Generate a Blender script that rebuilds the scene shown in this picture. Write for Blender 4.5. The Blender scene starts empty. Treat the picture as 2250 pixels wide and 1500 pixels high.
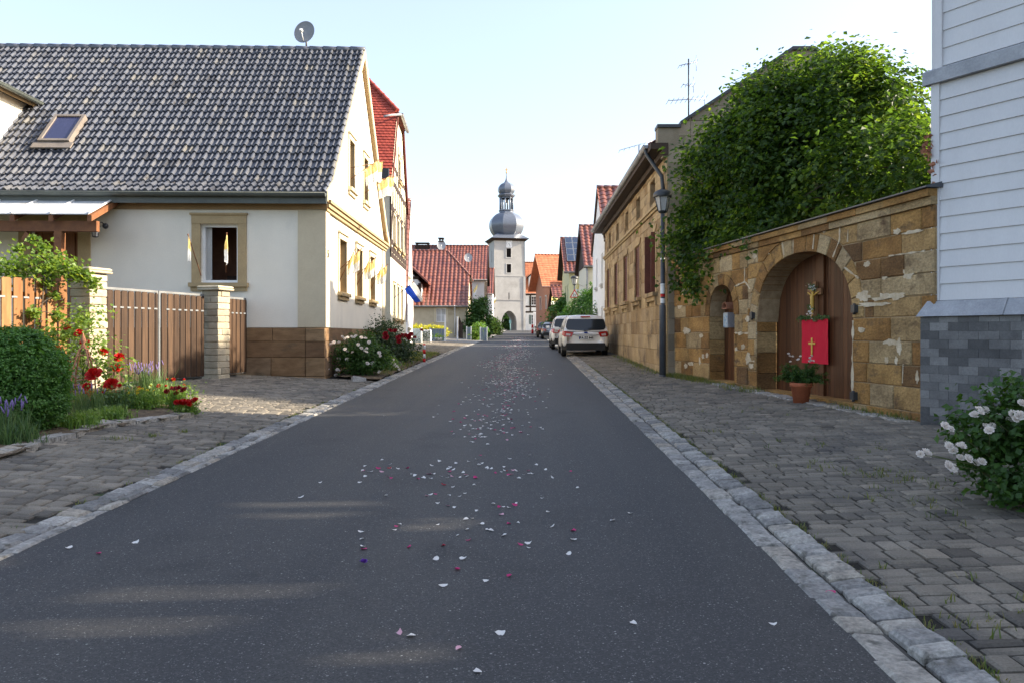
import bpy, math, random
import numpy as np
from math import sin, cos, pi, radians, sqrt, tan, atan2
from mathutils import Vector, Matrix
S = bpy.context.scene
COL = S.collection
R = random.Random(11)
NR = np.random.default_rng(5)

# ------------------------------------------------------------------ terrain
_RZ = [(-20, -.41), (0, 0), (40, .823), (50, .95), (61, 1.08), (78, 1.31), (100, 1.70), (127, 2.18), (160, 2.35), (900, 2.35)]
def road_z(y):
    for (a, za), (b, zb) in zip(_RZ, _RZ[1:]):
        if y <= b: return za + (zb - za) * (y - a) / (b - a)
    return _RZ[-1][1]
def gz(x, y):
    z = road_z(y)
    if x < -3.64: z += .05 * min(-3.64 - x, 6)
    if x > 1.95: z += .03 * min(x - 1.95, 6)
    return z
def pt(px, py, Y):                      # a point of the place at depth Y (metres), from where it is seen
    return Vector(((px - 1159) * Y / 1750, Y, 1.53 - (py - 735) * Y / 1750))

# ------------------------------------------------------------------ mesh builder
class MB:
    def __init__(s): s.v = []; s.f = []; s.t = []; s.mi = []; s.sm = []
    def add(s, vs, fs, tint=.5, mi=0, smooth=False):
        b = len(s.v); s.v.extend([tuple(p) for p in vs])
        for f in fs:
            s.f.append(tuple(b + i for i in f)); s.t.append(tint); s.mi.append(mi); s.sm.append(smooth)
    def quad(s, a, b, c, d, tint=.5, mi=0, smooth=False): s.add([a, b, c, d], [(0, 1, 2, 3)], tint, mi, smooth)
    def poly(s, pts, tint=.5, mi=0): s.add(pts, [tuple(range(len(pts)))], tint, mi)
    def hexa(s, p, tint=.5, mi=0):      # 8 points: bottom ring 0-3, top ring 4-7
        s.add(p, [(3, 2, 1, 0), (4, 5, 6, 7), (0, 1, 5, 4), (1, 2, 6, 5), (2, 3, 7, 6), (3, 0, 4, 7)], tint, mi)
    def box(s, x0, x1, y0, y1, z0, z1, tint=.5, mi=0):
        s.hexa([(x0, y0, z0), (x1, y0, z0), (x1, y1, z0), (x0, y1, z0), (x0, y0, z1), (x1, y0, z1), (x1, y1, z1), (x0, y1, z1)], tint, mi)
    def bbox(s, x0, x1, y0, y1, z0, z1, b=.01, tint=.5, mi=0):   # box with chamfered top and sides
        lo = [(x0, y0), (x1, y0), (x1, y1), (x0, y1)]
        hi = [(x0 + b, y0 + b), (x1 - b, y0 + b), (x1 - b, y1 - b), (x0 + b, y1 - b)]
        vs = [(x, y, z0) for x, y in hi] + [(x, y, z0 + b) for x, y in lo] + [(x, y, z1 - b) for x, y in lo] + [(x, y, z1) for x, y in hi]
        fs = [(3, 2, 1, 0), (12, 13, 14, 15)]
        for k in range(3):
            for i in range(4):
                j = (i + 1) % 4; fs.append((k * 4 + i, k * 4 + j, k * 4 + 4 + j, k * 4 + 4 + i))
        s.add(vs, fs, tint, mi)
    def fbox(s, F, u0, u1, z0, z1, n0, n1, tint=.5, mi=0):
        s.hexa([F(u0, z0, n0), F(u1, z0, n0), F(u1, z0, n1), F(u0, z0, n1), F(u0, z1, n0), F(u1, z1, n0), F(u1, z1, n1), F(u0, z1, n1)], tint, mi)
    def tube(s, pts, rad, n=8, tint=.5, mi=0, cap=True, smooth=True):
        pts = [Vector(p) for p in pts]; rad = rad if hasattr(rad, '__len__') else [rad] * len(pts)
        b = len(s.v); m = len(pts)
        d0 = (pts[1] - pts[0]).normalized()
        x = d0.orthogonal().normalized()
        for i, p in enumerate(pts):
            d = (pts[min(i + 1, m - 1)] - pts[max(i - 1, 0)]).normalized()
            x = (x - d * x.dot(d)).normalized(); y = d.cross(x)
            for k in range(n):
                a = 2 * pi * k / n; q = p + (x * cos(a) + y * sin(a)) * rad[i]; s.v.append(tuple(q))
        for i in range(m - 1):
            for k in range(n):
                j = (k + 1) % n
                s.f.append((b + i * n + k, b + i * n + j, b + (i + 1) * n + j, b + (i + 1) * n + k)); s.t.append(tint); s.mi.append(mi); s.sm.append(smooth)
        if cap:
            for ring, rev in ((0, True), (m - 1, False)):
                f = [b + ring * n + k for k in range(n)]
                s.f.append(tuple(reversed(f)) if rev else tuple(f)); s.t.append(tint); s.mi.append(mi); s.sm.append(False)
    def lathe(s, prof, n=16, c=(0, 0, 0), tint=.5, mi=0, smooth=True, rot=0.):
        b = len(s.v)
        for r, z in prof:
            for k in range(n):
                a = 2 * pi * k / n + rot; s.v.append((c[0] + r * cos(a), c[1] + r * sin(a), c[2] + z))
        for i in range(len(prof) - 1):
            for k in range(n):
                j = (k + 1) % n
                s.f.append((b + i * n + k, b + i * n + j, b + (i + 1) * n + j, b + (i + 1) * n + k)); s.t.append(tint); s.mi.append(mi); s.sm.append(smooth)
    def prism(s, poly, fn, a, b, tint=.5, mi=0):   # poly 2D list; fn(p, q, h) -> 3D
        n = len(poly)
        vs = [fn(p, q, a) for p, q in poly] + [fn(p, q, b) for p, q in poly]
        s.add(vs, [tuple(range(n - 1, -1, -1)), tuple(range(n, 2 * n))] + [(i, (i + 1) % n, n + (i + 1) % n, n + i) for i in range(n)], tint, mi)
    def ball(s, c, r, n=8, m=6, tint=.5, mi=0, sq=(1, 1, 1)):
        prof = [(r * sin(pi * i / m), -r * cos(pi * i / m)) for i in range(m + 1)]
        b = len(s.v); s.lathe(prof, n, (0, 0, 0), tint, mi)
        for i in range(b, len(s.v)):
            x, y, z = s.v[i]; s.v[i] = (c[0] + x * sq[0], c[1] + y * sq[1], c[2] + z * sq[2])
    def np_quads(s, V, F, T):            # numpy arrays: verts (N,3), faces (M,k), tints (M)
        b = len(s.v); s.v.extend(map(tuple, V)); s.f.extend(map(tuple, F + b)); s.t.extend(T); s.mi.extend([0] * len(F)); s.sm.extend([False] * len(F))
    def build(s, name, mats, parent=None, loc=None):
        me = bpy.data.meshes.new(name); me.from_pydata(s.v, [], s.f); 
        for m in (mats if isinstance(mats, (list, tuple)) else [mats]): me.materials.append(m)
        if s.f:
            me.polygons.foreach_set('material_index', s.mi); me.polygons.foreach_set('use_smooth', s.sm)
            a = me.attributes.new('tint', 'FLOAT', 'FACE'); a.data.foreach_set('value', s.t)
        me.update()
        o = bpy.data.objects.new(name, me); COL.objects.link(o)
        if parent: o.parent = parent
        if loc: o.location = loc
        return o

def build_each(mb, name, mats, parent=None):
    """every loose piece of the builder as a part of its own"""
    par = list(range(len(mb.v)))
    def find(i):
        while par[i] != i: par[i] = par[par[i]]; i = par[i]
        return i
    for f in mb.f:
        for i in f[1:]: par[find(i)] = find(f[0])
    g = {}
    for k, f in enumerate(mb.f): g.setdefault(find(f[0]), []).append(k)
    out = []
    for ks in g.values():
        m = MB(); ix = {}
        for k in ks:
            for i in mb.f[k]:
                if i not in ix: ix[i] = len(m.v); m.v.append(mb.v[i])
            m.f.append(tuple(ix[i] for i in mb.f[k])); m.t.append(mb.t[k]); m.mi.append(mb.mi[k]); m.sm.append(mb.sm[k])
        out.append(m.build(name, mats, parent))
    return out
def tag(o, label, cat, group=None, kind=None):
    if label: o['label'] = label
    if cat: o['category'] = cat
    if group: o['group'] = group
    if kind: o['kind'] = kind
    return o
def thing(name, label, cat, loc=(0, 0, 0), rz=0., group=None):
    o = bpy.data.objects.new(name, None); COL.objects.link(o); o.location = loc; o.rotation_euler = (0, 0, rz); o.empty_display_size = .2
    return tag(o, label, cat, group)
def struct(o): o['kind'] = 'structure'; return o
def copy_tree(o, loc, rz=0., label=None, parent=None, scale=None):
    c = o.copy(); COL.objects.link(c); c.parent = parent
    if parent is None: c.location = loc; c.rotation_euler = (0, 0, rz)
    if label: c['label'] = label
    if scale: c.scale = scale
    for ch in list(o.children): copy_tree(ch, None, parent=c)
    return c

# ------------------------------------------------------------------ materials
def nodes(m):
    m.use_nodes = True; nt = m.node_tree; nt.nodes.clear(); return nt
def lin(c): return tuple(list(c) + [1.0])
def M(name, c, c2=None, r=.75, ns=3., nd=6., stretch=(1, 1, 1), lo=.35, hi=.65, bump=0., bs=60., bd=.02, ramp=None, spec=.3, metal=0., c3=None, n3=(1.5, .55, .62), fine=.12, fs=45., tr=0.):
    """principled surface: colour c..c2 by noise, optional per-piece ramp (attribute tint), optional third stain colour, fine grain, bump"""
    m = bpy.data.materials.new(name); nt = nodes(m); N = nt.nodes; L = nt.links
    out = N.new('ShaderNodeOutputMaterial'); p = N.new('ShaderNodeBsdfPrincipled')
    tc = N.new('ShaderNodeTexCoord'); mp = N.new('ShaderNodeMapping'); mp.inputs['Scale'].default_value = stretch
    L.new(tc.outputs['Object'], mp.inputs['Vector'])
    def noise(sc, det=nd):
        n = N.new('ShaderNodeTexNoise'); n.inputs['Scale'].default_value = sc; n.inputs['Detail'].default_value = det; n.inputs['Roughness'].default_value = .6
        L.new(mp.outputs[0], n.inputs['Vector']); return n.outputs['Fac']
    def rng(v, a, b, x=0., y=1.):
        n = N.new('ShaderNodeMapRange'); n.inputs[1].default_value = a; n.inputs[2].default_value = b; n.inputs[3].default_value = x; n.inputs[4].default_value = y
        L.new(v, n.inputs[0]); return n.outputs[0]
    def mix(f, a, b, mode='MIX'):
        n = N.new('ShaderNodeMix'); n.data_type = 'RGBA'; n.blend_type = mode
        if isinstance(f, float): n.inputs[0].default_value = f
        else: L.new(f, n.inputs[0])
        for k, q in ((6, a), (7, b)):
            if isinstance(q, tuple): n.inputs[k].default_value = lin(q) if len(q) == 3 else q
            else: L.new(q, n.inputs[k])
        return n.outputs[2]
    if c2 is None: c2 = tuple(x * .78 for x in c)
    f1 = rng(noise(ns), lo, hi)
    if ramp:
        at = N.new('ShaderNodeAttribute'); at.attribute_name = 'tint'
        cr = N.new('ShaderNodeValToRGB'); el = cr.color_ramp.elements
        while len(el) < len(ramp): el.new(.5)
        for i, q in enumerate(ramp): el[i].position = i / (len(ramp) - 1); el[i].color = lin(q)
        L.new(at.outputs['Fac'], cr.inputs[0]); base = cr.outputs[0]
        dk = mix(1.0, base, tuple(min(1, b / max(a, 1e-4)) for a, b in zip(c, c2)), 'MULTIPLY')
        col = mix(f1, base, dk)
    else: col = mix(f1, c, c2)
    if c3 is not None: col = mix(rng(noise(n3[0], 5.), n3[1], n3[2]), col, c3)
    if fine:
        g = N.new('ShaderNodeMapRange'); L.new(noise(fs, 3.), g.inputs[0]); g.inputs[1].default_value = .3; g.inputs[2].default_value = .7; g.inputs[3].default_value = 1 - fine; g.inputs[4].default_value = 1 + fine
        cb = N.new('ShaderNodeCombineColor'); [L.new(g.outputs[0], cb.inputs[i]) for i in range(3)]
        col = mix(1.0, col, cb.outputs[0], 'MULTIPLY')
    L.new(col, p.inputs['Base Color'])
    p.inputs['Roughness'].default_value = r; p.inputs['Metallic'].default_value = metal; p.inputs['Specular IOR Level'].default_value = spec
    if bump:
        b = N.new('ShaderNodeBump'); b.inputs['Strength'].default_value = bump; b.inputs['Distance'].default_value = bd
        L.new(noise(bs, 4.), b.inputs['Height']); L.new(b.outputs[0], p.inputs['Normal'])
    sh = p.outputs[0]
    if tr:
        t = N.new('ShaderNodeBsdfTranslucent'); L.new(col, t.inputs['Color']); mx = N.new('ShaderNodeMixShader'); mx.inputs[0].default_value = tr
        L.new(sh, mx.inputs[1]); L.new(t.outputs[0], mx.inputs[2]); sh = mx.outputs[0]
    L.new(sh, out.inputs['Surface'])
    return m
def LEAF(name, ramp, tr=.42, r=.45):
    m = bpy.data.materials.new(name); nt = nodes(m); N = nt.nodes; L = nt.links
    out = N.new('ShaderNodeOutputMaterial'); p = N.new('ShaderNodeBsdfPrincipled'); p.inputs['Roughness'].default_value = r; p.inputs['Specular IOR Level'].default_value = .35
    at = N.new('ShaderNodeAttribute'); at.attribute_name = 'tint'; cr = N.new('ShaderNodeValToRGB'); el = cr.color_ramp.elements
    while len(el) < len(ramp): el.new(.5)
    for i, q in enumerate(ramp): el[i].position = i / (len(ramp) - 1); el[i].color = lin(q)
    L.new(at.outputs['Fac'], cr.inputs[0]); L.new(cr.outputs[0], p.inputs['Base Color'])
    t = N.new('ShaderNodeBsdfTranslucent'); g = N.new('ShaderNodeMix'); g.data_type = 'RGBA'; g.blend_type = 'MULTIPLY'; g.inputs[0].default_value = 1.
    L.new(cr.outputs[0], g.inputs[6]); g.inputs[7].default_value = (1.9, 1.75, .75, 1); L.new(g.outputs[2], t.inputs['Color'])
    mx = N.new('ShaderNodeMixShader'); mx.inputs[0].default_value = tr; L.new(p.outputs[0], mx.inputs[1]); L.new(t.outputs[0], mx.inputs[2]); L.new(mx.outputs[0], out.inputs['Surface'])
    return m
def GLASS(name, c=(.02, .025, .03), r=.06):
    return M(name, c, c, r=r, spec=.6, fine=0)

m_plaster = M('cream_plaster', (.80, .755, .65), (.73, .69, .595), r=.92, ns=1.1, bump=.5, bs=90, bd=.008, fine=.06, fs=60, c3=(.62, .59, .52), n3=(.8, .60, .82), stretch=(1, 1, .7))
m_pilaster = M('beige_render', (.56, .49, .35), (.52, .45, .32), r=.9, bump=.2, bs=120, bd=.005, fine=.05)
m_ochre = M('ochre_stone_trim', (.42, .32, .18), (.36, .27, .15), r=.85, bump=.2, bs=50, bd=.004)
m_frieze = M('brown_frieze', (.30, .20, .10), (.26, .17, .085), r=.7)
m_plinth = M('brown_sandstone', (.27, .17, .09), (.17, .10, .05), r=.9, ns=2.2, stretch=(1, 1, 3), ramp=[(.20, .12, .065), (.27, .165, .085), (.33, .22, .12), (.24, .16, .10)], bump=.7, bs=22, bd=.012, c3=(.12, .085, .05), n3=(1.7, .56, .7))
m_roofdk = M('dark_concrete_tile', (.22, .215, .20), (.14, .14, .14), r=.33, ns=7, ramp=[(.035, .036, .042), (.076, .083, .102), (.096, .103, .122), (.15, .142, .125)], c3=(.035, .03, .025), n3=(3.2, .60, .70), bump=.3, bs=70, bd=.004, spec=.9)
m_roofred = M('red_clay_tile', (.38, .10, .055), (.27, .065, .04), r=.36, ns=3, ramp=[(.12, .036, .027), (.185, .058, .037), (.24, .085, .05), (.16, .055, .042)], bump=.2, bs=50, bd=.004, spec=.7)
m_roofred2 = M('bright_red_plain_tile', (.36, .065, .04), (.27, .05, .032), r=.6, ns=4, ramp=[(.25, .045, .03), (.34, .06, .04), (.42, .08, .05)], bump=.2, bs=50, bd=.004)
m_rooforg = M('orange_plain_tile', (.52, .19, .085), (.42, .14, .065), r=.7, ns=3, ramp=[(.42, .14, .07), (.52, .19, .09), (.58, .24, .12)])
m_gutter = M('grey_green_zinc', (.10, .115, .105), (.075, .085, .08), r=.5, spec=.5)
m_zinc = M('weathered_zinc', (.36, .37, .39), (.24, .25, .27), r=.45, ns=2.5, spec=.5, c3=(.5, .51, .53), n3=(2., .55, .7), bump=.1)
m_lead = M('dark_metal', (.045, .05, .055), (.03, .033, .037), r=.45, spec=.5)
m_steel = M('galvanised_steel', (.42, .44, .46), (.33, .35, .37), r=.4, metal=.6, spec=.5)
m_gsteel = M('dull_gate_steel', (.22, .23, .235), (.16, .165, .17), r=.5, spec=.5)
m_white = M('white_paint', (.80, .80, .79), (.74, .74, .73), r=.5, fine=.03)
m_whitew = M('white_render', (.78, .78, .77), (.71, .71, .70), r=.9, bump=.15, bs=100, bd=.004, fine=.05)
m_greyw = M('pale_grey_render', (.55, .54, .52), (.48, .47, .45), r=.9, ns=1.5, fine=.06)
m_beigew = M('stained_beige_render', (.52, .45, .32), (.42, .36, .25), r=.9, ns=1.2, c3=(.27, .20, .12), n3=(.6, .58, .75))
m_creamw = M('light_cream_render', (.76, .71, .56), (.70, .65, .5), r=.9)
m_yellgr = M('pale_yellow_green_render', (.60, .60, .36), (.55, .55, .33), r=.9)
m_yellw = M('ochre_yellow_render', (.58, .44, .18), (.52, .39, .16), r=.9)
m_brickw = M('pale_brick', (.42, .20, .12), (.34, .16, .10), r=.9, ns=9, stretch=(1, 1, 3))
m_timber = M('dark_timber', (.045, .028, .02), (.035, .022, .016), r=.8)
m_timberr = M('red_brown_timber', (.17, .045, .03), (.12, .032, .022), r=.7)
m_glass = GLASS('window_glass')
m_dark = M('dark_room', (.025, .02, .018), (.02, .016, .014), r=.9)
m_warm = M('brown_room_wall', (.30, .15, .09), (.22, .11, .07), r=.9)
m_fence = M('honey_stained_wood', (.50, .25, .085), (.36, .16, .05), r=.6, ns=3, stretch=(6, 6, .5), ramp=[(.25, .115, .042), (.31, .145, .055), (.36, .175, .07)], bump=.25, bs=25, bd=.004, c3=(.28, .12, .04), n3=(5, .62, .72))
m_gatew = M('brown_stained_wood', (.20, .098, .048), (.10, .05, .027), r=.6, ns=3, stretch=(7, 7, .45), ramp=[(.05, .028, .016), (.08, .044, .024), (.115, .066, .037)], bump=.3, bs=25, bd=.004)
m_porch = M('porch_timber', (.22, .095, .04), (.15, .06, .028), r=.6, ns=3, stretch=(2, 2, 2))
m_pillar = M('pale_split_stone', (.50, .43, .32), (.38, .33, .24), r=.9, ns=4, ramp=[(.36, .31, .23), (.46, .40, .30), (.56, .49, .37)], bump=.9, bs=18, bd=.015)
m_rooflight = M('white_polycarbonate', (.62, .64, .66), (.5, .52, .53), r=.3, spec=.5, c3=(.45, .42, .36), n3=(1.2, .55, .7))
m_stone = M('ochre_sandstone', (.36, .22, .10), (.20, .115, .05), r=.92, ns=1.6, stretch=(1, 1, 1.6), lo=.38, hi=.68, ramp=[(.15, .085, .038), (.27, .142, .047), (.37, .205, .066), (.42, .255, .092), (.38, .275, .14), (.48, .37, .215)], bump=.9, bs=16, bd=.02, c3=(.12, .075, .04), n3=(2.6, .57, .72), fine=.3, fs=22)
m_mortar = M('pale_lime_mortar', (.62, .54, .40), (.44, .35, .23), r=.95, ns=5, bump=.5, bs=40, bd=.006)
m_joint = M('sandy_joint', (.40, .30, .18), (.26, .18, .10), r=.95, ns=5)
m_stoneh = M('house_sandstone', (.40, .27, .14), (.28, .18, .09), r=.92, ns=1.4, ramp=[(.27, .18, .09), (.42, .30, .155), (.50, .38, .22), (.38, .28, .165)], bump=.8, bs=16, bd=.015, c3=(.15, .11, .07), n3=(1.3, .54, .70), fine=.2, fs=20)
m_stoneg = M('grey_sandstone', (.29, .25, .19), (.22, .185, .14), r=.92, ns=1.4, ramp=[(.22, .19, .14), (.29, .25, .185), (.34, .29, .22)], bump=.5, bs=24, bd=.01)
m_siding = M('white_siding', (.63, .625, .625), (.58, .575, .58), r=.45, ns=1.2, stretch=(1.4, 1.4, .5), fine=.03, spec=.4, c3=(.55, .54, .53), n3=(1.6, .58, .80))
m_slate = M('grey_fibre_tile', (.155, .158, .162), (.11, .112, .116), r=.6, ns=5, ramp=[(.085, .085, .086), (.135, .135, .134), (.185, .183, .18), (.24, .237, .23)], bump=.2, bs=40, bd=.004, lo=.35, hi=.65, fine=.15)
m_coping = M('slate_coping', (.085, .095, .11), (.06, .068, .08), r=.5, spec=.5, ns=4)
m_door = M('red_brown_door', (.17, .058, .024), (.095, .031, .014), r=.55, ns=2.5, stretch=(9, 9, .35), ramp=[(.085, .032, .012), (.12, .046, .017), (.155, .062, .024)], bump=.25, bs=22, bd=.003)
m_shutter = M('red_brown_shutter', (.17, .06, .04), (.12, .04, .028), r=.6)
m_rust = M('rusty_iron', (.42, .20, .12), (.28, .12, .07), r=.8, ns=12)
m_pot = M('terracotta', (.42, .13, .06), (.35, .105, .05), r=.75, ns=5)
m_dust = M('gutter_grit', (.115, .108, .096), (.075, .07, .062), r=.98, ns=9, bump=.6, bs=50)
m_soil = M('dry_soil', (.13, .095, .06), (.08, .058, .038), r=.95, ns=6, bump=.8, bs=40, bd=.02, c3=(.19, .15, .10), n3=(9, .55, .7))
m_redcloth = M('crimson_cloth', (.60, .008, .035), (.54, .007, .03), r=.8, fine=.03)
m_gold = M('gold_paint', (.72, .46, .08), (.6, .36, .06), r=.45, spec=.5)
m_yflag = M('yellow_flag_cloth', (.86, .72, .32), (.82, .67, .28), r=.8, fine=.03, tr=.35)
m_wflag = M('white_flag_cloth', (.82, .82, .80), (.78, .78, .76), r=.8, fine=.03, tr=.3)
m_bflag = M('blue_flag_cloth', (.02, .075, .50), (.018, .065, .44), r=.8, fine=.03, tr=.25)
m_onion = M('slate_onion', (.12, .14, .18), (.09, .105, .14), r=.30, spec=.9, ns=2, stretch=(1, 1, 4))
m_tower = M('tower_render', (.47, .455, .43), (.38, .365, .345), r=.95, ns=.5, c3=(.33, .315, .29), n3=(.35, .55, .72), fine=.08, fs=8)
m_solar = M('solar_cell', (.03, .045, .085), (.025, .04, .075), r=.15, spec=.6, fine=0)
m_rubber = M('tyre_rubber', (.018, .018, .019), (.014, .014, .015), r=.8)
m_plastic = M('black_plastic', (.022, .023, .025), (.018, .019, .02), r=.55)
m_red = M('tail_lamp_red', (.42, .012, .012), (.36, .01, .01), r=.15, spec=.6, fine=0)
m_alu = M('wheel_alloy', (.5, .5, .52), (.42, .42, .44), r=.35, metal=.7)
m_blue = M('plate_blue', (.01, .035, .25), (.01, .03, .22), r=.4, fine=0)
m_black = M('black_lettering', (.012, .012, .012), (.012, .012, .012), r=.6, fine=0)
m_frost = M('frosted_lamp_glass', (.70, .70, .70), (.62, .62, .62), r=.4, spec=.5, tr=.4)
m_signred = M('sign_red', (.55, .02, .02), (.5, .018, .018), r=.45, fine=0)
m_cobble = M('granite_sett', (.33, .33, .325), (.22, .22, .22), r=.9, ns=9, ramp=[(.20, .195, .185), (.30, .29, .27), (.40, .385, .35), (.35, .31, .25)], bump=1., bs=22, bd=.02, fine=.3, fs=40, c3=(.12, .115, .10), n3=(7, .56, .68))
m_paver = M('concrete_paver', (.2, .19, .175), (.14, .132, .12), r=.95, ns=2.2, ramp=[(.10, .09, .076), (.15, .134, .112), (.195, .174, .142), (.235, .207, .167), (.30, .26, .205)], bump=.6, bs=60, bd=.006, fine=.2, fs=80, c3=(.085, .08, .075), n3=(.8, .55, .72))
m_bark = M('bark', (.11, .085, .06), (.06, .045, .033), r=.95, ns=8, bump=.8, bs=18, bd=.02)
m_stem = M('green_stem', (.09, .11, .04), (.07, .08, .03), r=.8)
m_petalw = M('white_petal', (.84, .82, .78), (.80, .77, .74), r=.6, fine=0, tr=.25)
m_petalp = M('magenta_petal', (.60, .05, .20), (.5, .03, .15), r=.6, fine=0, tr=.25)
m_petald = M('dark_red_petal', (.34, .012, .035), (.28, .01, .025), r=.6, fine=0, tr=.2)
m_petall = M('pale_pink_petal', (.74, .42, .50), (.7, .38, .46), r=.6, fine=0, tr=.25)
m_petalv = M('violet_petal', (.16, .05, .38), (.13, .04, .3), r=.6, fine=0)
m_rosered = M('red_rose_petal', (.56, .012, .010), (.42, .006, .008), r=.55, ns=30, fine=0, tr=.2)
m_rosewht = M('white_rose_petal', (.84, .80, .74), (.80, .72, .66), r=.55, ns=20, fine=0, tr=.25)
m_rosedk = M('dark_red_rose_petal', (.30, .008, .02), (.22, .006, .015), r=.6, ns=20, fine=0, tr=.2)
m_yellowfl = M('yellow_flower', (.78, .62, .05), (.7, .5, .04), r=.7, fine=0, tr=.2)
m_lavfl = M('lavender_flower', (.22, .16, .38), (.17, .13, .27), r=.8, fine=0)
l_tree = LEAF('ash_leaf', [(.022, .052, .012), (.038, .082, .017), (.07, .135, .025), (.16, .24, .04)], .52)
l_bush = LEAF('box_leaf', [(.045, .12, .025), (.08, .19, .04), (.13, .27, .06)], .35)
l_rose = LEAF('rose_leaf', [(.028, .070, .014), (.042, .10, .018), (.065, .14, .028)], .35)
l_rosed = LEAF('dark_rose_leaf', [(.022, .05, .022), (.034, .07, .028), (.05, .085, .03)], .3)
l_vine = LEAF('vine_leaf', [(.075, .14, .025), (.11, .19, .035), (.16, .25, .05), (.22, .28, .06)], .45)
l_herb = LEAF('herb_leaf', [(.07, .15, .025), (.11, .21, .04), (.17, .28, .06), (.22, .3, .10)], .4)
l_grey = LEAF('grey_green_leaf', [(.05, .11, .04), (.09, .16, .06), (.14, .21, .09)], .3)
l_grass = LEAF('grass_blade', [(.06, .10, .02), (.09, .14, .03), (.15, .17, .055), (.2, .18, .08)], .35)
l_redleaf = LEAF('reddish_leaf', [(.12, .05, .025), (.07, .09, .02), (.05, .10, .02)], .3)
l_hedge = LEAF('yellow_hedge_leaf', [(.30, .34, .04), (.5, .5, .05), (.62, .55, .05)], .3)
l_fern = LEAF('fern_leaf', [(.035, .085, .018), (.055, .12, .025)], .35)

def asphalt():
    m = bpy.data.materials.new('asphalt'); nt = nodes(m); N = nt.nodes; L = nt.links
    out = N.new('ShaderNodeOutputMaterial'); p = N.new('ShaderNodeBsdfPrincipled'); L.new(p.outputs[0], out.inputs['Surface'])
    tc = N.new('ShaderNodeTexCoord')
    def noise(sc, det=3., st=None):
        n = N.new('ShaderNodeTexNoise'); n.inputs['Scale'].default_value = sc; n.inputs['Detail'].default_value = det
        if st: mp = N.new('ShaderNodeMapping'); mp.inputs['Scale'].default_value = st; L.new(tc.outputs['Object'], mp.inputs['Vector']); L.new(mp.outputs[0], n.inputs['Vector'])
        else: L.new(tc.outputs['Object'], n.inputs['Vector'])
        return n.outputs['Fac']
    def rng(v, a, b, x=0., y=1.):
        n = N.new('ShaderNodeMapRange'); n.inputs[1].default_value = a; n.inputs[2].default_value = b; n.inputs[3].default_value = x; n.inputs[4].default_value = y; L.new(v, n.inputs[0]); return n.outputs[0]
    def mix(f, a, b, mode='MIX'):
        n = N.new('ShaderNodeMix'); n.data_type = 'RGBA'; n.blend_type = mode; L.new(f, n.inputs[0]) if not isinstance(f, float) else setattr(n.inputs[0], 'default_value', f)
        for k, q in ((6, a), (7, b)):
            if isinstance(q, tuple): n.inputs[k].default_value = lin(q)
            else: L.new(q, n.inputs[k])
        return n.outputs[2]
    col = mix(rng(noise(.7, 5., (1.6, .35, 1)), .3, .7), (.030, .031, .034), (.046, .046, .048))
    col = mix(rng(noise(.5, 6., (2.2, .12, 1)), .46, .62), col, (.056, .054, .052))
    col = mix(rng(noise(1.3, 6.), .56, .70), col, (.024, .024, .026))
    col = mix(rng(noise(120., 2.), .35, .7), col, (.016, .017, .019))
    col = mix(rng(noise(60., 2.), .55, .75), col, (.075, .074, .072))
    def speck(sc, th, size, c, col):
        v = N.new('ShaderNodeTexVoronoi'); v.inputs['Scale'].default_value = sc; L.new(tc.outputs['Object'], v.inputs['Vector'])
        sp = N.new('ShaderNodeSeparateColor'); L.new(v.outputs['Color'], sp.inputs[0])
        a = rng(sp.outputs[0], th, th + .01); b = rng(v.outputs['Distance'], size, size * .7)
        mu = N.new('ShaderNodeMath'); mu.operation = 'MULTIPLY'; L.new(a, mu.inputs[0]); L.new(b, mu.inputs[1])
        return mix(mu.outputs[0], col, c)
    col = speck(75., .95, .40, (.21, .21, .20), col)
    col = speck(130., .90, .45, (.16, .16, .155), col)
    col = speck(42., .985, .28, (.33, .33, .31), col)
    L.new(col, p.inputs['Base Color']); p.inputs['Roughness'].default_value = .72; p.inputs['Specular IOR Level'].default_value = .45
    b = N.new('ShaderNodeBump'); b.inputs['Strength'].default_value = .55; b.inputs['Distance'].default_value = .006; L.new(noise(140., 3.), b.inputs['Height']); L.new(b.outputs[0], p.inputs['Normal'])
    return m
m_asph = asphalt()
m_ground = M('meadow_ground', (.07, .09, .035), (.10, .085, .05), r=.95, ns=.4)
m_jsand = M('joint_soil', (.032, .028, .022), (.02, .018, .014), r=.98, ns=3, c3=(.035, .055, .015), n3=(2.2, .56, .66), bump=.5, bs=60)
# ================================================================== ground, street, pavements
def sheet(name, x0, x1, y0, y1, dz, mat, nx=1, dy=2.0, fx0=None, fx1=None):
    mb = MB(); ys = list(np.arange(y0, y1, dy)) + [y1]
    for a, b in zip(ys, ys[1:]):
        for i in range(nx):
            def X(y, k): 
                l = fx0(y) if fx0 else x0; r = fx1(y) if fx1 else x1
                return l + (r - l) * k / nx
            P = [(X(a, i), a), (X(a, i + 1), a), (X(b, i + 1), b), (X(b, i), b)]
            mb.quad(*[(x, y, gz(x, y) + dz) for x, y in P])
    return struct(mb.build(name, mat))
mb = MB()
gx = [-700, -200, -60, -20, -9.64, -3.64, 1.95, 7.95, 20, 60, 200, 700]; gy = [-60, -10, 0, 20, 40, 50, 61, 78, 100, 127, 160, 300, 900]
for a, b in zip(gx, gx[1:]):
    for c, d in zip(gy, gy[1:]): mb.quad(*[(x, y, gz(x, y) - .07) for x, y in ((a, c), (b, c), (b, d), (a, d))])
struct(mb.build('ground', m_ground))
sheet('road', -3.34, 1.57, -8, 150, 0., m_asph, 2)
sheet('pavement_bed', 1.57, 9, -6, 40, -.012, m_jsand, 3)
sheet('pavement_bed', -12, -3.34, -6, 52, -.012, m_jsand, 3)
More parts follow.
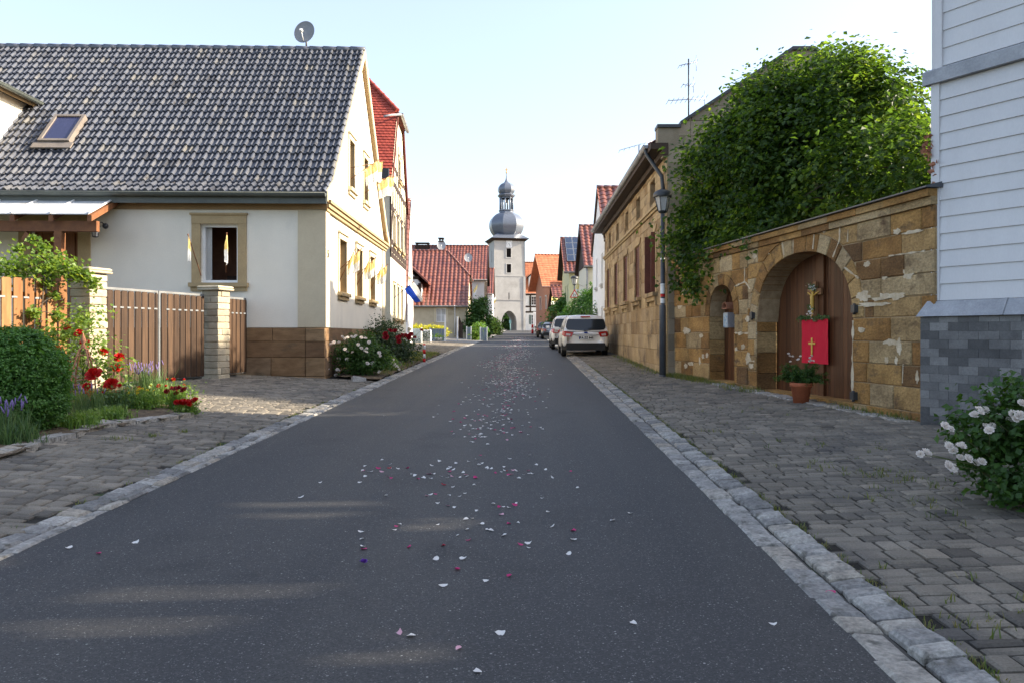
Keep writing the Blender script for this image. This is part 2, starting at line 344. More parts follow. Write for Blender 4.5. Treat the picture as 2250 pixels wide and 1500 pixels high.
m_farpave = M('far_pavement', (.27, .25, .22), (.21, .195, .175), r=.95, ns=8, fine=.2, fs=6)
sheet('pavement', -16, -3.62, 52, 140, .02, m_farpave, 2)
sheet('pavement', 1.62, 12, 40, 140, .02, m_farpave, 2)

def pavers(name, x0, x1, y0, y1, inside, seed, top=.022):
    r = random.Random(seed); mb = MB(); y = y0
    while y < y1:
        h = r.choice((.11, .125, .14, .17, .20)) if y < 22 else r.choice((.18, .2, .22))
        x = x0 + r.uniform(-.2, 0)
        while x < x1:
            w = r.choice((.11, .14, .17, .19, .22, .26)) if y < 22 else r.choice((.22, .28, .32))
            if inside(x + w / 2, y + h / 2):
                cells = [(x, x + w, y, y + h)]
                if h > .165 and r.random() < .35: cells = [(x, x + w, y, y + h / 2), (x, x + w, y + h / 2, y + h)]
                for a, b, c, d in cells:
                    g = .009 if c < 20 else .015; zz = gz((a + b) / 2, (c + d) / 2) + top + r.uniform(-.004, .003); tl = r.uniform(-.004, .004)
                    tx = (gz(b, c) - gz(a, c)) * .5; ty = (gz(a, d) - gz(a, c)) * .5
                    q = .016; B0 = zz - .04
                    lo = [(a + g, c + g), (b - g, c + g), (b - g, d - g), (a + g, d - g)]; jit = lambda: r.uniform(-.0025, .0025)
                    lo = [(u + jit(), v + jit()) for u, v in lo]
                    cx, cy = (a + b) / 2, (c + d) / 2
                    sh = lambda u, v: tx * (u - cx) / max(b - a, .01) * 2 + ty * (v - cy) / (d - c) * 2 + tl * (u - cx) / (b - a)
                    hi = [(u + (q if u < cx else -q), v + (q if v < cy else -q)) for u, v in lo]
                    vs = [(u, v, B0) for u, v in lo] + [(u, v, zz - .011 + sh(u, v)) for u, v in lo] + [(u, v, zz + sh(u, v)) for u, v in hi]
                    fs = [(8, 9, 10, 11)] + [(k * 4 + i, k * 4 + (i + 1) % 4, k * 4 + 4 + (i + 1) % 4, k * 4 + 4 + i) for k in (0, 1) for i in range(4)]
                    mb.add(vs, fs, min(1, max(0, r.gauss(.5, .2))))
            x += w
        y += h
    return struct(mb.build(name, m_paver))
def wallx(y): return 7.074 - .155 * y if y < 20.8 else 3.65          # foot of the sandstone walls on the east side
def in_right(x, y):
    if x < 1.98: return False
    if y < 10.8: return x < 5.25 + .605 * (10.8 - y) and x < 6.2
    return x < wallx(y) + .1
bedL = [(-5.33, 1), (-5.4, 8.3), (-5.5, 10.3), (-5.0, 11.5), (-5.3, 12.7), (-6.6, 14.6), (-7.8, 15.1), (-8.7, 12.5), (-9.4, 1)]
def inpoly(p, x, y):
    c = False
    for (a, b), (d, e) in zip(p, p[1:] + p[:1]):
        if (b > y) != (e > y) and x < (d - a) * (y - b) / (e - b) + a: c = not c
    return c
verge = [(-3.66, 19.2), (-4.75, 19.75), (-5.6, 29), (-5.7, 35.8), (-3.66, 33.2)]
def in_left(x, y):
    if x > -3.66 or inpoly(bedL, x, y) or inpoly(verge, x, y): return False
    if y < 15: return x > -8.3
    if y < 19.3: return x > -7.9 + (y - 15) * .26
    return y > 33 and x > -9
pavers('pavement', 1.98, 6.4, .4, 37.5, in_right, 3)
pavers('pavement', -9, -3.66, 2.5, 52, in_left, 4)

def setts(name, x0, x1, y0, y1, ln, z, seed, tilt=0.):
    r = random.Random(seed); mb = MB(); y = y0
    while y < y1:
        l = r.uniform(*ln) * (1 if y < 30 else 2)
        j = lambda s=.010: r.uniform(-s, s)
        g = .009; t = r.random(); zz = z + r.uniform(-.010, .010); zr = lambda x, yy: road_z(yy) + zz + tilt * (x - x0) / (x1 - x0)
        lo = [(x0 + g + j(), y + g + j(.008)), (x1 - g + j(), y + g + j(.008)), (x1 - g + j(), y + l - g + j(.008)), (x0 + g + j(), y + l - g + j(.008))]
        cx, cy = (x0 + x1) / 2, y + l / 2
        hi = [(u + (.019 if u < cx else -.019), v + (.019 if v < cy else -.019)) for u, v in lo]
        vs = [(u, v, zr(u, v) - .06) for u, v in lo] + [(u, v, zr(u, v) - .018) for u, v in lo] + [(u, v, zr(u, v) + j(.008)) for u, v in hi]
        mb.add(vs, [(8, 9, 10, 11)] + [(k * 4 + i, k * 4 + (i + 1) % 4, k * 4 + 4 + (i + 1) % 4, k * 4 + 4 + i) for k in (0, 1) for i in range(4)], t)
        y += l
    return mb
sheet('kerb_bed', 1.53, 1.98, -1, 45, -.008, m_dust); sheet('kerb_bed', -3.66, -3.30, -1, 52, -.008, m_dust)
for nm, args in (('kerb', [(1.54, 1.745, -1, 45, (.20, .34), .022, 1, -.004), (1.74, 1.95, -1, 45, (.12, .19), .032, 2, .02)]),
                 ('kerb', [(-3.64, -3.44, -1, 52, (.17, .27), .03, 5, -.012), (-3.445, -3.32, -1, 52, (.2, .36), .018, 6)])):
    a = setts(nm, *args[0]); b = setts(nm, *args[1]); n = len(a.v)
    a.v += b.v; a.f += [tuple(i + n for i in f) for f in b.f]; a.t += b.t; a.mi += b.mi; a.sm += b.sm
    struct(a.build(nm, m_cobble))
sheet('kerb', 1.54, 1.95, 45, 127, .03, m_cobble)
sheet('kerb', -3.66, -3.32, 52, 127, .03, m_cobble)
# planted bed soil and verge
def bed(name, poly, dz, mat):
    mb = MB(); mb.poly([(x, y, gz(x, y) + dz + (.05 if i > 3 else 0)) for i, (x, y) in enumerate(poly)]); return struct(mb.build(name, mat))
def bedgrid(name, poly, dz, mat, st=.35, amp=.05, seed=2):
    r = random.Random(seed); mb = MB(); xs = [p[0] for p in poly]; ys = [p[1] for p in poly]; H = {}
    def h(i, j):
        if (i, j) not in H: H[(i, j)] = r.uniform(0, amp)
        return H[(i, j)]
    nx = int((max(xs) - min(xs)) / st) + 1; ny = int((max(ys) - min(ys)) / st) + 1; x0, y0 = min(xs), min(ys)
    for i in range(nx):
        for j in range(ny):
            cx, cy = x0 + (i + .5) * st, y0 + (j + .5) * st
            if inpoly(poly, cx, cy):
                mb.quad(*[(x0 + a * st, y0 + b * st, gz(x0 + a * st, y0 + b * st) + dz + h(a, b)) for a, b in ((i, j), (i + 1, j), (i + 1, j + 1), (i, j + 1))], smooth=True)
    return struct(mb.build(name, mat))
bedgrid('flower_bed_ground', [(x + .03 if i < 4 else x, y) for i, (x, y) in enumerate(bedL)], .03, m_soil, .12)
bedgrid('verge_ground', verge, .03, m_soil, .15, .06, 7)
r_ = random.Random(9); mb = MB()
line = [(-5.33, 4), (-5.4, 8.3), (-5.5, 10.3), (-5.0, 11.5)]
for (x0, y0), (x1, y1) in zip(line, line[1:]):
    L = sqrt((x1 - x0) ** 2 + (y1 - y0) ** 2); d = ((x1 - x0) / L, (y1 - y0) / L); t = 0
    while t < L:
        l = r_.uniform(.22, .42); w = r_.uniform(.13, .18); c = [(t + .01, -w), (t + l - .01, -w + r_.uniform(-.03, .03)), (t + l - .01, .02), (t + .01, .02)]
        P = [(x0 + d[0] * a + d[1] * b, y0 + d[1] * a - d[0] * b) for a, b in c]
        mb.hexa([(x, y, gz(x, y) - .05) for x, y in P] + [(x, y, gz(x, y) + .075 + r_.uniform(-.015, .015)) for x, y in P], r_.uniform(.5, 1)); t += l
struct(mb.build('kerb', m_cobble))
mb = MB(); y = 10.9                                                     # rough strip of pale stones along the foot of the gate wall
while y < 17.4:
    l = r_.uniform(.12, .3); x = wallx(y) - .2 + r_.uniform(-.03, .03)
    mb.bbox(x - .12, x + .16, y, y + l - .015, gz(x, y) - .05, gz(x, y) + .04 + r_.uniform(-.012, .012), .02, r_.uniform(.5, 1)); y += l
struct(mb.build('kerb', m_cobble))

# ================================================================== foliage helpers
def rot_to(n):
    n = n / np.maximum(np.linalg.norm(n, axis=1, keepdims=True), 1e-6)
    a = np.where(np.abs(n[:, 2:3]) < .9, np.array([[0, 0, 1.]]), np.array([[1., 0, 0]]))
    x = np.cross(a, n); x /= np.linalg.norm(x, axis=1, keepdims=True); y = np.cross(n, x); return x, y, n
def leaves(mb, P, size, up=.5, tint=None, asp=.42, jit=.35, outw=None, droop=0.):
    """one folded leaf (two faces) at every point"""
    n = len(P)
    if n == 0: return
    N_ = NR.normal(size=(n, 3)); N_ /= np.linalg.norm(N_, axis=1, keepdims=True); N_[:, 2] = np.abs(N_[:, 2]) * .7 + up
    if outw is not None: N_ += outw * .6
    x, y, N_ = rot_to(N_)
    a = NR.uniform(0, 2 * pi, n)[:, None]; d = x * np.cos(a) + y * np.sin(a); d[:, 2] -= droop; d /= np.linalg.norm(d, axis=1, keepdims=True)
    s = np.cross(N_, d); s /= np.linalg.norm(s, axis=1, keepdims=True)
    L = (size * NR.uniform(1 - jit, 1 + jit, n))[:, None]; w = L * asp
    f = N_ * L * .12
    V = np.stack([P, P + d * L * .5 + s * w + f, P + d * L, P + d * L * .5 - s * w + f], 1).reshape(-1, 3)
    i = np.arange(n)[:, None] * 4
    F = np.concatenate([i + np.array([[0, 1, 2]]), i + np.array([[0, 2, 3]])], 0)
    T = tint if tint is not None else np.clip(NR.normal(.5, .25, n), 0, 1)
    T = np.concatenate([T, T]); mb.np_quads(V, F, T)
def crown_pts(lobes, n, per=28, sig=.17, shell=.5):
    """leaf positions: clusters spread through ellipsoidal lobes (x,y,z,rx,ry,rz)"""
    lo = np.array(lobes, float); vol = lo[:, 3] * lo[:, 4] * lo[:, 5]; k = max(1, n // per)
    idx = NR.choice(len(lo), k, p=vol / vol.sum()); d = NR.normal(size=(k, 3)); d /= np.linalg.norm(d, axis=1, keepdims=True)
    rr = shell + (1.05 - shell) * NR.uniform(0, 1, k) ** .7; c = lo[idx, :3] + d * lo[idx, 3:] * rr[:, None]
    cid = np.repeat(np.arange(k), per); s = sig * NR.uniform(.6, 1.5, k)[cid][:, None]
    P = c[cid] + NR.normal(size=(k * per, 3)) * s * np.array([1, 1, .75])
    t = np.clip(NR.normal(.5, .18, k)[cid] + NR.normal(0, .14, k * per), 0, 1)
    return P, t, d[cid]
def blades(mb, pts, h, w=.006, lean=.5, n=8, spread=.05):
    for x, y, z in pts:
        for _ in range(n):
            a = R.uniform(0, 2 * pi); hh = h * R.uniform(.5, 1.2); l = lean * hh * R.uniform(.1, 1); bx, by = x + R.gauss(0, spread), y + R.gauss(0, spread)
            dx, dy = cos(a), sin(a); t = R.random()
            p0 = (bx - dy * w, by + dx * w, z); p1 = (bx + dy * w, by - dx * w, z)
            p2 = (bx + dx * l * .4 + dy * w * .7, by + dy * l * .4 - dx * w * .7, z + hh * .6); p3 = (bx + dx * l * .4 - dy * w * .7, by + dy * l * .4 + dx * w * .7, z + hh * .6)
            mb.add([p0, p1, p2, p3, (bx + dx * l, by + dy * l, z + hh)], [(0, 1, 2, 3), (3, 2, 4)], t)
def stems(mb, base, tips, r=.006, sag=.15):
    b = Vector(base)
    for t in tips:
        t = Vector(t); m = b.lerp(t, .5) + Vector((R.uniform(-1, 1), R.uniform(-1, 1), R.uniform(0, 1))) * sag * (t - b).length
        mb.tube([b, b.lerp(m, .6), m, t], [r, r * .9, r * .75, r * .5], 4)
_FL = {}
def flower_mesh(mat, key, rings=((5, .3, 1.15), (7, .65, .75), (9, 1.0, .25)), seed=1):
    """a double bloom of unit radius: rings of cupped petals"""
    if (key) in _FL: return _FL[key]
    r = random.Random(seed); mb = MB()
    for n, rad, upa in rings:
        o = r.uniform(0, 6)
        for i in range(n):
            a = o + 2 * pi * i / n + r.uniform(-.15, .15); w = 2.6 * rad / n + .12; ca, sa = cos(a), sin(a)
            def P(rr, side, z): return (ca * rr - sa * side, sa * rr + ca * side, z)
            h = .75 * upa + .1
            mb.add([P(.05, 0, -.1), P(rad * .7, w * .8, h * .6), P(rad * 1.02, w * .6, h + r.uniform(-.06, .06)), P(rad * 1.08, 0, h + .05 - .1 * rad), P(rad * 1.02, -w * .6, h + r.uniform(-.06, .06)), P(rad * .7, -w * .8, h * .6), P(rad * .78, 0, h * .35)],
                   [(0, 1, 6), (0, 6, 5), (1, 2, 3, 6), (6, 3, 4, 5)], r.random(), smooth=True)
    me = mb.build('flower', mat); _FL[key] = me.data; bpy.data.objects.remove(me); return _FL[key]
def flower(parent, mat, key, loc, rad, face=(0, -.6, .8), name='flower', **kw):
    me = flower_mesh(mat, key, **kw); o = bpy.data.objects.new(name, me); COL.objects.link(o); o.parent = parent
    q = Vector((face[0] + R.uniform(-.5, .5), face[1] + R.uniform(-.4, .4), face[2] + R.uniform(-.3, .3))).to_track_quat('Z', 'Y')
    o.rotation_mode = 'QUATERNION'; o.rotation_quaternion = q; o.location = loc; o.scale = (rad,) * 3
    return o
def rel(parent, p): return Vector(p) - parent.location
# ================================================================== sky, sun, camera
SUN_AZ, SUN_EL = 4., 27.2            # azimuth from +X towards +Y
w = bpy.data.worlds.new('World'); S.world = w; w.use_nodes = True; nt = w.node_tree
bg = nt.nodes['Background']; sky = nt.nodes.new('ShaderNodeTexSky'); sky.sky_type = 'NISHITA'; sky.sun_disc = False
sky.sun_elevation = radians(SUN_EL); sky.sun_rotation = radians(90 - SUN_AZ); sky.air_density = 1.0; sky.dust_density = 3.0; sky.ozone_density = 1.5; sky.altitude = 300
mxw = nt.nodes.new('ShaderNodeMix'); mxw.data_type = 'RGBA'; mxw.inputs[0].default_value = .32; mxw.inputs[7].default_value = (2.30, 2.27, 2.38, 1); nt.links.new(sky.outputs[0], mxw.inputs[6]); nt.links.new(mxw.outputs[2], bg.inputs[0]); bg.inputs[1].default_value = .15
sl = bpy.data.lights.new('sun', 'SUN'); sl.energy = 4.4; sl.angle = radians(.55); sl.color = (1., .87, .68)
so = bpy.data.objects.new('sun', sl); COL.objects.link(so)
d = Vector((cos(radians(SUN_EL)) * cos(radians(SUN_AZ)), cos(radians(SUN_EL)) * sin(radians(SUN_AZ)), sin(radians(SUN_EL))))
so.rotation_euler = d.to_track_quat('Z', 'Y').to_euler(); so.location = (30, 0, 30)
cd = bpy.data.cameras.new('camera'); cam = bpy.data.objects.new('camera', cd); COL.objects.link(cam); S.camera = cam
cam.location = (0, 0, 1.53); cam.rotation_euler = (pi / 2, 0, 0); cd.sensor_width = 36; cd.lens = 28.0; cd.shift_x = -34 / 2250; cd.shift_y = -15 / 2250; cd.clip_end = 3000; cd.clip_start = .05
vs = S.view_settings; vs.view_transform = 'Standard'; vs.look = 'None'; vs.gamma = 1; vs.use_curve_mapping = False; vs.exposure = 1.62
# ================================================================== building helpers
def wall(mb, F, u0, u1, z0, top, holes=(), dep=.18, brk=(), mi=0, rmi=None, n=0.):
    T = top if callable(top) else (lambda u: top)
    us = sorted({u0, u1, *[b for b in brk if u0 < b < u1], *[x for h in holes for x in h[:2] if u0 < x < u1]})
    for a, b in zip(us, us[1:]):
        cuts = sorted([(h[2], h[3]) for h in holes if h[0] < (a + b) / 2 < h[1]]); z = z0
        for c0, c1 in cuts:
            if c0 > z: mb.quad(F(a, z, n), F(b, z, n), F(b, c0, n), F(a, c0, n), mi=mi)
            z = c1
        mb.quad(F(a, z, n), F(b, z, n), F(b, T(b), n), F(a, T(a), n), mi=mi)
    r = mi if rmi is None else rmi
    for a, b, c, d in holes:
        for p, q in (((a, c), (b, c)), ((b, c), (b, d)), ((b, d), (a, d)), ((a, d), (a, c))):
            mb.quad(F(p[0], p[1], n), F(q[0], q[1], n), F(q[0], q[1], n - dep), F(p[0], p[1], n - dep), mi=r)
def frame(mb, F, u0, u1, z0, z1, w, n0, n1, mi=0, bottom=True):
    mb.fbox(F, u0, u0 + w, z0, z1, n0, n1, mi=mi); mb.fbox(F, u1 - w, u1, z0, z1, n0, n1, mi=mi)
    mb.fbox(F, u0 + w, u1 - w, z1 - w, z1, n0, n1, mi=mi)
    if bottom: mb.fbox(F, u0 + w, u1 - w, z0, z0 + w, n0, n1, mi=mi)
def window(parent, F, u0, u1, z0, z1, dep=.14, mat=None, fw=.055, mul=1, tr=0, glass=None, sill=None, sur=None, sw=.16, sp=.025, shut=None, shw=.0, room=None):
    mb = MB(); frame(mb, F, u0, u1, z0, z1, fw, -dep, -dep + .05)
    for i in range(mul):
        u = u0 + (u1 - u0) * (i + 1) / (mul + 1); mb.fbox(F, u - .03, u + .03, z0 + fw, z1 - fw, -dep, -dep + .045)
    for i in range(tr):
        z = z0 + (z1 - z0) * (i + 1) / (tr + 1); mb.fbox(F, u0 + fw, u1 - fw, z - .02, z + .02, -dep, -dep + .04)
    w = mb.build('window', mat or m_white, parent)
    g = MB(); g.quad(F(u0 + .02, z0 + .02, -dep + .012), F(u1 - .02, z0 + .02, -dep + .012), F(u1 - .02, z1 - .02, -dep + .012), F(u0 + .02, z1 - .02, -dep + .012))
    g.build('pane', glass or m_glass, w)
    if sill:
        g = MB(); g.fbox(F, u0 - sw - .05, u1 + sw + .05, z0 - .10, z0 - .002, -.02, .12); g.fbox(F, u0 - sw - .01, u1 + sw + .01, z0 - .20, z0 - .10, -.02, .06); g.build('sill', sill, w)
    if sur:
        g = MB(); g.fbox(F, u0 - sw, u0, z0 + .001, z1, -.03, sp); g.fbox(F, u1, u1 + sw, z0 + .001, z1, -.03, sp); g.fbox(F, u0 - sw, u1 + sw, z1 + .001, z1 + sw, -.03, sp + .012)
        g.fbox(F, u0 - sw - .03, u1 + sw + .03, z1 + sw + .001, z1 + sw + .05, -.03, sp + .05); g.build('surround', sur, w)
    if shut:
        for s in (-1, 1):
            g = MB(); a, b = (u0 - shw, u0 - .01) if s < 0 else (u1 + .01, u1 + shw)
            frame(g, F, a, b, z0, z1, .05, .03, .065); k = z0 + .06
            while k < z1 - .08: g.fbox(F, a + .05, b - .05, k, k + .05, .035, .055); k += .07
            g.build('shutter', shut, w)
    return w
PAN = [(0, .1), (.08, .75), (.17, 1.), (.26, .92), (.30, .68), (.345, .24), (.385, .02), (.5, 0.), (.63, .03), (.70, .66), (.77, .72), (.82, .45), (.88, .04)]
STI = [(0, .0), (.16, .25), (.33, .8), (.5, 1.), (.67, .8), (.84, .25)]
def tiles(mb, O, ux, uy, path, xa, xb, tw=.3, rh=.33, roll=.035, lip=.028, prof=PAN, seed=1, mi=0, slab=True, smi=1, stag=0.):
    r = random.Random(seed); O = Vector(O); ux = Vector(ux); uy = Vector(uy)
    L = [0.]
    for (a, b), (c, d) in zip(path, path[1:]): L.append(L[-1] + sqrt((c - a) ** 2 + (d - b) ** 2))
    def at(s):
        s = max(0, min(s, L[-1]))
        for i in range(len(L) - 1):
            if s <= L[i + 1] or i == len(L) - 2:
                t = (s - L[i]) / (L[i + 1] - L[i]); (a, b), (c, d) = path[i], path[i + 1]; q = L[i + 1] - L[i]
                return a + (c - a) * t, b + (d - b) * t, (-(d - b) / q, (c - a) / q)
    XA = xa if callable(xa) else (lambda z: xa); XB = xb if callable(xb) else (lambda z: xb)
    def P(x, s, h, A):
        d, z, (nd, nz) = A; return O + ux * x + uy * (d + nd * h) + Vector((0, 0, z + nz * h))
    rows = max(1, round(L[-1] / rh)); rr = L[-1] / rows
    for i in range(rows):
        s0, s1 = i * rr, (i + 1) * rr; A0, A1 = at(s0 + 1e-4), at(s1 - 1e-4); lo, hi = min(XA(A0[1]), XA(A1[1])), max(XB(A0[1]), XB(A1[1])); off = (i % 2) * tw * .5 if stag else 0
        k0 = int((lo - off) / tw) - 1; k1 = int((hi - off) / tw) + 1; xs = []
        for k in range(k0, k1 + 1):
            t = min(1, max(0, r.gauss(.55, .17))); t = t if r.random() > .03 else r.uniform(0, .2)
            for q, h in prof: xs.append((off + (k + q) * tw, h * roll, t))
        cl = lambda x, A: min(max(x, XA(A[1])), XB(A[1]))
        for (x0, h0, t), (x1, h1, _) in zip(xs, xs[1:]):
            a0, b0, a1, b1 = cl(x0, A0), cl(x1, A0), cl(x0, A1), cl(x1, A1)
            if b0 - a0 < 1e-4 and b1 - a1 < 1e-4: continue
            p0, p1, p2, p3 = P(a0, s0, h0 + lip, A0), P(b0, s0, h1 + lip, A0), P(b1, s1, h1 + .002, A1), P(a1, s1, h0 + .002, A1)
            mb.quad(p0, p1, p2, p3, t, mi); mb.quad(P(a0, s0, -.01, A0), P(b0, s0, -.01, A0), p1, p0, t, mi)
    if slab:
        for i in range(len(path) - 1):
            A0, A1 = at(L[i] + 1e-4), at(L[i + 1] - 1e-4); x = [XA(A0[1]) + .02, XB(A0[1]) - .02, XB(A1[1]) - .02, XA(A1[1]) + .02]
            if x[2] < x[3]: x[2] = x[3] = (x[2] + x[3]) / 2
            mb.hexa([P(x[0], L[i], -.15, A0), P(x[1], L[i], -.15, A0), P(x[2], L[i + 1], -.15, A1), P(x[3], L[i + 1], -.15, A1), P(x[0], L[i], -.015, A0), P(x[1], L[i], -.015, A0), P(x[2], L[i + 1], -.015, A1), P(x[3], L[i + 1], -.015, A1)], .5, smi)
def ridge(mb, a, b, r=.13, step=.38, mi=0):
    a, b = Vector(a), Vector(b); n = max(1, int((b - a).length / step))
    for i in range(n):
        p, q = a.lerp(b, i / n), a.lerp(b, (i + 1.06) / n); mb.tube([p, q], [r * 1.12, r * .92], 8, R.uniform(.3, .6), mi)
def gutter(mb, a, b, r=.075):
    a, b = Vector(a), Vector(b); d = (b - a).normalized(); s = d.cross(Vector((0, 0, 1)))
    for i in range(8):
        t0, t1 = pi + pi * i / 8, pi + pi * (i + 1) / 8
        f = lambda p, t, k: p + s * (r * k * cos(t)) + Vector((0, 0, r * k * sin(t)))
        mb.quad(f(a, t0, 1), f(b, t0, 1), f(b, t1, 1), f(a, t1, 1), smooth=True); mb.quad(f(a, t0, .9), f(b, t0, .9), f(b, t1, .9), f(a, t1, .9), smooth=True)
    for sg in (-1, 1): mb.tube([a + s * r * sg, b + s * r * sg], .012, 6)
    for p in (a, b): mb.poly([p + s * (r * cos(pi + pi * i / 8)) + Vector((0, 0, r * sin(pi + pi * i / 8))) for i in range(9)])
def rects_minus(rects, h):
    out = []
    for a, b, c, d in rects:
        if h[0] >= b or h[1] <= a or h[2] >= d or h[3] <= c: out.append((a, b, c, d)); continue
        if h[0] > a: out.append((a, h[0], c, d))
        if h[1] < b: out.append((h[1], b, c, d))
        x0, x1 = max(a, h[0]), min(b, h[1])
        if h[2] > c: out.append((x0, x1, c, h[2]))
        if h[3] < d: out.append((x0, x1, h[3], d))
    return out
def ashlar(mb, F, u0, u1, courses, lens, holes=(), lower=None, upper=None, seed=1, gap=.007, proud=.02, cham=.012, jit=.006, tr=(0, 1)):
    r = random.Random(seed)
    for za, zb in zip(courses, courses[1:]):
        u = u0 - r.uniform(0, lens[0] * .8)
        while u < u1:
            l = r.uniform(*lens); rc = [(max(u, u0), min(u + l, u1), za, zb)]; t = r.uniform(*tr); pr = proud + r.uniform(-jit, jit); u += l
            if rc[0][1] - rc[0][0] < .06: continue
            for h in holes: rc = rects_minus(rc, h)
            for a, b, c, d in rc:
                if b - a < .03 or d - c < .03: continue
                a2, b2, c2, d2 = a + gap, b - gap, c + gap, d - gap; polys = []
                if lower or upper:
                    n = max(1, int((b2 - a2) / .07)); run = []
                    for i in range(n + 1):
                        x = a2 + (b2 - a2) * i / n; lo = max(c2, lower(x) + gap) if lower else c2; hi = min(d2, upper(x) - gap) if upper else d2
                        if hi - lo > .012: run.append((x, lo, hi))
                        elif run: polys.append(run); run = []
                    if run: polys.append(run)
                    polys = [[(x, lo) for x, lo, hi in q] + [(x, hi) for x, lo, hi in reversed(q)] for q in polys if len(q) > 1]
                else: polys = [[(a2, c2), (b2, c2), (b2, d2), (a2, d2)]]
                for q in polys:
                    cx = sum(p[0] for p in q) / len(q); cz = sum(p[1] for p in q) / len(q); wu = max(p[0] for p in q) - min(p[0] for p in q); wz = max(p[1] for p in q) - min(p[1] for p in q)
                    fu, fz = max(.3, 1 - 2 * cham / max(wu, .02)), max(.3, 1 - 2 * cham / max(wz, .02))
                    q2 = [(cx + (x - cx) * fu + r.uniform(-.003, .003), cz + (z - cz) * fz + r.uniform(-.003, .003)) for x, z in q]; n = len(q)
                    mb.add([F(x, z, -.03) for x, z in q] + [F(x, z, pr - cham) for x, z in q] + [F(x, z, pr) for x, z in q2],
                           [tuple(range(2 * n, 3 * n))] + [(k * n + i, k * n + (i + 1) % n, k * n + n + (i + 1) % n, k * n + n + i) for k in (0, 1) for i in range(n)], t)
class H:
    """a building: an Empty at its base; faces S (front, -y), E (+x), W (-x), N given as F(u, z, n) with z measured as the place's height"""
    def __init__(s, name, label, cat, x, y, zb, rz, W, D, group=None):
        s.o = thing(name, label, cat, (x, y, zb), radians(rz), group); s.W, s.D, s.zb = W, D, zb
    def F(s, side):
        W, D, b = s.W, s.D, s.zb
        return {'S': lambda u, z, n: (u, -n, z - b), 'E': lambda u, z, n: (W + n, u, z - b), 'W': lambda u, z, n: (-n, u, z - b), 'N': lambda u, z, n: (u, D + n, z - b)}[side]
def simple_house(name, label, x, y, rz, W, D, he, hr, axis='x', wm=None, rm=None, ov=.35, vo=.2, holes=None, tw=.3, rh=.35, roll=.035, prof=STI, hip=None, kick=0., base=None, win={}, gut=True, seed=1, verge=None, wm2=None, zsplit=None, stag=0, basem=None):
    """plain village house, ridge along local x (gables E and W) or y (gables S and N); hip=(z, run) cuts the E gable (axis x) or the S gable (axis y)"""
    zb = base if base is not None else gz(x, y); h = H(name, label, 'house', x, y, zb, rz, W, D); o = h.o; holes = holes or {}
    span = D if axis == 'x' else W; mb = MB()
    def gab(u): 
        z = he + (hr - he) * (1 - abs(u - span / 2) / (span / 2)) - .06
        return min(z, hip[0]) if hip else z
    gab0 = lambda u: he + (hr - he) * (1 - abs(u - span / 2) / (span / 2)) - .06
    gs = ('E', 'W') if axis == 'x' else ('S', 'N')
    bk = [span / 2] + ([span / 2 * (hip[0] - he) / (hr - he), span - span / 2 * (hip[0] - he) / (hr - he)] if hip else [])
    for sd in 'SEWN':
        L = W if sd in 'SN' else D; t = (gab if sd in ('E', 'S') else gab0) if sd in gs else he
        wall(mb, h.F(sd), 0, L, zb - .6, t, holes.get(sd, ()), brk=bk)
    mats = [wm]
    wl = mb.build('wall', mats, o)
    for sd, hs in holes.items():
        for k in hs: window(o, h.F(sd), *k, **win)
    mb = MB(); sl = (hr - he) / (span / 2); path = [(-ov, he - ov * sl * (.6 if kick else 1))] + ([(span * .1, he + span * .1 * sl)] if kick else []) + [(span / 2, hr)]
    path = [(d, z - zb) for d, z in path]; kw = dict(tw=tw, rh=rh, roll=roll, prof=prof, stag=stag)
    if axis == 'x':
        xb = (lambda z: W + vo - max(0, (z + zb - hip[0]) / (hr - hip[0]) * hip[1])) if hip else W + vo
        tiles(mb, (0, 0, 0), (1, 0, 0), (0, 1, 0), path, -vo, xb, seed=seed, **kw)
        tiles(mb, (0, D, 0), (1, 0, 0), (0, -1, 0), path, -vo, xb, seed=seed + 1, **kw)
        if hip:
            q = (hip[0] - he) / (hr - he) * D / 2; f = lambda z: (z + zb - hip[0]) / (hr - hip[0]) * (D / 2 - q)
            tiles(mb, (W + vo, 0, 0), (0, 1, 0), (-1, 0, 0), [(-.12, hip[0] - zb - .12 * (hr - hip[0]) / hip[1]), (hip[1], hr - zb)], lambda z: q + max(-.1, f(z)), lambda z: D - q - max(-.1, f(z)), seed=seed + 2, **kw)
            ap = Vector((W + vo - hip[1], D / 2, hr - zb + .03))
            for yy in (q, D - q): ridge(mb, (W + vo, yy, hip[0] - zb + .03), ap, .1)
        ridge(mb, (-vo, D / 2, hr - zb + .02), (W + vo - (hip[1] if hip else 0), D / 2, hr - zb + .02), .11)
    else:
        tiles(mb, (0, 0, 0), (0, 1, 0), (1, 0, 0), path, -vo, D + vo, seed=seed, **kw); tiles(mb, (W, 0, 0), (0, 1, 0), (-1, 0, 0), path, -vo, D + vo, seed=seed + 1, **kw)
        ridge(mb, (W / 2, -vo, hr - zb + .02), (W / 2, D + vo, hr - zb + .02), .11)
    mb.build('roof', [rm, verge or m_timber], o)
    if gut:
        mb = MB()
        if axis == 'x': gutter(mb, (-vo, -ov - .07, he - zb - ov * sl * (.6 if kick else 1)), (W + vo, -ov - .07, he - zb - ov * sl * (.6 if kick else 1)))
        else: gutter(mb, (-ov - .07, -vo, he - zb - ov * sl), (-ov - .07, D + vo, he - zb - ov * sl)); 
        mb.build('gutter', m_zinc, o)
    return h
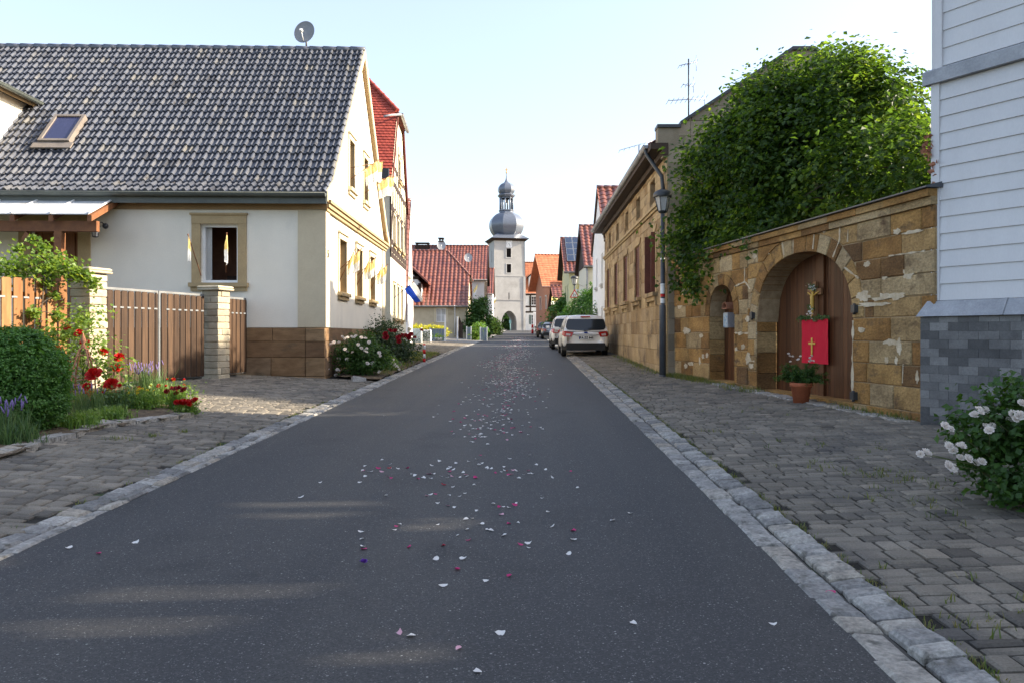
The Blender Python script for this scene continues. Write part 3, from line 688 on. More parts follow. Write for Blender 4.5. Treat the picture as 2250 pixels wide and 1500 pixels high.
def timber(h, sd, bars, proud=.02, w=.14, mat=None, n=0.):
    mb = MB(); F = h.F(sd)
    for (u0, z0), (u1, z1) in bars:
        L = sqrt((u1 - u0) ** 2 + (z1 - z0) ** 2); pu, pz = -(z1 - z0) / L * w / 2, (u1 - u0) / L * w / 2; pr = proud + R.uniform(0, .008)
        q = [(u0 - pu, z0 - pz), (u0 + pu, z0 + pz), (u1 + pu, z1 + pz), (u1 - pu, z1 - pz)]
        mb.prism(q, lambda a, b, c: F(a, b, c), n - .02, n + pr)
    return mb.build('timber_frame', mat or m_timber, h.o)

# ================================================================== farmhouse with the dark tiled roof (west side)
h = H('farmhouse', 'cream farmhouse with dark grey tiled roof, skylight and ochre stone trims, beside the driveway gate', 'house', -4.94, 19.4, .45, 1.5, 0, 9.5)
o = h.o; FS = lambda u, z, n: (u, -n, z - .45); FE = lambda u, z, n: (n, u, z - .45)
apex = 4.75
def gtop(u): return min(4.95 + (10.08 - 4.95) * (1 - abs(u - apex) / apex), 10.05)
hS = [(-2.99, -2.09, 2.78, 4.21), (-7.02, -5.92, .7, 4.15)]
hE = [(1.66, 2.56, 2.65, 4.06), (4.05, 4.95, 2.65, 4.06), (6.4, 7.3, 2.65, 4.06), (3.0, 3.7, 5.66, 7.02), (5.25, 5.95, 5.66, 7.02)]
mb = MB(); wall(mb, FS, -14, 0, 1.70, 4.6, hS, .2); wall(mb, FE, 0, 9.5, 1.70, gtop, hE, .22, brk=[apex], rmi=1)
wall(mb, lambda u, z, n: (u, 9.5 + n, z - .45), -14, 0, 0, 4.9); wall(mb, lambda u, z, n: (-14 - n, u, z - .45), 0, 9.5, 0, gtop, brk=[apex])
mb.quad(FS(-14, 4.6, 0), FS(0, 4.6, 0), FS(0, 5.1, 0), FS(-14, 5.1, 0))
mb.build('wall', [m_plaster, m_ochre], o)
mb = MB(); cs = [.1, .52, .98, 1.36, 1.692]
ashlar(mb, FS, -14, -.46, cs, (.9, 1.9), [(-7.02, -5.92, .1, 1.9)], seed=3, gap=.004, proud=.03, tr=(.1, .95)); ashlar(mb, FS, -.455, .02, cs, (1.5, 2), seed=5, gap=.004, proud=.045)
ashlar(mb, FE, 0, 9.5, cs, (.7, 1.6), seed=4, gap=.004, proud=.02)
mb.fbox(FS, -14, -7.1, .0, 1.695, -.2, -.012); mb.fbox(FS, -5.9, 0, .0, 1.695, -.2, -.012); mb.fbox(FE, .21, 9.5, 0, 1.695, -.2, -.012)
mb.build('plinth', m_plinth, o)
mb = MB(); mb.fbox(FS, -.64, .035, 1.705, 4.56, -.02, .035); mb.fbox(FE, -.033, .40, 1.706, 4.54, -.02, .037)
mb.fbox(FE, 8.95, 9.5, 1.706, 4.54, -.02, .03); build_each(mb, 'corner_pilaster', m_pilaster, o)
mb = MB(); mb.fbox(FS, -14, -.45, 4.555, 4.72, -.02, .05); mb.fbox(FS, -14, -.45, 4.722, 4.88, -.02, .09); mb.fbox(FS, -.449, .075, 4.562, 4.73, -.02, .075); mb.fbox(FS, -.449, .11, 4.732, 4.885, -.02, .12)
mb.build('frieze', m_frieze, o)
mb = MB(); mb.fbox(FE, -.05, 9.6, 4.54, 4.62, -.02, .07); mb.fbox(FE, -.06, 9.6, 4.622, 4.72, -.02, .12); mb.fbox(FE, -.06, 9.62, 4.722, 4.80, -.02, .17)
mb.build('cornice', m_ochre, o)
# roof
mb = MB(); RP = [(-.35, 4.90 - .45), (.3, 5.29 - .45), (4.75, 10.12 - .45)]
tiles(mb, (0, 0, 0), (1, 0, 0), (0, 1, 0), RP, -14.2, .12, tw=.30, rh=.318, roll=.066, lip=.05, prof=PAN, seed=8)
tiles(mb, (0, 9.5, 0), (1, 0, 0), (0, -1, 0), RP, -14.2, .12, tw=.6, rh=.64, roll=.04, prof=STI, seed=9)
ridge(mb, (-14.2, apex, 9.70), (.12, apex, 9.70), .10, .40); mb.build('roof', [m_roofdk, m_frieze], o)
mb = MB()
for sg, y0 in ((1, 0), (-1, 9.5)):
    for (a, b), (c, d) in zip(RP, RP[1:]):
        mb.hexa([(.105, y0 + sg * a, b - .20), (.15, y0 + sg * a, b - .20), (.15, y0 + sg * c, d - .20), (.105, y0 + sg * c, d - .20), (.105, y0 + sg * a, b + .05), (.15, y0 + sg * a, b + .05), (.15, y0 + sg * c, d + .05), (.105, y0 + sg * c, d + .05)])
mb.build('verge_board', m_pilaster, o)
mb = MB(); gutter(mb, (-14.2, -.43, 4.44), (.12, -.43, 4.44), .085); mb.build('gutter', m_gutter, o)
mb = MB(); mb.fbox(FS, -14.2, .12, 4.66, 4.87, .28, .34); mb.build('fascia', m_gutter, o)
# front window with an open sash and a dark room behind
wn = window(o, FS, -2.99, -2.09, 2.78, 4.21, .17, m_white, .07, 0, 0, None, m_ochre, m_ochre, .21, .03)
for c_ in list(wn.children):
    if c_.name.startswith('pane'): bpy.data.objects.remove(c_)
mb = MB(); mb.quad(FS(-4.2, 2.0, -1.9), FS(-.6, 2.0, -1.9), FS(-.6, 4.5, -1.9), FS(-4.2, 4.5, -1.9)); mb.quad(FS(-4.2, 2.0, -.25), FS(-4.2, 2.0, -3), FS(-4.2, 4.5, -3), FS(-4.2, 4.5, -.25)); mb.quad(FS(-.6, 2.0, -.25), FS(-.6, 2.0, -3), FS(-.6, 4.5, -3), FS(-.6, 4.5, -.25))
mb.quad(FS(-4.2, 4.5, -.25), FS(-.6, 4.5, -.25), FS(-.6, 4.5, -3), FS(-4.2, 4.5, -3)); mb.quad(FS(-4.2, 2.0, -.25), FS(-.6, 2.0, -.25), FS(-.6, 2.0, -3), FS(-4.2, 2.0, -3)); mb.build('room', m_warm, wn)
mb = MB()
for i in range(10): u = -2.93 + i * .014; mb.quad(FS(u, 2.85, -.20 - .03 * (i % 2)), FS(u + .014, 2.85, -.20 - .03 * ((i + 1) % 2)), FS(u + .014, 4.14, -.20 - .03 * ((i + 1) % 2)), FS(u, 4.14, -.20 - .03 * (i % 2)))
mb.build('curtain', m_wflag, wn); mb = MB(); mb.fbox(FS, -2.7, -2.1, 2.5, 3.02, -1.5, -1.0); mb.fbox(FS, -2.45, -2.4, 3.02, 3.3, -1.1, -1.05); mb.build('chair', m_timber, wn)
mb = MB(); mb.fbox(FS, -2.97, -2.93, 2.84, 4.15, -.60, -.175); mb.build('open_sash', m_white, wn)
for k in hE[:3]: window(o, FE, *k, .2, m_frieze, .06, 1, 1, None, m_ochre, m_pilaster, .15, .03)
for k in hE[3:]: window(o, FE, *k, .2, m_frieze, .06, 1, 1, None, m_pilaster, m_pilaster, .14, .03)
# skylight
mb = MB(); s_ = (9.67 - 4.84) / 4.45; nrm = Vector((0, -s_, 1)).normalized(); up = Vector((0, 1, s_)).normalized(); c0 = Vector((-7.17, 1.70, 4.84 + (1.70 - .3) * s_))
FK = lambda u, v, n: tuple(c0 + Vector((u, 0, 0)) + up * v + nrm * n)
frame(mb, FK, -.40, .40, -.60, .60, .075, .0, .19); mb.fbox(FK, -.5, .5, -.85, -.62, .10, .14); sk = mb.build('skylight', M('skylight_cladding', (.22, .19, .165), (.18, .155, .135), r=.5), o)
mb = MB(); mb.quad(FK(-.33, -.53, .15), FK(.33, -.53, .15), FK(.33, .53, .15), FK(-.33, .53, .15)); mb.build('pane', GLASS('skylight_glass', (.03, .035, .09)), sk)
# dormer at the far end of the roof
mb = MB(); mb.box(-11.6, -8.62, .5, 3.4, 5.0, 7.32); dm = mb.build('dormer', m_plaster, o)
mb = MB(); tiles(mb, (-8.3, .2, 0), (0, 1, 0), (-1, 0, 0), [(0, 7.38), (1.8, 8.15)], -.3, 3.1, tw=.3, rh=.32, seed=4); mb.build('dormer_roof', [m_roofdk, m_frieze], dm)
mb = MB(); gutter(mb, (-8.24, -.1, 7.38), (-8.24, 2.5, 7.38), .08); mb.build('gutter', m_gutter, dm)
# entrance door under the porch
mb = MB(); mb.fbox(FS, -7.02, -5.92, .7, 4.13, -.2, -.14)
for u in (-6.9, -6.5, -6.12): mb.fbox(FS, u - .06, u + .06, .75, 4.1, -.139, -.11)
for z in (.75, 2.1, 3.2, 3.98): mb.fbox(FS, -7.0, -5.94, z, z + .13, -.139, -.105)
dr = mb.build('door', M('oak_door', (.24, .095, .035), (.17, .062, .022), r=.45, stretch=(6, 6, .6)), o)
mb = MB()
for u in (-6.7, -6.3): mb.fbox(FS, u - .13, u + .13, 2.26, 3.18, -.137, -.12)
mb.build('pane', m_glass, dr)
mb = MB(); mb.fbox(FS, -7.32, -7.03, .7, 4.15, -.02, .04); mb.fbox(FS, -5.91, -5.62, .7, 4.15, -.02, .04); mb.fbox(FS, -7.32, -5.62, 4.155, 4.4, -.02, .05); mb.build('door_surround', m_ochre, o)
mb = MB(); tx = bpy.data.curves.new('t', 'FONT'); tx.body = '5'; tx.size = .26; tx.extrude = .008; to = bpy.data.objects.new('t', tx); COL.objects.link(to); bpy.context.view_layer.update()
me = bpy.data.meshes.new_from_object(to.evaluated_get(bpy.context.evaluated_depsgraph_get())); bpy.data.objects.remove(to); me.materials.clear(); me.materials.append(m_black)
hn = bpy.data.objects.new('house_number', me); COL.objects.link(hn); hn.parent = o; hn.rotation_euler = (pi / 2, 0, pi / 2); hn.location = (.045, .12, 3.42 - .45)

# porch canopy (leans on posts, fixed to the farmhouse)
pc = thing('porch_canopy', 'timber porch canopy with pale translucent roof panels over the farmhouse door', 'porch', (-10.9, 18.6, .7), radians(1.5))
mb = MB()
for i in range(5):
    a = -3.3 + i * .86; mb.hexa([(a + .01, -.68, 3.53), (a + .85, -.68, 3.53), (a + .85, .62, 4.12), (a + .01, .62, 4.12), (a + .01, -.68, 3.55), (a + .85, -.68, 3.55), (a + .85, .62, 4.14), (a + .01, .62, 4.14)])
build_each(mb, 'roof_panel', m_rooflight, pc)
mb = MB()
for i in range(6): a = -3.3 + i * .86; mb.hexa([(a - .02, -.70, 3.55), (a + .02, -.70, 3.55), (a + .02, .62, 4.14), (a - .02, .62, 4.14), (a - .02, -.70, 3.58), (a + .02, -.70, 3.58), (a + .02, .62, 4.17), (a - .02, .62, 4.17)])
build_each(mb, 'glazing_bar', m_white, pc)
mb = MB()
for i in range(6): a = -3.3 + i * .86; mb.hexa([(a - .05, -.66, 3.38), (a + .05, -.66, 3.38), (a + .05, .62, 3.96), (a - .05, .62, 3.96), (a - .05, -.66, 3.52), (a + .05, -.66, 3.52), (a + .05, .62, 4.10), (a - .05, .62, 4.10)])
build_each(mb, 'rafter', m_porch, pc)
mb = MB(); mb.box(-3.4, 1.05, -.45, -.31, 3.18, 3.42); mb.build('beam', m_porch, pc)
for x in (.10, -3.0):
    mb = MB(); mb.bbox(x, x + .17, -.47, -.29, -.1, 3.18, .01); ps = mb.build('post', m_porch, pc)
    mb = MB(); mb.hexa([(x - .75, -.44, 3.0), (x - .65, -.44, 3.18), (x - .65, -.34, 3.18), (x - .75, -.34, 3.0), (x - .0, -.44, 2.4), (x - .0, -.44, 2.55), (x - .0, -.34, 2.55), (x - .0, -.34, 2.4)]); mb.build('brace', m_porch, ps)
def lantern_wall():
    t = thing('wall_lantern', 'small black lantern fixed to the cream wall beside the porch', 'lantern', tuple(pt(221, 497, 18.9)))
    mb = MB(); mb.tube([(0.02, .2, .02), (.02, .02, .09), (-.06, -.12, .02)], .014, 6); mb.lathe([(.0, .0), (.06, 0), (.06, .02), (0, .02)], 12, (.02, .2, .02)); mb.ball((.03, .16, .02), .07, 10, 6); mb.build('bracket', m_lead, t)
    mb = MB(); mb.lathe([(.02, .03), (.13, -.03), (.115, -.045), (.02, -.04)], 6, (-.06, -.12, 0), smooth=False); mb.lathe([(.02, -.29), (.065, -.28), (.07, -.265), (0, -.26)], 6, (-.06, -.12, 0), smooth=False)
    for k in range(6): a = 2 * pi * k / 6; mb.tube([(-.06 + .1 * cos(a), -.12 + .1 * sin(a), -.045), (-.06 + .065 * cos(a), -.12 + .065 * sin(a), -.27)], .008, 4)
    mb.build('lamp_cage', m_lead, t); mb = MB(); mb.lathe([(.062, -.265), (.092, -.05)], 6, (-.06, -.12, 0), smooth=False); mb.build('lamp_glass', m_frost, t)
lantern_wall()
# ================================================================== fence, gates and pillars of the farmyard
dv = Vector((.25, .968, 0)); nv = Vector((.968, -.25, 0)); RZF = atan2(dv.y, dv.x) - pi / 2
def FG(o0, base):                         # along the fence line; outward n towards the street
    return lambda u, z, n: (u, -n, z - base)
def board_run(name, label, cat, p0, p1, zt, boards_w, gap, mats, seed, leafs=1, zb=None, frame_m=None, arch=False):
    p0, p1 = Vector(p0), Vector(p1); L = (p1 - p0).length; base = gz(p0.x, p0.y); rz = atan2(p1.y - p0.y, p1.x - p0.x)
    t = thing(name, label, cat, (p0.x, p0.y, base), rz); r = random.Random(seed)
    F = lambda u, z, n: (u, -n, z - base); zb = zb or base + .07; out = []
    per = L / leafs
    for k in range(leafs):
        a, b = k * per + .01, (k + 1) * per - .01; mb = MB()
        if frame_m:
            frame(mb, F, a, b, zb, zt + .03, .045, -.045, .0); fr = mb.build('gate_leaf' if leafs > 1 else 'gate_frame', frame_m, t)
        else:
            for z in (zb + .25, zt - .35): mb.fbox(F, 0, L, z, z + .1, -.10, -.04)
            fr = mb.build('rail', mats, t)
        mb = MB(); u = a + (.05 if frame_m else 0)
        while u < b - .06:
            w = min(boards_w * r.uniform(.94, 1.05), b - .04 - u if frame_m else 9); top = zt - .02 + r.uniform(-.006, .006); n0 = .003 + r.uniform(0, .006)
            c = .025; nn = .022
            mb.prism([(u, zb + .02), (u + w, zb + .02), (u + w, top - c), (u + w - c, top), (u + c, top), (u, top - c)], lambda p, q, h: F(p, q, h), n0, n0 + nn, r.random())
            u += w + gap
        mb.build('board', mats, fr if frame_m else t)
        mb = MB(); u = a + .05 + boards_w
        while u < b - .1:
            mb.fbox(F, u - .03, u + gap + .03, zt - .36, zt - .33, .03, .042); u += boards_w + gap
        build_each(mb, 'bracket', m_steel, fr if frame_m else t)
        if frame_m and arch:
            mb = MB(); u = a + .05 + boards_w
            while u < b - .1: mb.fbox(F, u + gap * .2, u + gap * .8, (zb + zt) / 2 + .02, zt - .02, -.03, -.018); u += boards_w + gap
            build_each(mb, 'bar', m_steel, fr)
    return t
board_run('board_fence', 'honey coloured wooden board fence beside the stone pillar, above the clipped green bush', 'fence', (-9.55, 9.4), (-8.30, 14.42), 2.5, .185, .048, m_fence, 3)
board_run('double_gate', 'two-leaf brown slatted driveway gate with grey steel frame between two stone pillars', 'gate', (-7.99, 15.02), (-7.24, 17.86), 2.40, .155, .03, m_gatew, 4, 2, None, m_gsteel, True)
board_run('side_gate', 'narrow brown slatted gate with steel frame between stone pillar and farmhouse wall', 'gate', (-7.02, 18.28), (-6.83, 19.36), 2.38, .15, .03, m_gatew, 6, 1, None, m_gsteel)
def pillar(label, c, ztop, seed):
    base = gz(*c) - .05; t = thing('stone_pillar', label, 'gate pillar', (c[0], c[1], base), atan2(dv.y, dv.x)); r = random.Random(seed); mb = MB(); z = 0; H_ = ztop - .10 - base; i = 0
    while z < H_ - .02:
        h = min(.145, H_ - z); s = .215; cut = r.uniform(-.12, .12)
        pcs = [(-s, cut, -s, s), (cut, s, -s, s)] if i % 2 else [(-s, s, -s, cut), (-s, s, cut, s)]
        for a, b, cc, d in pcs:
            j = lambda: r.uniform(-.009, .009)
            mb.bbox(a + .004 + j(), b - .004 + j(), cc + .004 + j(), d - .004 + j(), z + .004, z + h - .004, .014, r.random())
        z += h; i += 1
    mb.box(-.19, .19, -.19, .19, 0, H_, .2); mb.build('shaft', m_pillar, t)
    mb = MB(); mb.bbox(-.28, .28, -.28, .28, H_, H_ + .045, .012, .4); mb.bbox(-.285, .275, -.27, .285, H_ + .045, H_ + .10, .02, .75); mb.build('capstone', m_pillar, t)
pillar('pale split-stone gate pillar between the board fence and the double gate', (-8.15, 14.80), 2.76, 1)
pillar('pale split-stone gate pillar between the double gate and the narrow side gate', (-7.07, 18.07), 2.62, 2)

# ================================================================== west side houses
hB = simple_house('half_timbered_house', 'tall half-timbered house with bright red half-hipped roof behind the cream farmhouse', -15.48, 31.35, 3.7, 10, 7.0, 7.9, 13.0, wm=m_creamw, rm=m_roofred2, hip=(11.1, 1.6), ov=.35, vo=.06, tw=.19, rh=.17, roll=.006, prof=[(0, 0), (.08, .0), (.5, 1), (.92, 0)], stag=1, seed=12, verge=m_timberr,
    holes={'E': [(1.0, 1.8, 2.2, 3.6), (2.7, 3.5, 2.2, 3.6), (4.4, 5.2, 2.2, 3.6), (1.1, 1.8, 5.3, 6.5), (2.8, 3.5, 5.3, 6.5), (4.6, 5.3, 5.3, 6.5), (3.2, 3.9, 8.3, 9.3)]}, win=dict(sill=m_ochre, sur=m_pilaster, sw=.1, mul=1))
bars = [((0, z), (7., z)) for z in (4.75, 5.0, 7.8)] + [((.7, z), (6.3, z)) for z in (8.5,)] + [((u, 4.8), (u, 7.8)) for u in (.08, .95, 1.95, 2.65, 3.65, 4.45, 5.45, 6.2, 6.9)] + [((u, 7.8), (u, 9.8)) for u in (2.2, 3.1, 4.0, 4.9)] + [((0, z), (7., z)) for z in (5.3, 6.7)]
timber(hB, 'E', bars + [((.1, 4.9), (.95, 7.7)), ((6.9, 4.9), (6.2, 7.7))], w=.2)
mb = MB(); mb.box(9.2, 9.98, -.5, -.3, 6.75, 7.15); mb.build('eave_box', m_lead, hB.o)
mb = MB(); F = hB.F('E')
for s in (0, 1):
    pts = [(-.3, 7.45), (2.15, 11.05)] if not s else [(7.3, 7.45), (4.85, 11.05)]
    (u0, z0), (u1, z1) = pts; mb.prism([(u0, z0 - .25), (u0, z0 + .05), (u1, z1 + .05), (u1, z1 - .25)], lambda p, q, hh: F(p, q, hh), .07, .12)
build_each(mb, 'barge_board', m_timberr, hB.o)
mb = MB(); gutter(mb, (10.26, 1.9, 10.95 - hB.zb), (10.26, 5.1, 10.95 - hB.zb), .07); mb.tube([(10.26, 1.95, 10.9 - hB.zb), (9.9, 1.5, 10.75 - hB.zb), (9.6, 1.2, 10.6 - hB.zb)], .045, 8); mb.build('hip_gutter', m_zinc, hB.o)
simple_house('low_eaved_barn', 'white-gabled house with steep low red tile roof beside the half-timbered house', -14.0, 38.7, 5.7, 8, 7.6, 2.9, 8.8, wm=m_whitew, rm=m_roofred, ov=.45, vo=.08, tw=.26, rh=.34, roll=.05, seed=20, holes={'E': [(2.1, 2.9, 1.9, 3.1), (3.9, 4.6, 1.9, 3.1), (2.8, 3.5, 4.6, 5.7)]}, win=dict(sill=m_pilaster), verge=m_white)
hD = simple_house('hipped_roof_house', 'beige rendered house with broad red half-hipped tile roof and one small shuttered window', -17.1, 65.58, 2, 12, 11, 4.06, 9.0, wm=m_beigew, rm=m_roofred, hip=(6.6, 2.1), ov=.35, vo=.2, tw=.36, rh=.40, roll=.075, kick=1, seed=30, holes={'S': [(9.55, 10.35, 2.55, 3.7)], 'E': [(1.5, 2.3, 1.9, 3.2), (3.6, 4.3, 1.9, 3.2), (3.2, 4, 4.6, 5.7)]}, win=dict(sur=m_pilaster, sw=.18, tr=1, glass=m_greyw))
mb = MB(); F = hD.F('S'); z0 = hD.zb
mb.prism([(4.6, 4.2), (8.3, 4.2), (8.3, 5.7), (6.45, 7.9), (4.6, 5.7)], lambda p, q, n: F(p, q, n), -5, .02); dm = mb.build('dormer', m_whitew, hD.o)
mb = MB()
for sg in (-1, 1): mb.prism([(6.45, 8.02), (6.45, 8.2), (6.45 + sg * 2.5, 5.85), (6.45 + sg * 2.5, 5.67)][::sg], lambda p, q, n: F(p, q, n), -5, .6, .4)
mb.build('dormer_roof', m_roofred, dm)
mb = MB()
for (a, b), (c, d) in [((8.2, 4.2), (8.2, 5.75)), ((4.7, 5.5), (8.3, 5.5)), ((4.7, 4.9), (8.3, 4.9)), ((4.7, 6.2), (8.1, 6.2)), ((7.2, 4.2), (7.2, 6.8))]:
    L = sqrt((c - a) ** 2 + (d - b) ** 2); pu, pz = -(d - b) / L * .12, (c - a) / L * .12
    mb.prism([(a - pu, b - pz), (a + pu, b + pz), (c + pu, d + pz), (c - pu, d - pz)], lambda p, q, n: F(p, q, n), 0, .05 + R.uniform(0, .01))
mb.build('timber_frame', m_timber, dm)
mb = MB(); mb.tube([hD.F('S')(11.1, z0, .08), hD.F('S')(11.1, 3.6, .08), hD.F('S')(11.1, 3.9, .4)], .05, 8); mb.build('downpipe', m_white, hD.o)
hE_ = simple_house('long_red_roof_house', 'house with plain red roof, two satellite dishes and chimneys, behind the beige half-hipped house', -18.6, 83, 1, 14.1, 9, 7.5, 11.25, wm=m_greyw, rm=m_roofred, tw=.34, rh=.40, roll=.05, seed=40, holes={'E': [(2, 3, 3.4, 4.8), (5, 6, 3.4, 4.8), (4, 5, 7.4, 8.5)]}, vo=.3)
timber(hE_, 'E', [((0, z), (9, z)) for z in (5.2, 7.4)] + [((u, 5.2), (u, 7.4)) for u in (.1, 1.6, 3, 4.5, 6, 7.5, 8.9)], w=.2, proud=.04)
for x, hh, w in ((7.2, 9.72, 1.4), (9.25, 10.25, .5)):
    mb = MB(); b = 9.6
    mb.bbox(x - w / 2, x + w / 2, 3.4, 4.4, 8.3, hh - .4, .02); mb.box(x - w / 2 - .06, x + w / 2 + .06, 3.34, 4.46, hh - .4, hh - .3)
    for dx in (-w / 2 + .1, w / 2 - .1):
        for yy in (3.5, 4.3): mb.box(x + dx - .06, x + dx + .06, yy - .06, yy + .06, hh - .3, hh)
    mb.box(x - w / 2 - .06, x + w / 2 + .06, 3.34, 4.46, hh, hh + .08); mb.build('chimney', m_timber, hE_.o)
simple_house('white_gate_house', 'small white house with red roof tucked against the clock tower', -12.7, 106, 1, 8, 8, 7.2, 10.6, wm=m_whitew, rm=m_roofred, tw=.34, rh=.42, roll=.06, seed=44)

# ================================================================== clock tower
TZ = 2.16; tw_ = thing('clock_tower', 'grey town gate tower with clock, pointed archway and double slate onion dome', 'tower', (-5.45, 128.5, TZ), radians(13)); W5, ZE = 5.25, 14.8
mb = MB(); Ft = lambda u, z, n: (u, -n, z); Fb = lambda u, z, n: (u, W5 + n, z); ac, aw, zs, zp = 2.55, 1.25, 1.35, 3.2
def pointed(u):
    t = abs(u - ac) / aw
    return 0 if t >= 1 else zs + (zp - zs) * sqrt(max(0, 1 - t ** 1.7))
us = list(np.linspace(0, ac - aw, 3)) + list(np.linspace(ac - aw, ac + aw, 21)) + list(np.linspace(ac + aw, W5, 3))
low = lambda u: pointed(min(max(u, ac - aw + 1e-4), ac + aw - 1e-4)) if abs(u - ac) < aw - 1e-6 else 0
tap = lambda z: .10 * z / ZE
def FT(u, z, n): return (tap(z) + u * (1 - 2 * tap(z) / W5), tap(z) - n, z)
hol = [(2.1, 2.9, 11.85, 13.3), (2.15, 2.9, 9.35, 10.75), (2.45, 2.6, 5.0, 6.1)]
wall(mb, FT, 0, W5, zp + .3, ZE, hol, .5)
for a, b in zip(us, us[1:]):
    la = zs if abs(a - (ac - aw)) < 1e-6 or abs(a - ac - aw) < 1e-6 else low(a); lb = zs if abs(b - (ac - aw)) < 1e-6 or abs(b - ac - aw) < 1e-6 else low(b)
    if b <= ac - aw + 1e-6 or a >= ac + aw - 1e-6: la = lb = 0
    for Fq in (FT, Fb):
        mb.quad(Fq(a, la, 0), Fq(b, lb, 0), Fq(b, zp + .3, 0), Fq(a, zp + .3, 0))
    if not (b <= ac - aw + 1e-6 or a >= ac + aw - 1e-6): mb.quad(FT(a, la, 0), FT(b, lb, 0), Fb(b, lb, 0), Fb(a, la, 0))
for u in (ac - aw, ac + aw): mb.quad(FT(u, 0, 0), FT(u, zs, 0), Fb(u, zs, 0), Fb(u, 0, 0))
mb.quad(Fb(0, zp + .3, 0), Fb(W5, zp + .3, 0), Fb(W5, ZE, 0), Fb(0, ZE, 0))
FW = lambda u, z, n: (tap(z) - n, u, z); wall(mb, FW, .0, W5, 0, ZE, [(2.3, 2.7, 11.2, 13)], .4)
mb.quad((W5, 0, 0), (W5, W5, 0), (W5 - .1, W5, ZE), (W5 - .1, 0, ZE)); mb.build('shaft', m_tower, tw_)
mb = MB()
for z, k in ((8.75, .05), (4.9, .07)): mb.box(-k + tap(z), W5 + k - tap(z), -k + tap(z), W5 + k - .1, z, z + .12)
mb.box(0, .35, -.05, .3, 0, 8.7); mb.box(4.9, W5 + .02, -.05, .3, 0, 8.7); mb.build('string_course', m_tower, tw_)
for a, b, c, d in hol[:2]:
    mb = MB(); frame(mb, FT, a - .12, b + .12, c - .12, d + .12, .12, -.02, .05); wn = mb.build('sound_opening', m_greyw, tw_)
    mb = MB(); mb.fbox(FT, a, b, c, d, -.5, -.4); k = c
    while k < d: mb.fbox(FT, a, b, k, k + .05, -.4, -.3); k += .17
    mb.build('louvre', m_dark, wn)
mb = MB(); mb.fbox(FT, 2.05, 3.05, 13.45, 14.65, .0, .05); ck = mb.build('clock', m_white, tw_)
mb = MB(); cx, cz = 2.55, 14.05
for k in range(12): a = 2 * pi * k / 12; mb.fbox(FT, cx + .43 * cos(a) - .025, cx + .43 * cos(a) + .025, cz + .43 * sin(a) - .04, cz + .43 * sin(a) + .04, .05, .06)
for a, l in ((radians(-75), .38), (radians(200), .26)):
    p, q = cos(a), sin(a); mb.prism([(cx - q * .03, cz + p * .03), (cx + q * .03, cz - p * .03), (cx + p * l + q * .02, cz + q * l - p * .02), (cx + p * l - q * .02, cz + q * l + p * .02)], lambda u, z, n: FT(u, z, n), .05, .07)
mb.build('clock_hand', m_black, ck)
C5 = W5 / 2; e = .45
mb = MB()
for za, zb_, ea, eb in ((ZE - .25, ZE, .12, .3), (ZE, ZE + .12, .45, .5)):
    mb.hexa([(-ea, -ea, za), (W5 + ea, -ea, za), (W5 + ea, W5 + ea, za), (-ea, W5 + ea, za), (-eb, -eb, zb_), (W5 + eb, -eb, zb_), (W5 + eb, W5 + eb, zb_), (-eb, W5 + eb, zb_)])
mb.build('eave_cornice', m_timber, tw_)
mb = MB(); q = 1.9; mb.hexa([(-.5, -.5, ZE + .121), (W5 + .5, -.5, ZE + .121), (W5 + .5, W5 + .5, ZE + .121), (-.5, W5 + .5, ZE + .121), (C5 - q, C5 - q, ZE + .95), (C5 + q, C5 - q, ZE + .95), (C5 + q, C5 + q, ZE + .95), (C5 - q, C5 + q, ZE + .95)])
mb.build('skirt_roof', m_onion, tw_)
def octo(prof, mat, name, par, rot=pi / 8, n=8):
    mb = MB(); mb.lathe([(r / cos(pi / 8), z) for r, z in prof], n, (C5, C5, 0), rot=rot, smooth=False); return mb.build(name, mat, par)
Z0 = ZE + .75
def spl(P, k=5):
    out = []
    for i in range(len(P) - 1):
        p0, p1, p2, p3 = P[max(i - 1, 0)], P[i], P[i + 1], P[min(i + 2, len(P) - 1)]
        for j in range(k):
            t = j / k; out.append(tuple(.5 * (2 * p1[c] + (p2[c] - p0[c]) * t + (2 * p0[c] - 5 * p1[c] + 4 * p2[c] - p3[c]) * t * t + (3 * p1[c] - p0[c] - 3 * p2[c] + p3[c]) * t ** 3) for c in (0, 1)))
    return out + [P[-1]]
octo(spl([(1.95, Z0), (2.45, Z0 + .7), (2.72, Z0 + 1.7), (2.55, Z0 + 2.6), (1.95, Z0 + 3.4), (1.25, Z0 + 3.8), (1.08, Z0 + 4.15)]), m_onion, 'onion_dome', tw_)
Z1 = Z0 + 4.1; mb = MB(); mb.lathe([(1.25, Z1), (1.32, Z1 + .08), (1.32, Z1 + .2), (0, Z1 + .22)], 8, (C5, C5, 0), rot=pi / 8, smooth=False); lt = mb.build('lantern', m_onion, tw_)
mb = MB()
for k in range(8):
    a = 2 * pi * k / 8 + pi / 8; x, y = C5 + 1.05 * cos(a), C5 + 1.05 * sin(a); mb.tube([(x, y, Z1 + .2), (x, y, Z1 + 2.3)], .13, 6)
    a2 = a + pi / 4; x2, y2 = C5 + 1.05 * cos(a2), C5 + 1.05 * sin(a2); A, B = Vector((x, y, 0)), Vector((x2, y2, 0))
    for i in range(6):
        t0, t1 = i / 6, (i + 1) / 6; f = lambda t: Z1 + 1.75 + .4 * sqrt(max(0, 1 - (2 * t - 1) ** 2)); zt = Z1 + 2.35
        P, Q = A.lerp(B, t0), A.lerp(B, t1); mb.quad((P.x, P.y, f(t0)), (Q.x, Q.y, f(t1)), (Q.x, Q.y, zt), (P.x, P.y, zt))
mb.build('post', m_onion, lt)
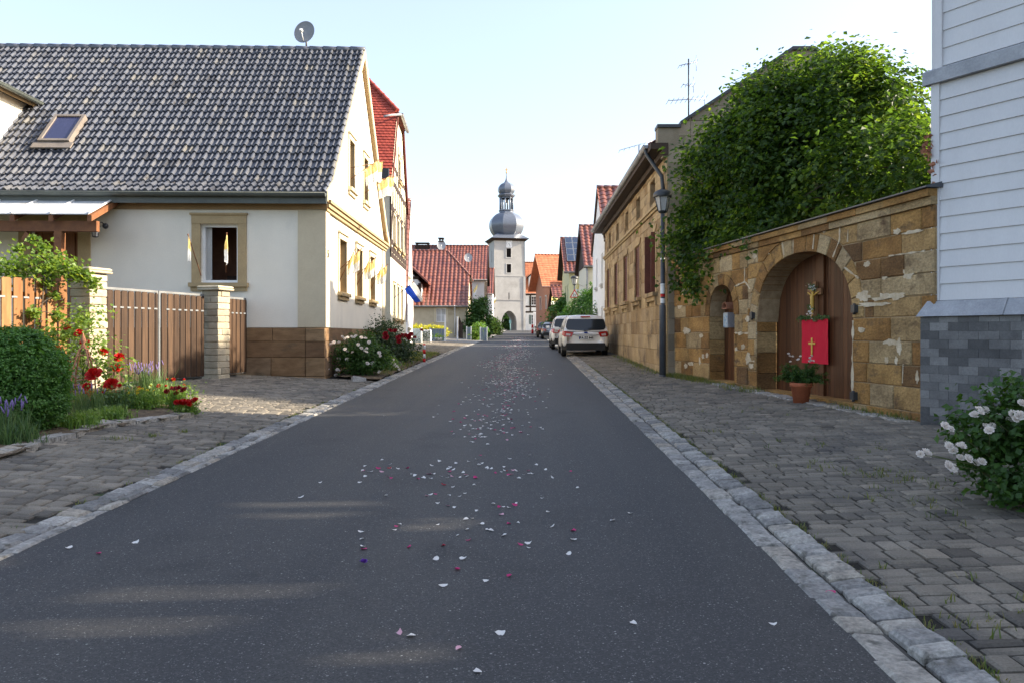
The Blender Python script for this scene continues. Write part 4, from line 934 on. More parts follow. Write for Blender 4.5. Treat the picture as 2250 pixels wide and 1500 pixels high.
mb = MB(); mb.lathe([(.02, .62), (.16, .58), (.2, .3), (.34, .02), (.30, 0), (0, .02)], 10, (C5, C5, Z1 + 1.45)); mb.tube([(C5, C5, Z1 + 2.05), (C5, C5, Z1 + 2.3)], .04, 5); mb.build('bell', m_lead, lt)
Z2 = Z1 + 2.3; mb = MB(); mb.lathe([(1.2, Z2), (1.45, Z2 + .2), (1.5, Z2 + .36), (1.45, Z2 + .42), (1.05, Z2 + .6)], 8, (C5, C5, 0), rot=pi / 8, smooth=False); mb.build('lantern_cornice', m_onion, tw_)
octo(spl([(1.0, Z2 + .55), (1.28, Z2 + 1.0), (1.3, Z2 + 1.55), (1.0, Z2 + 2.1), (.45, Z2 + 2.45), (.2, Z2 + 2.8), (.08, Z2 + 3.3)]), m_onion, 'upper_onion', tw_)
mb = MB(); mb.tube([(C5, C5, Z2 + 3.2), (C5, C5, Z2 + 4.1)], .05, 6); fn = mb.build('finial', m_lead, tw_)
mb = MB(); mb.ball((C5, C5, Z2 + 4.15), .14, 10, 8); mb.box(C5 - .05, C5 + .05, C5 - .04, C5 + .04, Z2 + 4.25, Z2 + 5.0); mb.box(C5 - .28, C5 + .28, C5 - .04, C5 + .04, Z2 + 4.62, Z2 + 4.72); mb.box(C5 - .18, C5 + .18, C5 - .05, C5 + .05, Z2 + 4.42, Z2 + 4.5); mb.build('cross', m_gold, fn)

# ================================================================== far houses on the east side
hG = simple_house('gate_side_house', 'white half-timbered house with orange roof and green-grey shutters just behind the tower', -1.5, 138, 0, 12, 9, 9.0, 14.4, wm=m_whitew, rm=m_rooforg, tw=.5, rh=.45, roll=.01, seed=50, holes={'S': [(2.2, 3.0, 6.6, 8.1), (2.2, 3.0, 3.3, 4.9), (5.2, 6.0, 6.6, 8.1), (5.2, 6, 3.3, 4.9)]}, win=dict(mul=1, tr=2, shut=M('green_grey_shutter', (.12, .17, .17), (.1, .145, .145)), shw=.42))
timber(hG, 'S', [((0, z), (12, z)) for z in (5.4, 6.35, 8.4)] + [((u, 5.4), (u, 8.4)) for u in (.1, 2.0, 3.2, 4.9, 6.4, 8.5, 10.5, 11.9)] + [((0, 8.8), (12, 8.8))], w=.28, proud=.05)
mb = MB(); F = hG.F('S'); mb.prism([(1.7, 9.6), (3.2, 9.6), (3.2, 11.4), (2.45, 12.1), (1.7, 11.4)], F, -3, -.3); dm = mb.build('dormer', m_whitew, hG.o)
mb = MB()
for sg in (-1, 1): mb.prism([(2.45, 12.1), (2.45, 12.35), (2.45 + sg * 1.05, 11.4), (2.45 + sg * 1.05, 11.2)][::sg], F, -3.2, .0)
mb.build('dormer_roof', m_timber, dm); window(dm, lambda u, z, n: F(u, z, n - .3), 2.05, 2.85, 10.0, 11.3, -.02, tr=1)
hH = simple_house('brick_gable_house', 'pale brick gable house with wide verge and orange plain roof', 2.45, 88, 10, 12, 8.2, 7.2, 10.7, wm=m_brickw, rm=m_rooforg, vo=.9, ov=.5, tw=.4, rh=.36, roll=.01, seed=55, holes={'W': [(3.7, 4.5, 7.6, 9.2), (1.5, 2.3, 4.4, 5.8), (4.9, 5.7, 4.4, 5.8)]}, verge=m_rooforg, win=dict(sur=m_greyw, sw=.1))
mb = MB(); F = hH.F('S'); tiles(mb, (1.2, -2.6, 0), (1, 0, 0), (0, 1, 0), [(0, 6.1 - hH.zb), (2.6, 7.9 - hH.zb)], 0, 5, tw=.4, rh=.36, roll=.01, seed=5); mb.box(1.5, 6, -2.2, -.01, -.5, 6.05 - hH.zb, mi=1); mb.build('lean_to', [m_roofred, m_yellw], hH.o)
hL = simple_house('yellow_house', 'low ochre yellow house with brown roof between brick gable and green house', 3.0, 76, 4, 7, 6, 4.4, 6.3, wm=m_yellw, rm=m_roofred, tw=.4, rh=.4, seed=58, vo=.5, holes={'W': [(1.2, 2, 2.6, 3.8), (3.6, 4.4, 2.6, 3.8)]})
hI = simple_house('solar_roof_house', 'pale yellow-green house with red roof carrying solar panels', 3.34, 64, 1.2, 9, 8.4, 6.8, 9.75, wm=m_yellgr, rm=m_roofred, vo=.45, ov=.4, tw=.34, rh=.4, roll=.07, seed=60, holes={'W': [(1.3, 2.1, 4.2, 5.6), (3.6, 4.4, 4.2, 5.6), (1.3, 2.1, 1.9, 3.2), (3.6, 4.4, 7.2, 8.2)], 'S': [(4.5, 5.5, 4.2, 5.5)]})
sl_ = (9.75 - 6.8) / 4.2; mb = MB(); mg = MB(); n_ = Vector((0, -sl_, 1)).normalized(); u_ = Vector((0, 1, sl_)).normalized(); P0 = Vector((-.08, 0, 6.8 - hI.zb)) + n_ * .15
for i in range(6):
    for j in range(4):
        a, b, c, d = i * .62, i * .62 + .595, 1.0 + j * 1.02, 1.0 + j * 1.02 + .985
        q = [P0 + Vector((x, 0, 0)) + u_ * v for x, v in ((a, c), (b, c), (b, d), (a, d))]; mb.hexa([p - n_ * .04 for p in q] + q)
        q = [P0 + n_ * .004 + Vector((x, 0, 0)) + u_ * v for x, v in ((a + .03, c + .03), (b - .03, c + .03), (b - .03, d - .03), (a + .03, d - .03))]; mg.quad(*q)
sp = mb.build('solar_panel', m_steel, hI.o); mg.build('pane', m_solar, sp)
hJ = simple_house('dark_gable_house', 'cream house with dark boarded gable and glossy red roof between white and yellow-green houses', 3.9, 51.5, 1, 6.5, 7, 6.2, 9.0, wm=m_creamw, rm=m_roofred, vo=.3, ov=.35, tw=.36, rh=.42, roll=.075, seed=62, holes={'W': [(1.1, 1.8, 3.2, 4.5), (3.2, 3.9, 3.2, 4.5)]})
mb = MB(); F = hJ.F('W'); mb.prism([(0, 6.1), (7, 6.1), (3.5, 8.9)], F, .01, .06); mb.build('gable_boards', m_timber, hJ.o)
mb = MB(); mb.tube([F(-.1, 6.0, .1), F(-.1, 5.6, .05), F(-.1, 1.2, .05)], .07, 8); mb.build('downpipe', m_zinc, hJ.o)
hK = simple_house('narrow_white_house', 'narrow white rendered house adjoining the sandstone house', 3.67, 37.55, 0, 7, 7.2, 6.2, 9.1, wm=m_whitew, rm=m_roofred, vo=.1, ov=.25, tw=.34, rh=.42, roll=.06, seed=64, holes={'W': [(1.2, 2.0, 4.0, 5.5), (1.2, 2.0, 1.6, 2.9), (4.2, 5.0, 4.0, 5.5), (4.2, 5, 1.6, 2.9)]}, win=dict(sill=m_greyw, sw=.02, dep=.1))

# ================================================================== sandstone house with the deep eave
sh = H('sandstone_house', 'two-storey ochre sandstone house with red-brown shutters and deep dark eave', 'house', 3.65, 20.8, .5, 0, 7.3, 16.7); o = sh.o
FW_ = sh.F('W'); FS_ = sh.F('S'); Ls = 16.7
low_ = [(1.7 + k * 3.15, 1.7 + k * 3.15 + 1.25, 2.72, 4.42) for k in range(5)]; up_ = [(1.9 + k * 3.0, 1.9 + k * 3.0 + .95, 5.32, 6.0) for k in range(5)]
def gtop2(u): return 6.94 if u < .33 else min(7.0 + (u - .33) * .664, 8.95) if u < 3.85 else 8.94 - (u - 3.85) * .632
mb = MB(); wall(mb, FW_, 0, Ls, .1, 6.45, low_ + up_, .25); wall(mb, FS_, 0, 7.3, .1, gtop2, brk=[.33, .34, 3.25, 3.85])
wall(mb, sh.F('E'), 0, Ls, .1, 6.4); wall(mb, sh.F('N'), 0, 7.3, .1, gtop2, brk=[.33, .34, 3.25, 3.85]); 
wm_ = mb.build('wall', m_joint, o)
mb = MB(); ashlar(mb, FW_, 0, Ls, [1.53, 1.93, 2.33, 2.72, 3.14, 3.57, 4.0, 4.42, 4.72, 5.0], (.45, 1.05), low_, seed=31, gap=.006, proud=.018, cham=.006); ashlar(mb, FW_, 0, Ls, [5.18, 5.5, 5.8, 6.1, 6.42], (.45, .95), up_, seed=32, gap=.006, proud=.018, cham=.006)
mb.build('facade_stone', m_stoneh, o)
mb = MB(); ashlar(mb, FW_, 0, Ls, [.2, .7, 1.12, 1.525], (.7, 1.6), seed=33, gap=.004, proud=.05, cham=.008, tr=(.2, 1)); mb.build('plinth', m_stoneh, o)
mb = MB(); ashlar(mb, FS_, 0.02, 7.28, [.2, .7, 1.12, 1.53, 1.93, 2.35, 2.75, 3.15, 3.6, 4.0, 4.4, 4.8, 5.2, 5.6, 6.0, 6.35, 6.7, 7.1, 7.5, 7.9, 8.3, 8.7, 9], (.5, 1.1), upper=gtop2, seed=34, gap=.005, proud=.02, cham=.006); mb.build('gable_stone', m_stoneg, o)
mb = MB(); mb.fbox(FW_, -.02, Ls, 5.0, 5.07, -.02, .07); mb.fbox(FW_, -.02, Ls, 5.072, 5.13, -.02, .12); mb.fbox(FW_, -.02, Ls, 5.132, 5.18, -.02, .085); mb.build('string_course', m_ochre, o)
mb = MB()
mb.fbox(FW_, -.05, Ls, 6.2, 6.36, -.02, .14, mi=0); mb.fbox(FW_, -.05, Ls + .8, 6.362, 6.52, -.02, .44, mi=0); mb.build('eave_box', M('dark_eave_boards', (.06, .04, .028), (.04, .027, .02)), o)
# roof: thin dark slab, parapet gable in front
mb = MB()
for sg in (0, 1):
    f = (lambda x: x) if not sg else (lambda x: 7.1 - x)
    tiles(mb, ((0 if not sg else 7.1), .32, 0), (0, 1, 0), (1 if not sg else -1, 0, 0), [(-.42, 6.55 - .5), (3.55, 8.86 - .5)], 0, Ls + .5, tw=.34, rh=.36, roll=.04, seed=66 + sg)
mb.build('roof', [m_roofred, m_frieze], o)
mb = MB(); Fg = lambda u, z, n: (u, -n, z - .5)
for p in ([(-.27, 6.92), (.35, 6.92), (.35, 7.0), (-.27, 7.0)], [(.33, 6.99), (3.25, 8.93), (3.25, 9.02), (.33, 7.08)], [(3.252, 8.94), (3.85, 8.94), (3.85, 9.03), (3.252, 9.03)], [(3.852, 8.93), (7.3, 6.75), (7.3, 6.84), (3.852, 9.02)]): mb.prism(p, Fg, -.38, .08)
mb.build('gable_coping', m_lead, o)
mb = MB(); mb.prism([(-.25, 6.45), (.3, 6.45), (.3, 6.915), (-.25, 6.915)], Fg, -.36, .02); mb.prism([(-.12, 6.15), (.3, 6.15), (.3, 6.445), (-.12, 6.445)], Fg, -.3, .012); mb.build('kneeler_stone', m_stoneg, o)
mb = MB(); gutter(mb, (-.48, .38, 6.06), (-.48, Ls + 1.3, 6.06), .085); mb.build('gutter', m_zinc, o)
mb = MB(); mb.tube([(-.48, .55, 6.0), (-.46, .55, 5.85), (-.10, .25, 5.2), (-.08, .22, 4.9), (-.08, .22, -.05)], .055, 10)
for z in (4.6, 3.1, 1.6): mb.tube([(-.08, .22, z), (-.08, .22, z + .04)], .068, 10)
mb.build('downpipe', m_lead, o)
for i, k in enumerate(low_):
    w_ = window(o, FW_, *k, .22, m_timberr, .07, 1, 0)
    mb = MB(); u0, u1, z0, z1 = k
    mb.fbox(FW_, u0 - .20, u0, z0, z1 + .001, -.02, .045); mb.fbox(FW_, u1, u1 + .20, z0, z1 + .001, -.02, .045)
    n = 12; uc = (u0 + u1) / 2; hw = (u1 - u0) / 2
    arc = lambda q, s: z1 + s * (1 - (q / hw) ** 2)
    pts = [(uc + hw * (2 * j / n - 1), z1 + .02) for j in range(n + 1)]; outer = [(uc + (hw + .2) * (2 * j / n - 1), z1 + .2 + .10 * (1 - (2 * j / n - 1) ** 2)) for j in range(n + 1)]
    mb.prism(pts + outer[::-1], FW_, -.02, .05); mb.build('surround', m_stoneh, w_)
    mb = MB(); mb.fbox(FW_, u0 - .28, u1 + .28, z0 - .11, z0 - .002, -.02, .16); mb.fbox(FW_, u0 - .22, u1 + .22, z0 - .24, z0 - .112, -.02, .10); mb.fbox(FW_, u0 - .22, u0 - .05, z0 - .36, z0 - .242, -.02, .08); mb.fbox(FW_, u1 + .05, u1 + .22, z0 - .36, z0 - .242, -.02, .08); mb.build('sill', m_stoneh, w_)
    for s in (0, 1):
        mb = MB()
        if i == 0 and s == 0: A, B = Vector((u0 + .02, 0)), None; a, b, n0, n1 = u0 + .01, u0 + .05, -.2, .16; mb.fbox(FW_, a, b, z0 + .02, z1, n0, n1)
        elif i == 0: mb.fbox(FW_, u1 - .05, u1 - .01, z0 + .02, z1, -.2, .16); 
        else:
            a, b = (u0 + .01, uc - .006) if s == 0 else (uc + .006, u1 - .01); frame(mb, FW_, a, b, z0 + .02, z1, .07, -.06, -.02); q = z0 + .1
            while q < z1 - .1: mb.fbox(FW_, a + .07, b - .07, q, q + .045, -.055, -.03); q += .07
        mb.build('shutter', m_shutter, w_)
for k in up_: window(o, FW_, *k, .2, m_timberr, .05, 1, 0)
# ================================================================== sandstone gate wall with arches
GB = .30; gw = thing('gate_wall', 'patched ochre sandstone yard wall with slate coping, a large gate arch and a small door arch', 'wall', (5.4, 10.8, GB), 0)
def FA(u, z, n): return (-.153 * u - .988 * n, .988 * u - .153 * n, z - GB)
UA, AA, ZS, BB = 3.485, 1.725, 1.78, 1.21; UB, AB, ZSB, BBB = 7.02, .70, 1.95, .68; TA, TB = .31, .24; UEND = 10.3
def ell(u, uc, a, zs, b): return zs + b * (max(0., 1 - abs((u - uc) / a) ** 2.25)) ** (1 / 2.25)
def lowo(u):
    z = -9.
    if abs(u - UA) < AA + TA: z = max(z, ell(u, UA, AA + TA, ZS, BB + TA))
    if abs(u - UB) < AB + TB: z = max(z, ell(u, UB, AB + TB, ZSB, BBB + TB))
    return z
cs = [.05, .46, .80, 1.10, 1.43, 1.78, 2.06, 2.36, 2.66, 2.96, 3.26]; cs2 = [.05, .5, .86, 1.2, 1.58, 1.95, 2.25, 2.55, 2.9, 3.26]
mA, mB_ = (UA - AA, UA + AA, -1, ZS), (UB - AB, UB + AB, -1, ZSB)
split = UA + AA + .42
mb = MB(); kw = dict(gap=.006, proud=.018, cham=.012, jit=.009)
ashlar(mb, FA, -.2, split, cs[:6], (.5, 1.2), [mA], seed=41, **kw); ashlar(mb, FA, -.2, split, cs[5:], (.55, 1.25), lower=lowo, seed=42, **kw)
ashlar(mb, FA, split, UEND, cs2[:6], (.5, 1.1), [mB_], seed=43, **kw); ashlar(mb, FA, split, UEND, cs2[5:], (.4, .9), lower=lowo, seed=44, **kw)
rr = random.Random(8)
for uc, a, zs, b, t, n in ((UA, AA, ZS, BB, TA, 15), (UB, AB, ZSB, BBB, TB, 9)):
    th = [pi * i / n for i in range(n + 1)]
    pw = lambda c: (abs(c) ** (2 / 2.25)) * (1 if c >= 0 else -1)
    pt_ = lambda q, e: (uc + (a + e) * pw(cos(q)), zs + (b + e) * pw(sin(q)))
    for i in range(n):
        q0, q1 = th[i] + .006, th[i + 1] - .006; m = [q0 + (q1 - q0) * k / 4 for k in range(5)]; ex = t - .006
        poly = [pt_(q, 0) for q in m] + [pt_(q, ex) for q in reversed(m)]; pr = .022 + rr.uniform(-.006, .008); cx = sum(p[0] for p in poly) / 10; cz = sum(p[1] for p in poly) / 10
        q2 = [(cx + (x - cx) * .93, cz + (z - cz) * .95) for x, z in poly]; k = 10
        mb.add([FA(x, z, -.42) for x, z in poly] + [FA(x, z, pr - .012) for x, z in poly] + [FA(x, z, pr) for x, z in q2], [tuple(range(20, 30))] + [(w * k + j, w * k + (j + 1) % k, w * k + k + (j + 1) % k, w * k + k + j) for w in (0, 1) for j in range(k)], rr.random())
    z = .05                                   # jamb stones returning into the opening
    while z < zs - .02:
        hh = min(rr.uniform(.28, .42), zs - z)
        for s in (-1, 1): mb.fbox(FA, uc + s * a - (0 if s > 0 else .02), uc + s * a + (0 if s < 0 else .02), z + .005, z + hh - .005, -.42, .004, rr.random())
        z += hh
for u0 in (UA - AA - .55, UA + AA + .0):       # foot stones
    mb.fbox(FA, u0 + .02, u0 + .53, -.1, .50 if u0 > UA else .34, -.03, .10, .7)
for za, zb_, pr, s in ((3.262, 3.37, .06, 5), (3.373, 3.47, .11, 6)):
    u = -.2; r2 = random.Random(s)
    while u < UEND: l = r2.uniform(.6, 1.1); mb.fbox(FA, u, min(u + l - .006, UEND), za, zb_, -.03, pr + r2.uniform(-.004, .004), r2.random()); u += l
mb.build('stone', m_stone, gw)
mb = MB(); us = list(np.linspace(-.2, UA - AA, 5)) + list(np.linspace(UA - AA, UA + AA, 40)) + list(np.linspace(UA + AA, UB - AB, 4)) + list(np.linspace(UB - AB, UB + AB, 20)) + list(np.linspace(UB + AB, UEND, 5))
def inner(u):
    for uc, a, zs, b in ((UA, AA, ZS, BB), (UB, AB, ZSB, BBB)):
        if abs(u - uc) < a - 1e-6: return ell(u, uc, a, zs, b)
        if abs(abs(u - uc) - a) < 1e-6: return None
    return 0
for a, b in zip(us, us[1:]):
    if b - a < 1e-6: continue
    m = inner((a + b) / 2); la, lb = inner(a), inner(b)
    if m == 0: la = lb = -.1
    else: la = la if la is not None else (ZS if a < split else ZSB); lb = lb if lb is not None else (ZS if b < split else ZSB)
    mb.quad(FA(a, la, 0), FA(b, lb, 0), FA(b, 3.47, 0), FA(a, 3.47, 0)); mb.quad(FA(a, la, -.5), FA(b, lb, -.5), FA(b, 3.47, -.5), FA(a, 3.47, -.5))
    if m != 0: mb.quad(FA(a, la, 0), FA(b, lb, 0), FA(b, lb, -.5), FA(a, la, -.5))
mb.build('wall_core', m_joint, gw)
# pale lime patches smeared over joints
mb = MB(); r2 = random.Random(77)
def blob(u, z, su, sz, n=34, sk=0):
    P = []; c1 = [(r2.uniform(0, 6.28), r2.uniform(.08, .3)) for _ in range(6)]
    for i in range(n):
        a = 2 * pi * i / n; k = .85 + sum(m * sin((q + 2) * a + f) for q, (f, m) in enumerate(c1)) * .33 + r2.uniform(-.1, .1); P.append((u + su * k * cos(a) + sk * sz * sin(a), z + sz * k * sin(a)))
    mb.prism(P, FA, .0, .024 + r2.uniform(0, .003))
def strip(pts, w):
    for (a, b), (c, d) in zip(pts, pts[1:]):
        L = sqrt((c - a) ** 2 + (d - b) ** 2); n = max(2, int(L / .07)); up, lo = [], []
        for i in range(n + 1):
            t = i / n; x, z = a + (c - a) * t, b + (d - b) * t; pu, pz = -(d - b) / L, (c - a) / L; k = w * r2.uniform(.15, 1.25); up.append((x + pu * k, z + pz * k)); lo.append((x - pu * k, z - pz * k))
        mb.prism(up + lo[::-1], FA, .0, .0215 + r2.uniform(0, .003))
for a in [(1.45, 2.12, .22, .09), (1.05, 2.09, .3, .07), (.62, 2.08, .22, .06), (1.2, 1.98, .5, .035), (.35, 2.38, .14, .09), (.9, 2.42, .09, .1), (1.35, 2.60, .1, .05), (.75, 1.42, .2, .05), (.55, 1.36, .07, .12), (1.5, 1.60, .1, .05), (.85, 1.16, .05, .06), (.62, 1.16, .045, .06), (.15, .95, .04, .1), (.6, 3.0, .1, .05), (.25, 2.95, .25, .03),
          (5.62, 1.85, .10, .08), (5.6, 1.05, .13, .13), (5.45, .9, .12, .06), (5.85, 1.28, .1, .06), (6.0, 1.55, .12, .04), (6.2, 1.22, .08, .05), (8.1, 1.02, .09, .06), (8.2, 1.5, .14, .06), (9.2, 1.62, .28, .10), (8.9, .82, .24, .05), (9.25, .75, .12, .08), (8.3, .9, .06, .11), (9.7, 2.3, .25, .13), (9.4, 2.6, .2, .1), (2.6, 3.3, .12, .07), (1.2, 3.36, .15, .07), (5.3, 3.1, .12, .06), (7.85, 1.05, .07, .07)]: blob(*a)
for p, w in [([(1.76, .5), (1.74, 1.75)], .035), ([(.48, .85), (.46, 1.15)], .02), ([(UA + 1.05, 2.9), (UA + 1.25, 3.2)], .02), ([(UA - 1.15, 2.8), (UA - 1.35, 3.05), (UA - 1.36, 3.26)], .022), ([(UA + .55, 3.0), (UA + .62, 3.26)], .02), ([(UA + .2, 3.0), (UA + .2, 3.26)], .016), ([(UA - .5, 3.0), (UA - .55, 3.25)], .018), ([(UA - 1.9, 2.4), (UA - 1.5, 2.6)], .018), ([(6.2, 1.0), (5.3, 1.0)], .02), ([(6.3, 2.55), (5.75, 2.62), (5.5, 2.45)], .022), ([(5.78, 2.62), (5.76, 3.0)], .022), ([(5.2, 1.55), (6.3, 1.56)], .018), ([(8.0, .55), (8.05, .8)], .03), ([(.0, 2.66), (.8, 2.67)], .014), ([(1.9, 3.0), (1.88, 3.2)], .015)]: strip(p, w)
mb.build('lime_patch', m_mortar, gw)
mb = MB(); mb.hexa([FA(-.25, 3.48, .17), FA(UEND, 3.48, .17), FA(UEND, 3.48, -.6), FA(-.25, 3.48, -.6), FA(-.25, 3.50, .17), FA(UEND, 3.50, .17), FA(UEND, 3.66, -.45), FA(-.25, 3.66, -.45)]); mb.build('coping', m_coping, gw)
def plank_door(name, uc, a, zs, b, n0, z0, pw):
    mb = MB(); u = uc - a - .02; r = random.Random(5)
    while u < uc + a + .02:
        v = u + pw; lo = [(u + .003, z0), (v - .003, z0)]; tp = [(x, ell(x, uc, a + .03, zs, b + .03)) for x in (v - .003, (u + v) / 2, u + .003)]
        mb.prism(lo + tp, FA, n0 - .05, n0 + r.uniform(-.003, .003), r.random()); u = v
    return mb.build(name, m_door, gw)
dr = plank_door('gate_door', UA, AA, ZS, BB, -.44, .43, .105)
mb = MB(); mb.fbox(FA, UA - .13, UA + .05, .43, ZS + BB + .01, -.44, -.385, .6); mb.build('cover_strip', m_door, dr)
mb = MB(); mb.fbox(FA, UA - AA + .0, UA + AA, .28, .44, -.60, -.12, .5); mb.fbox(FA, UB - AB, UB + AB, .30, .50, -.6, .03, .6); mb.build('threshold', m_stone, gw)
d2 = plank_door('side_door', UB, AB, ZSB, BBB, -.36, .5, .12)
mb = MB()
for u, z in ((UA - AA - .12, 1.92), (UA - AA - .10, .57), (UA + AA + .12, 1.9)): mb.fbox(FA, u - .05, u + .05, z - .05, z + .07, .0, .09); mb.tube([FA(u, z - .08, .06), FA(u, z + .09, .06)], .025, 8)
build_each(mb, 'hinge_pin', m_lead, gw)

def on_gate(name, label, cat, u, z, n): return thing(name, label, cat, Vector((5.4, 10.8, GB)) + Vector(FA(u, z, n)), atan2(.988, -.153) + pi)   # local x runs along the wall towards the viewer's right
cr = on_gate('crucifix', 'wooden crucifix with gilded figure and greenery hung on the large arched gate', 'crucifix', UA + .10, 2.12, -.38)
mb = MB(); mb.bbox(-.055, .055, -.045, -.005, -.36, .36, .006); mb.bbox(-.24, .24, -.052, -.012, .12, .23, .006); mb.build('cross', M('oak_cross', (.27, .14, .065), (.2, .10, .045), r=.6, stretch=(3, 3, 3)), cr)
mb = MB(); bm_ = [((0, -.075, .19), .028), ((0, -.075, .13), .018), ((0, -.085, .09), .04), ((0, -.085, .02), .034), ((0, -.085, -.04), .036), ((.012, -.09, -.14), .024), ((.0, -.085, -.24), .016), ((0, -.10, -.27), .012)]
mb.tube([p for p, _ in bm_], [r for _, r in bm_], 10); mb.ball((0, -.085, .205), .034, 10, 8)
for s in (-1, 1): mb.tube([(s * .03, -.08, .10), (s * .11, -.07, .145), (s * .20, -.065, .175)], [.017, .013, .009], 8)
mb.build('figure', m_gold, cr)
P = NR.normal(size=(150, 3)) * np.array([.05, .02, .035]) + np.array([0, -.08, .25]); P2 = NR.normal(size=(90, 3)) * np.array([.035, .02, .035]) + np.array([-.02, -.1, -.12])
mb = MB(); leaves(mb, np.concatenate([P, P2]), .032, up=.1); mb.build('foliage', l_grey, cr)
mb = MB(); leaves(mb, NR.normal(size=(50, 3)) * np.array([.06, .015, .03]) + np.array([0, -.10, .25]), .03, up=.2); leaves(mb, NR.normal(size=(26, 3)) * np.array([.03, .015, .05]) + np.array([-.01, -.11, -.2]), .04, up=.2); mb.build('blossom', m_petalw, cr)
bn = on_gate('red_banner', 'crimson cloth with a yellow cross pinned to the large arched gate', 'cloth', UA + .14, 1.41, -.375)
mb = MB(); n = 16
for i in range(n):
    for j in range(8):
        f = lambda i, j: (-.47 + .94 * i / n, -.012 - .006 * sin(i * 1.3) * (1 - j / 10) - .003 * sin(j * 1.7 + i), .40 - .80 * j / 8)
        mb.quad(f(i, j), f(i + 1, j), f(i + 1, j + 1), f(i, j + 1), smooth=True)
mb.build('cloth', m_redcloth, bn)
mb = MB(); mb.box(-.105, -.055, -.026, -.02, -.27, .06); mb.box(-.20, .04, -.0265, -.0205, -.06, -.022); mb.build('cross', m_gold, bn)
gl = on_gate('garland', 'green garland strung along the top edge of the crimson cloth', 'garland', UA + .14, 1.83, -.37)
mb = MB(); P = np.stack([NR.uniform(-.55, .55, 300), NR.normal(-.03, .01, 300), NR.normal(0, .016, 300)], 1); leaves(mb, P, .04, up=.0); mb.build('foliage', l_grey, gl)
mb_ = on_gate('letter_box', 'pale metal letter box with a blue picture on its front beside the small arched door', 'letter box', UB + .12, 1.68, -.30)
mb = MB(); mb.bbox(-.13, .13, -.16, .0, 0, .34, .012); mb.build('box', m_zinc, mb_)
mb = MB(); mb.quad((-.115, -.163, .02), (.115, -.163, .02), (.115, -.163, .31), (-.115, -.163, .31)); mb.build('picture', M('blue_picture', (.10, .25, .42), (.45, .5, .5), r=.4, ns=14), mb_)
nt_ = on_gate('newspaper_tube', 'brown curved newspaper holder above the letter box in the small arched door', 'newspaper holder', UB + .10, 2.12, -.30)
mb = MB()
for i in range(8):
    a0, a1 = pi * i / 8, pi * (i + 1) / 8; q = lambda a, y, r: (r * cos(a), y, r * sin(a))
    for r in (.13, .118): mb.quad(q(a0, -.2, r), q(a1, -.2, r), q(a1, .03, r), q(a0, .03, r))
    mb.quad(q(a0, -.2, .13), q(a1, -.2, .13), q(a1, -.2, .118), q(a0, -.2, .118))
mb.box(-.14, .14, -.2, .03, -.02, 0); mb.build('holder', m_rust, nt_)

# ================================================================== house clad in white boards (east, close)
A_ = Vector((5.425, 10.75, 0)); dW = Vector((.518, -.856, 0)); wh = thing('board_clad_house', 'house clad in white boards above grey tiles, at the end of the sandstone wall', 'house', (A_.x, A_.y, .25), atan2(dW.y, dW.x))
FB_ = lambda u, z, n: (u, -n, z - .25)     # local x along the facade, outward = local -y
LW = 4.0
mb = MB(); mb.box(.02, LW, .02, 5.2, 0, 8.75); mb.build('wall', m_siding, wh)
mb = MB(); z = 1.98; r = random.Random(3)
while z < 4.86: mb.hexa([FB_(.16, z, .0), FB_(LW, z, .0), FB_(LW, z, .034), FB_(.16, z, .034), FB_(.16, z + .222, .0), FB_(LW, z + .222, .0), FB_(LW, z + .222, .014), FB_(.16, z + .222, .014)], r.random()); z += .222
z = 5.10
while z < 8.5: mb.hexa([FB_(.18, z, -.03), FB_(LW, z, -.03), FB_(LW, z, -.002), FB_(.18, z, -.002), FB_(.18, z + .235, -.03), FB_(LW, z + .235, -.03), FB_(LW, z + .235, -.018), FB_(.18, z + .235, -.018)], r.random()); z += .235
mb.build('board', m_siding, wh)
mb = MB(); mb.fbox(FB_, .05, .165, 1.98, 4.88, -.05, .045); mb.fbox(FB_, .09, .185, 5.0, 8.75, -.05, .02); mb.build('corner_board', m_siding, wh)
mb = MB(); mb.hexa([FB_(-.04, 4.87, -.02), FB_(LW, 4.87, -.02), FB_(LW, 4.87, .10), FB_(-.04, 4.87, .10), FB_(-.04, 5.10, -.02), FB_(LW, 5.10, -.02), FB_(LW, 5.045, .095), FB_(-.04, 5.045, .095)])
mb.hexa([FB_(-.09, 1.77, -.02), FB_(LW, 1.77, -.02), FB_(LW, 1.77, .17), FB_(-.09, 1.77, .17), FB_(-.0, 1.975, -.02), FB_(LW, 1.975, -.02), FB_(LW, 1.975, .05), FB_(-.0, 1.975, .05)])
for u in (1.02, 3.1): mb.hexa([FB_(u, 1.772, -.02), FB_(u + .035, 1.772, -.02), FB_(u + .035, 1.772, .185), FB_(u, 1.772, .185), FB_(u, 1.975, -.02), FB_(u + .035, 1.975, -.02), FB_(u + .035, 1.985, .062), FB_(u, 1.985, .062)])
build_each(mb, 'flashing', m_zinc, wh)
mb = MB(); z = .12; i = 0; r = random.Random(12)
mb.fbox(FB_, -.055, LW, -.2, 1.765, -.3, .103, .1)
while z < 1.755:
    h_ = min(.112, 1.765 - z); u = -.06 - (.13 if i % 2 else 0)
    while u < LW - .3: 
        a, b = max(u + .002, -.06), u + .258
        t = r.random(); m_ = a + (b - a) * .5
        mb.fbox(FB_, a, b, z + .002, z + h_ - .002, .09, .108 + r.uniform(0, .002), t); u += .26
    z += .112; i += 1
z = .12
while z < 1.755: mb.fbox(lambda u, zz, n: (-.06 - n, u, zz - .25), -.1, 1.5, z + .002, min(z + .11, 1.764), -.02, .006, r.random()); z += .112
mb.build('plinth_tile', m_slate, wh)
mb = MB(); mb.prism([(-.4, 8.7), (5.6, 8.7), (2.6, 10.4)], lambda p, q, hh: (hh, p, q), -.3, LW + .3); mb.build('roof', m_roofred, wh)
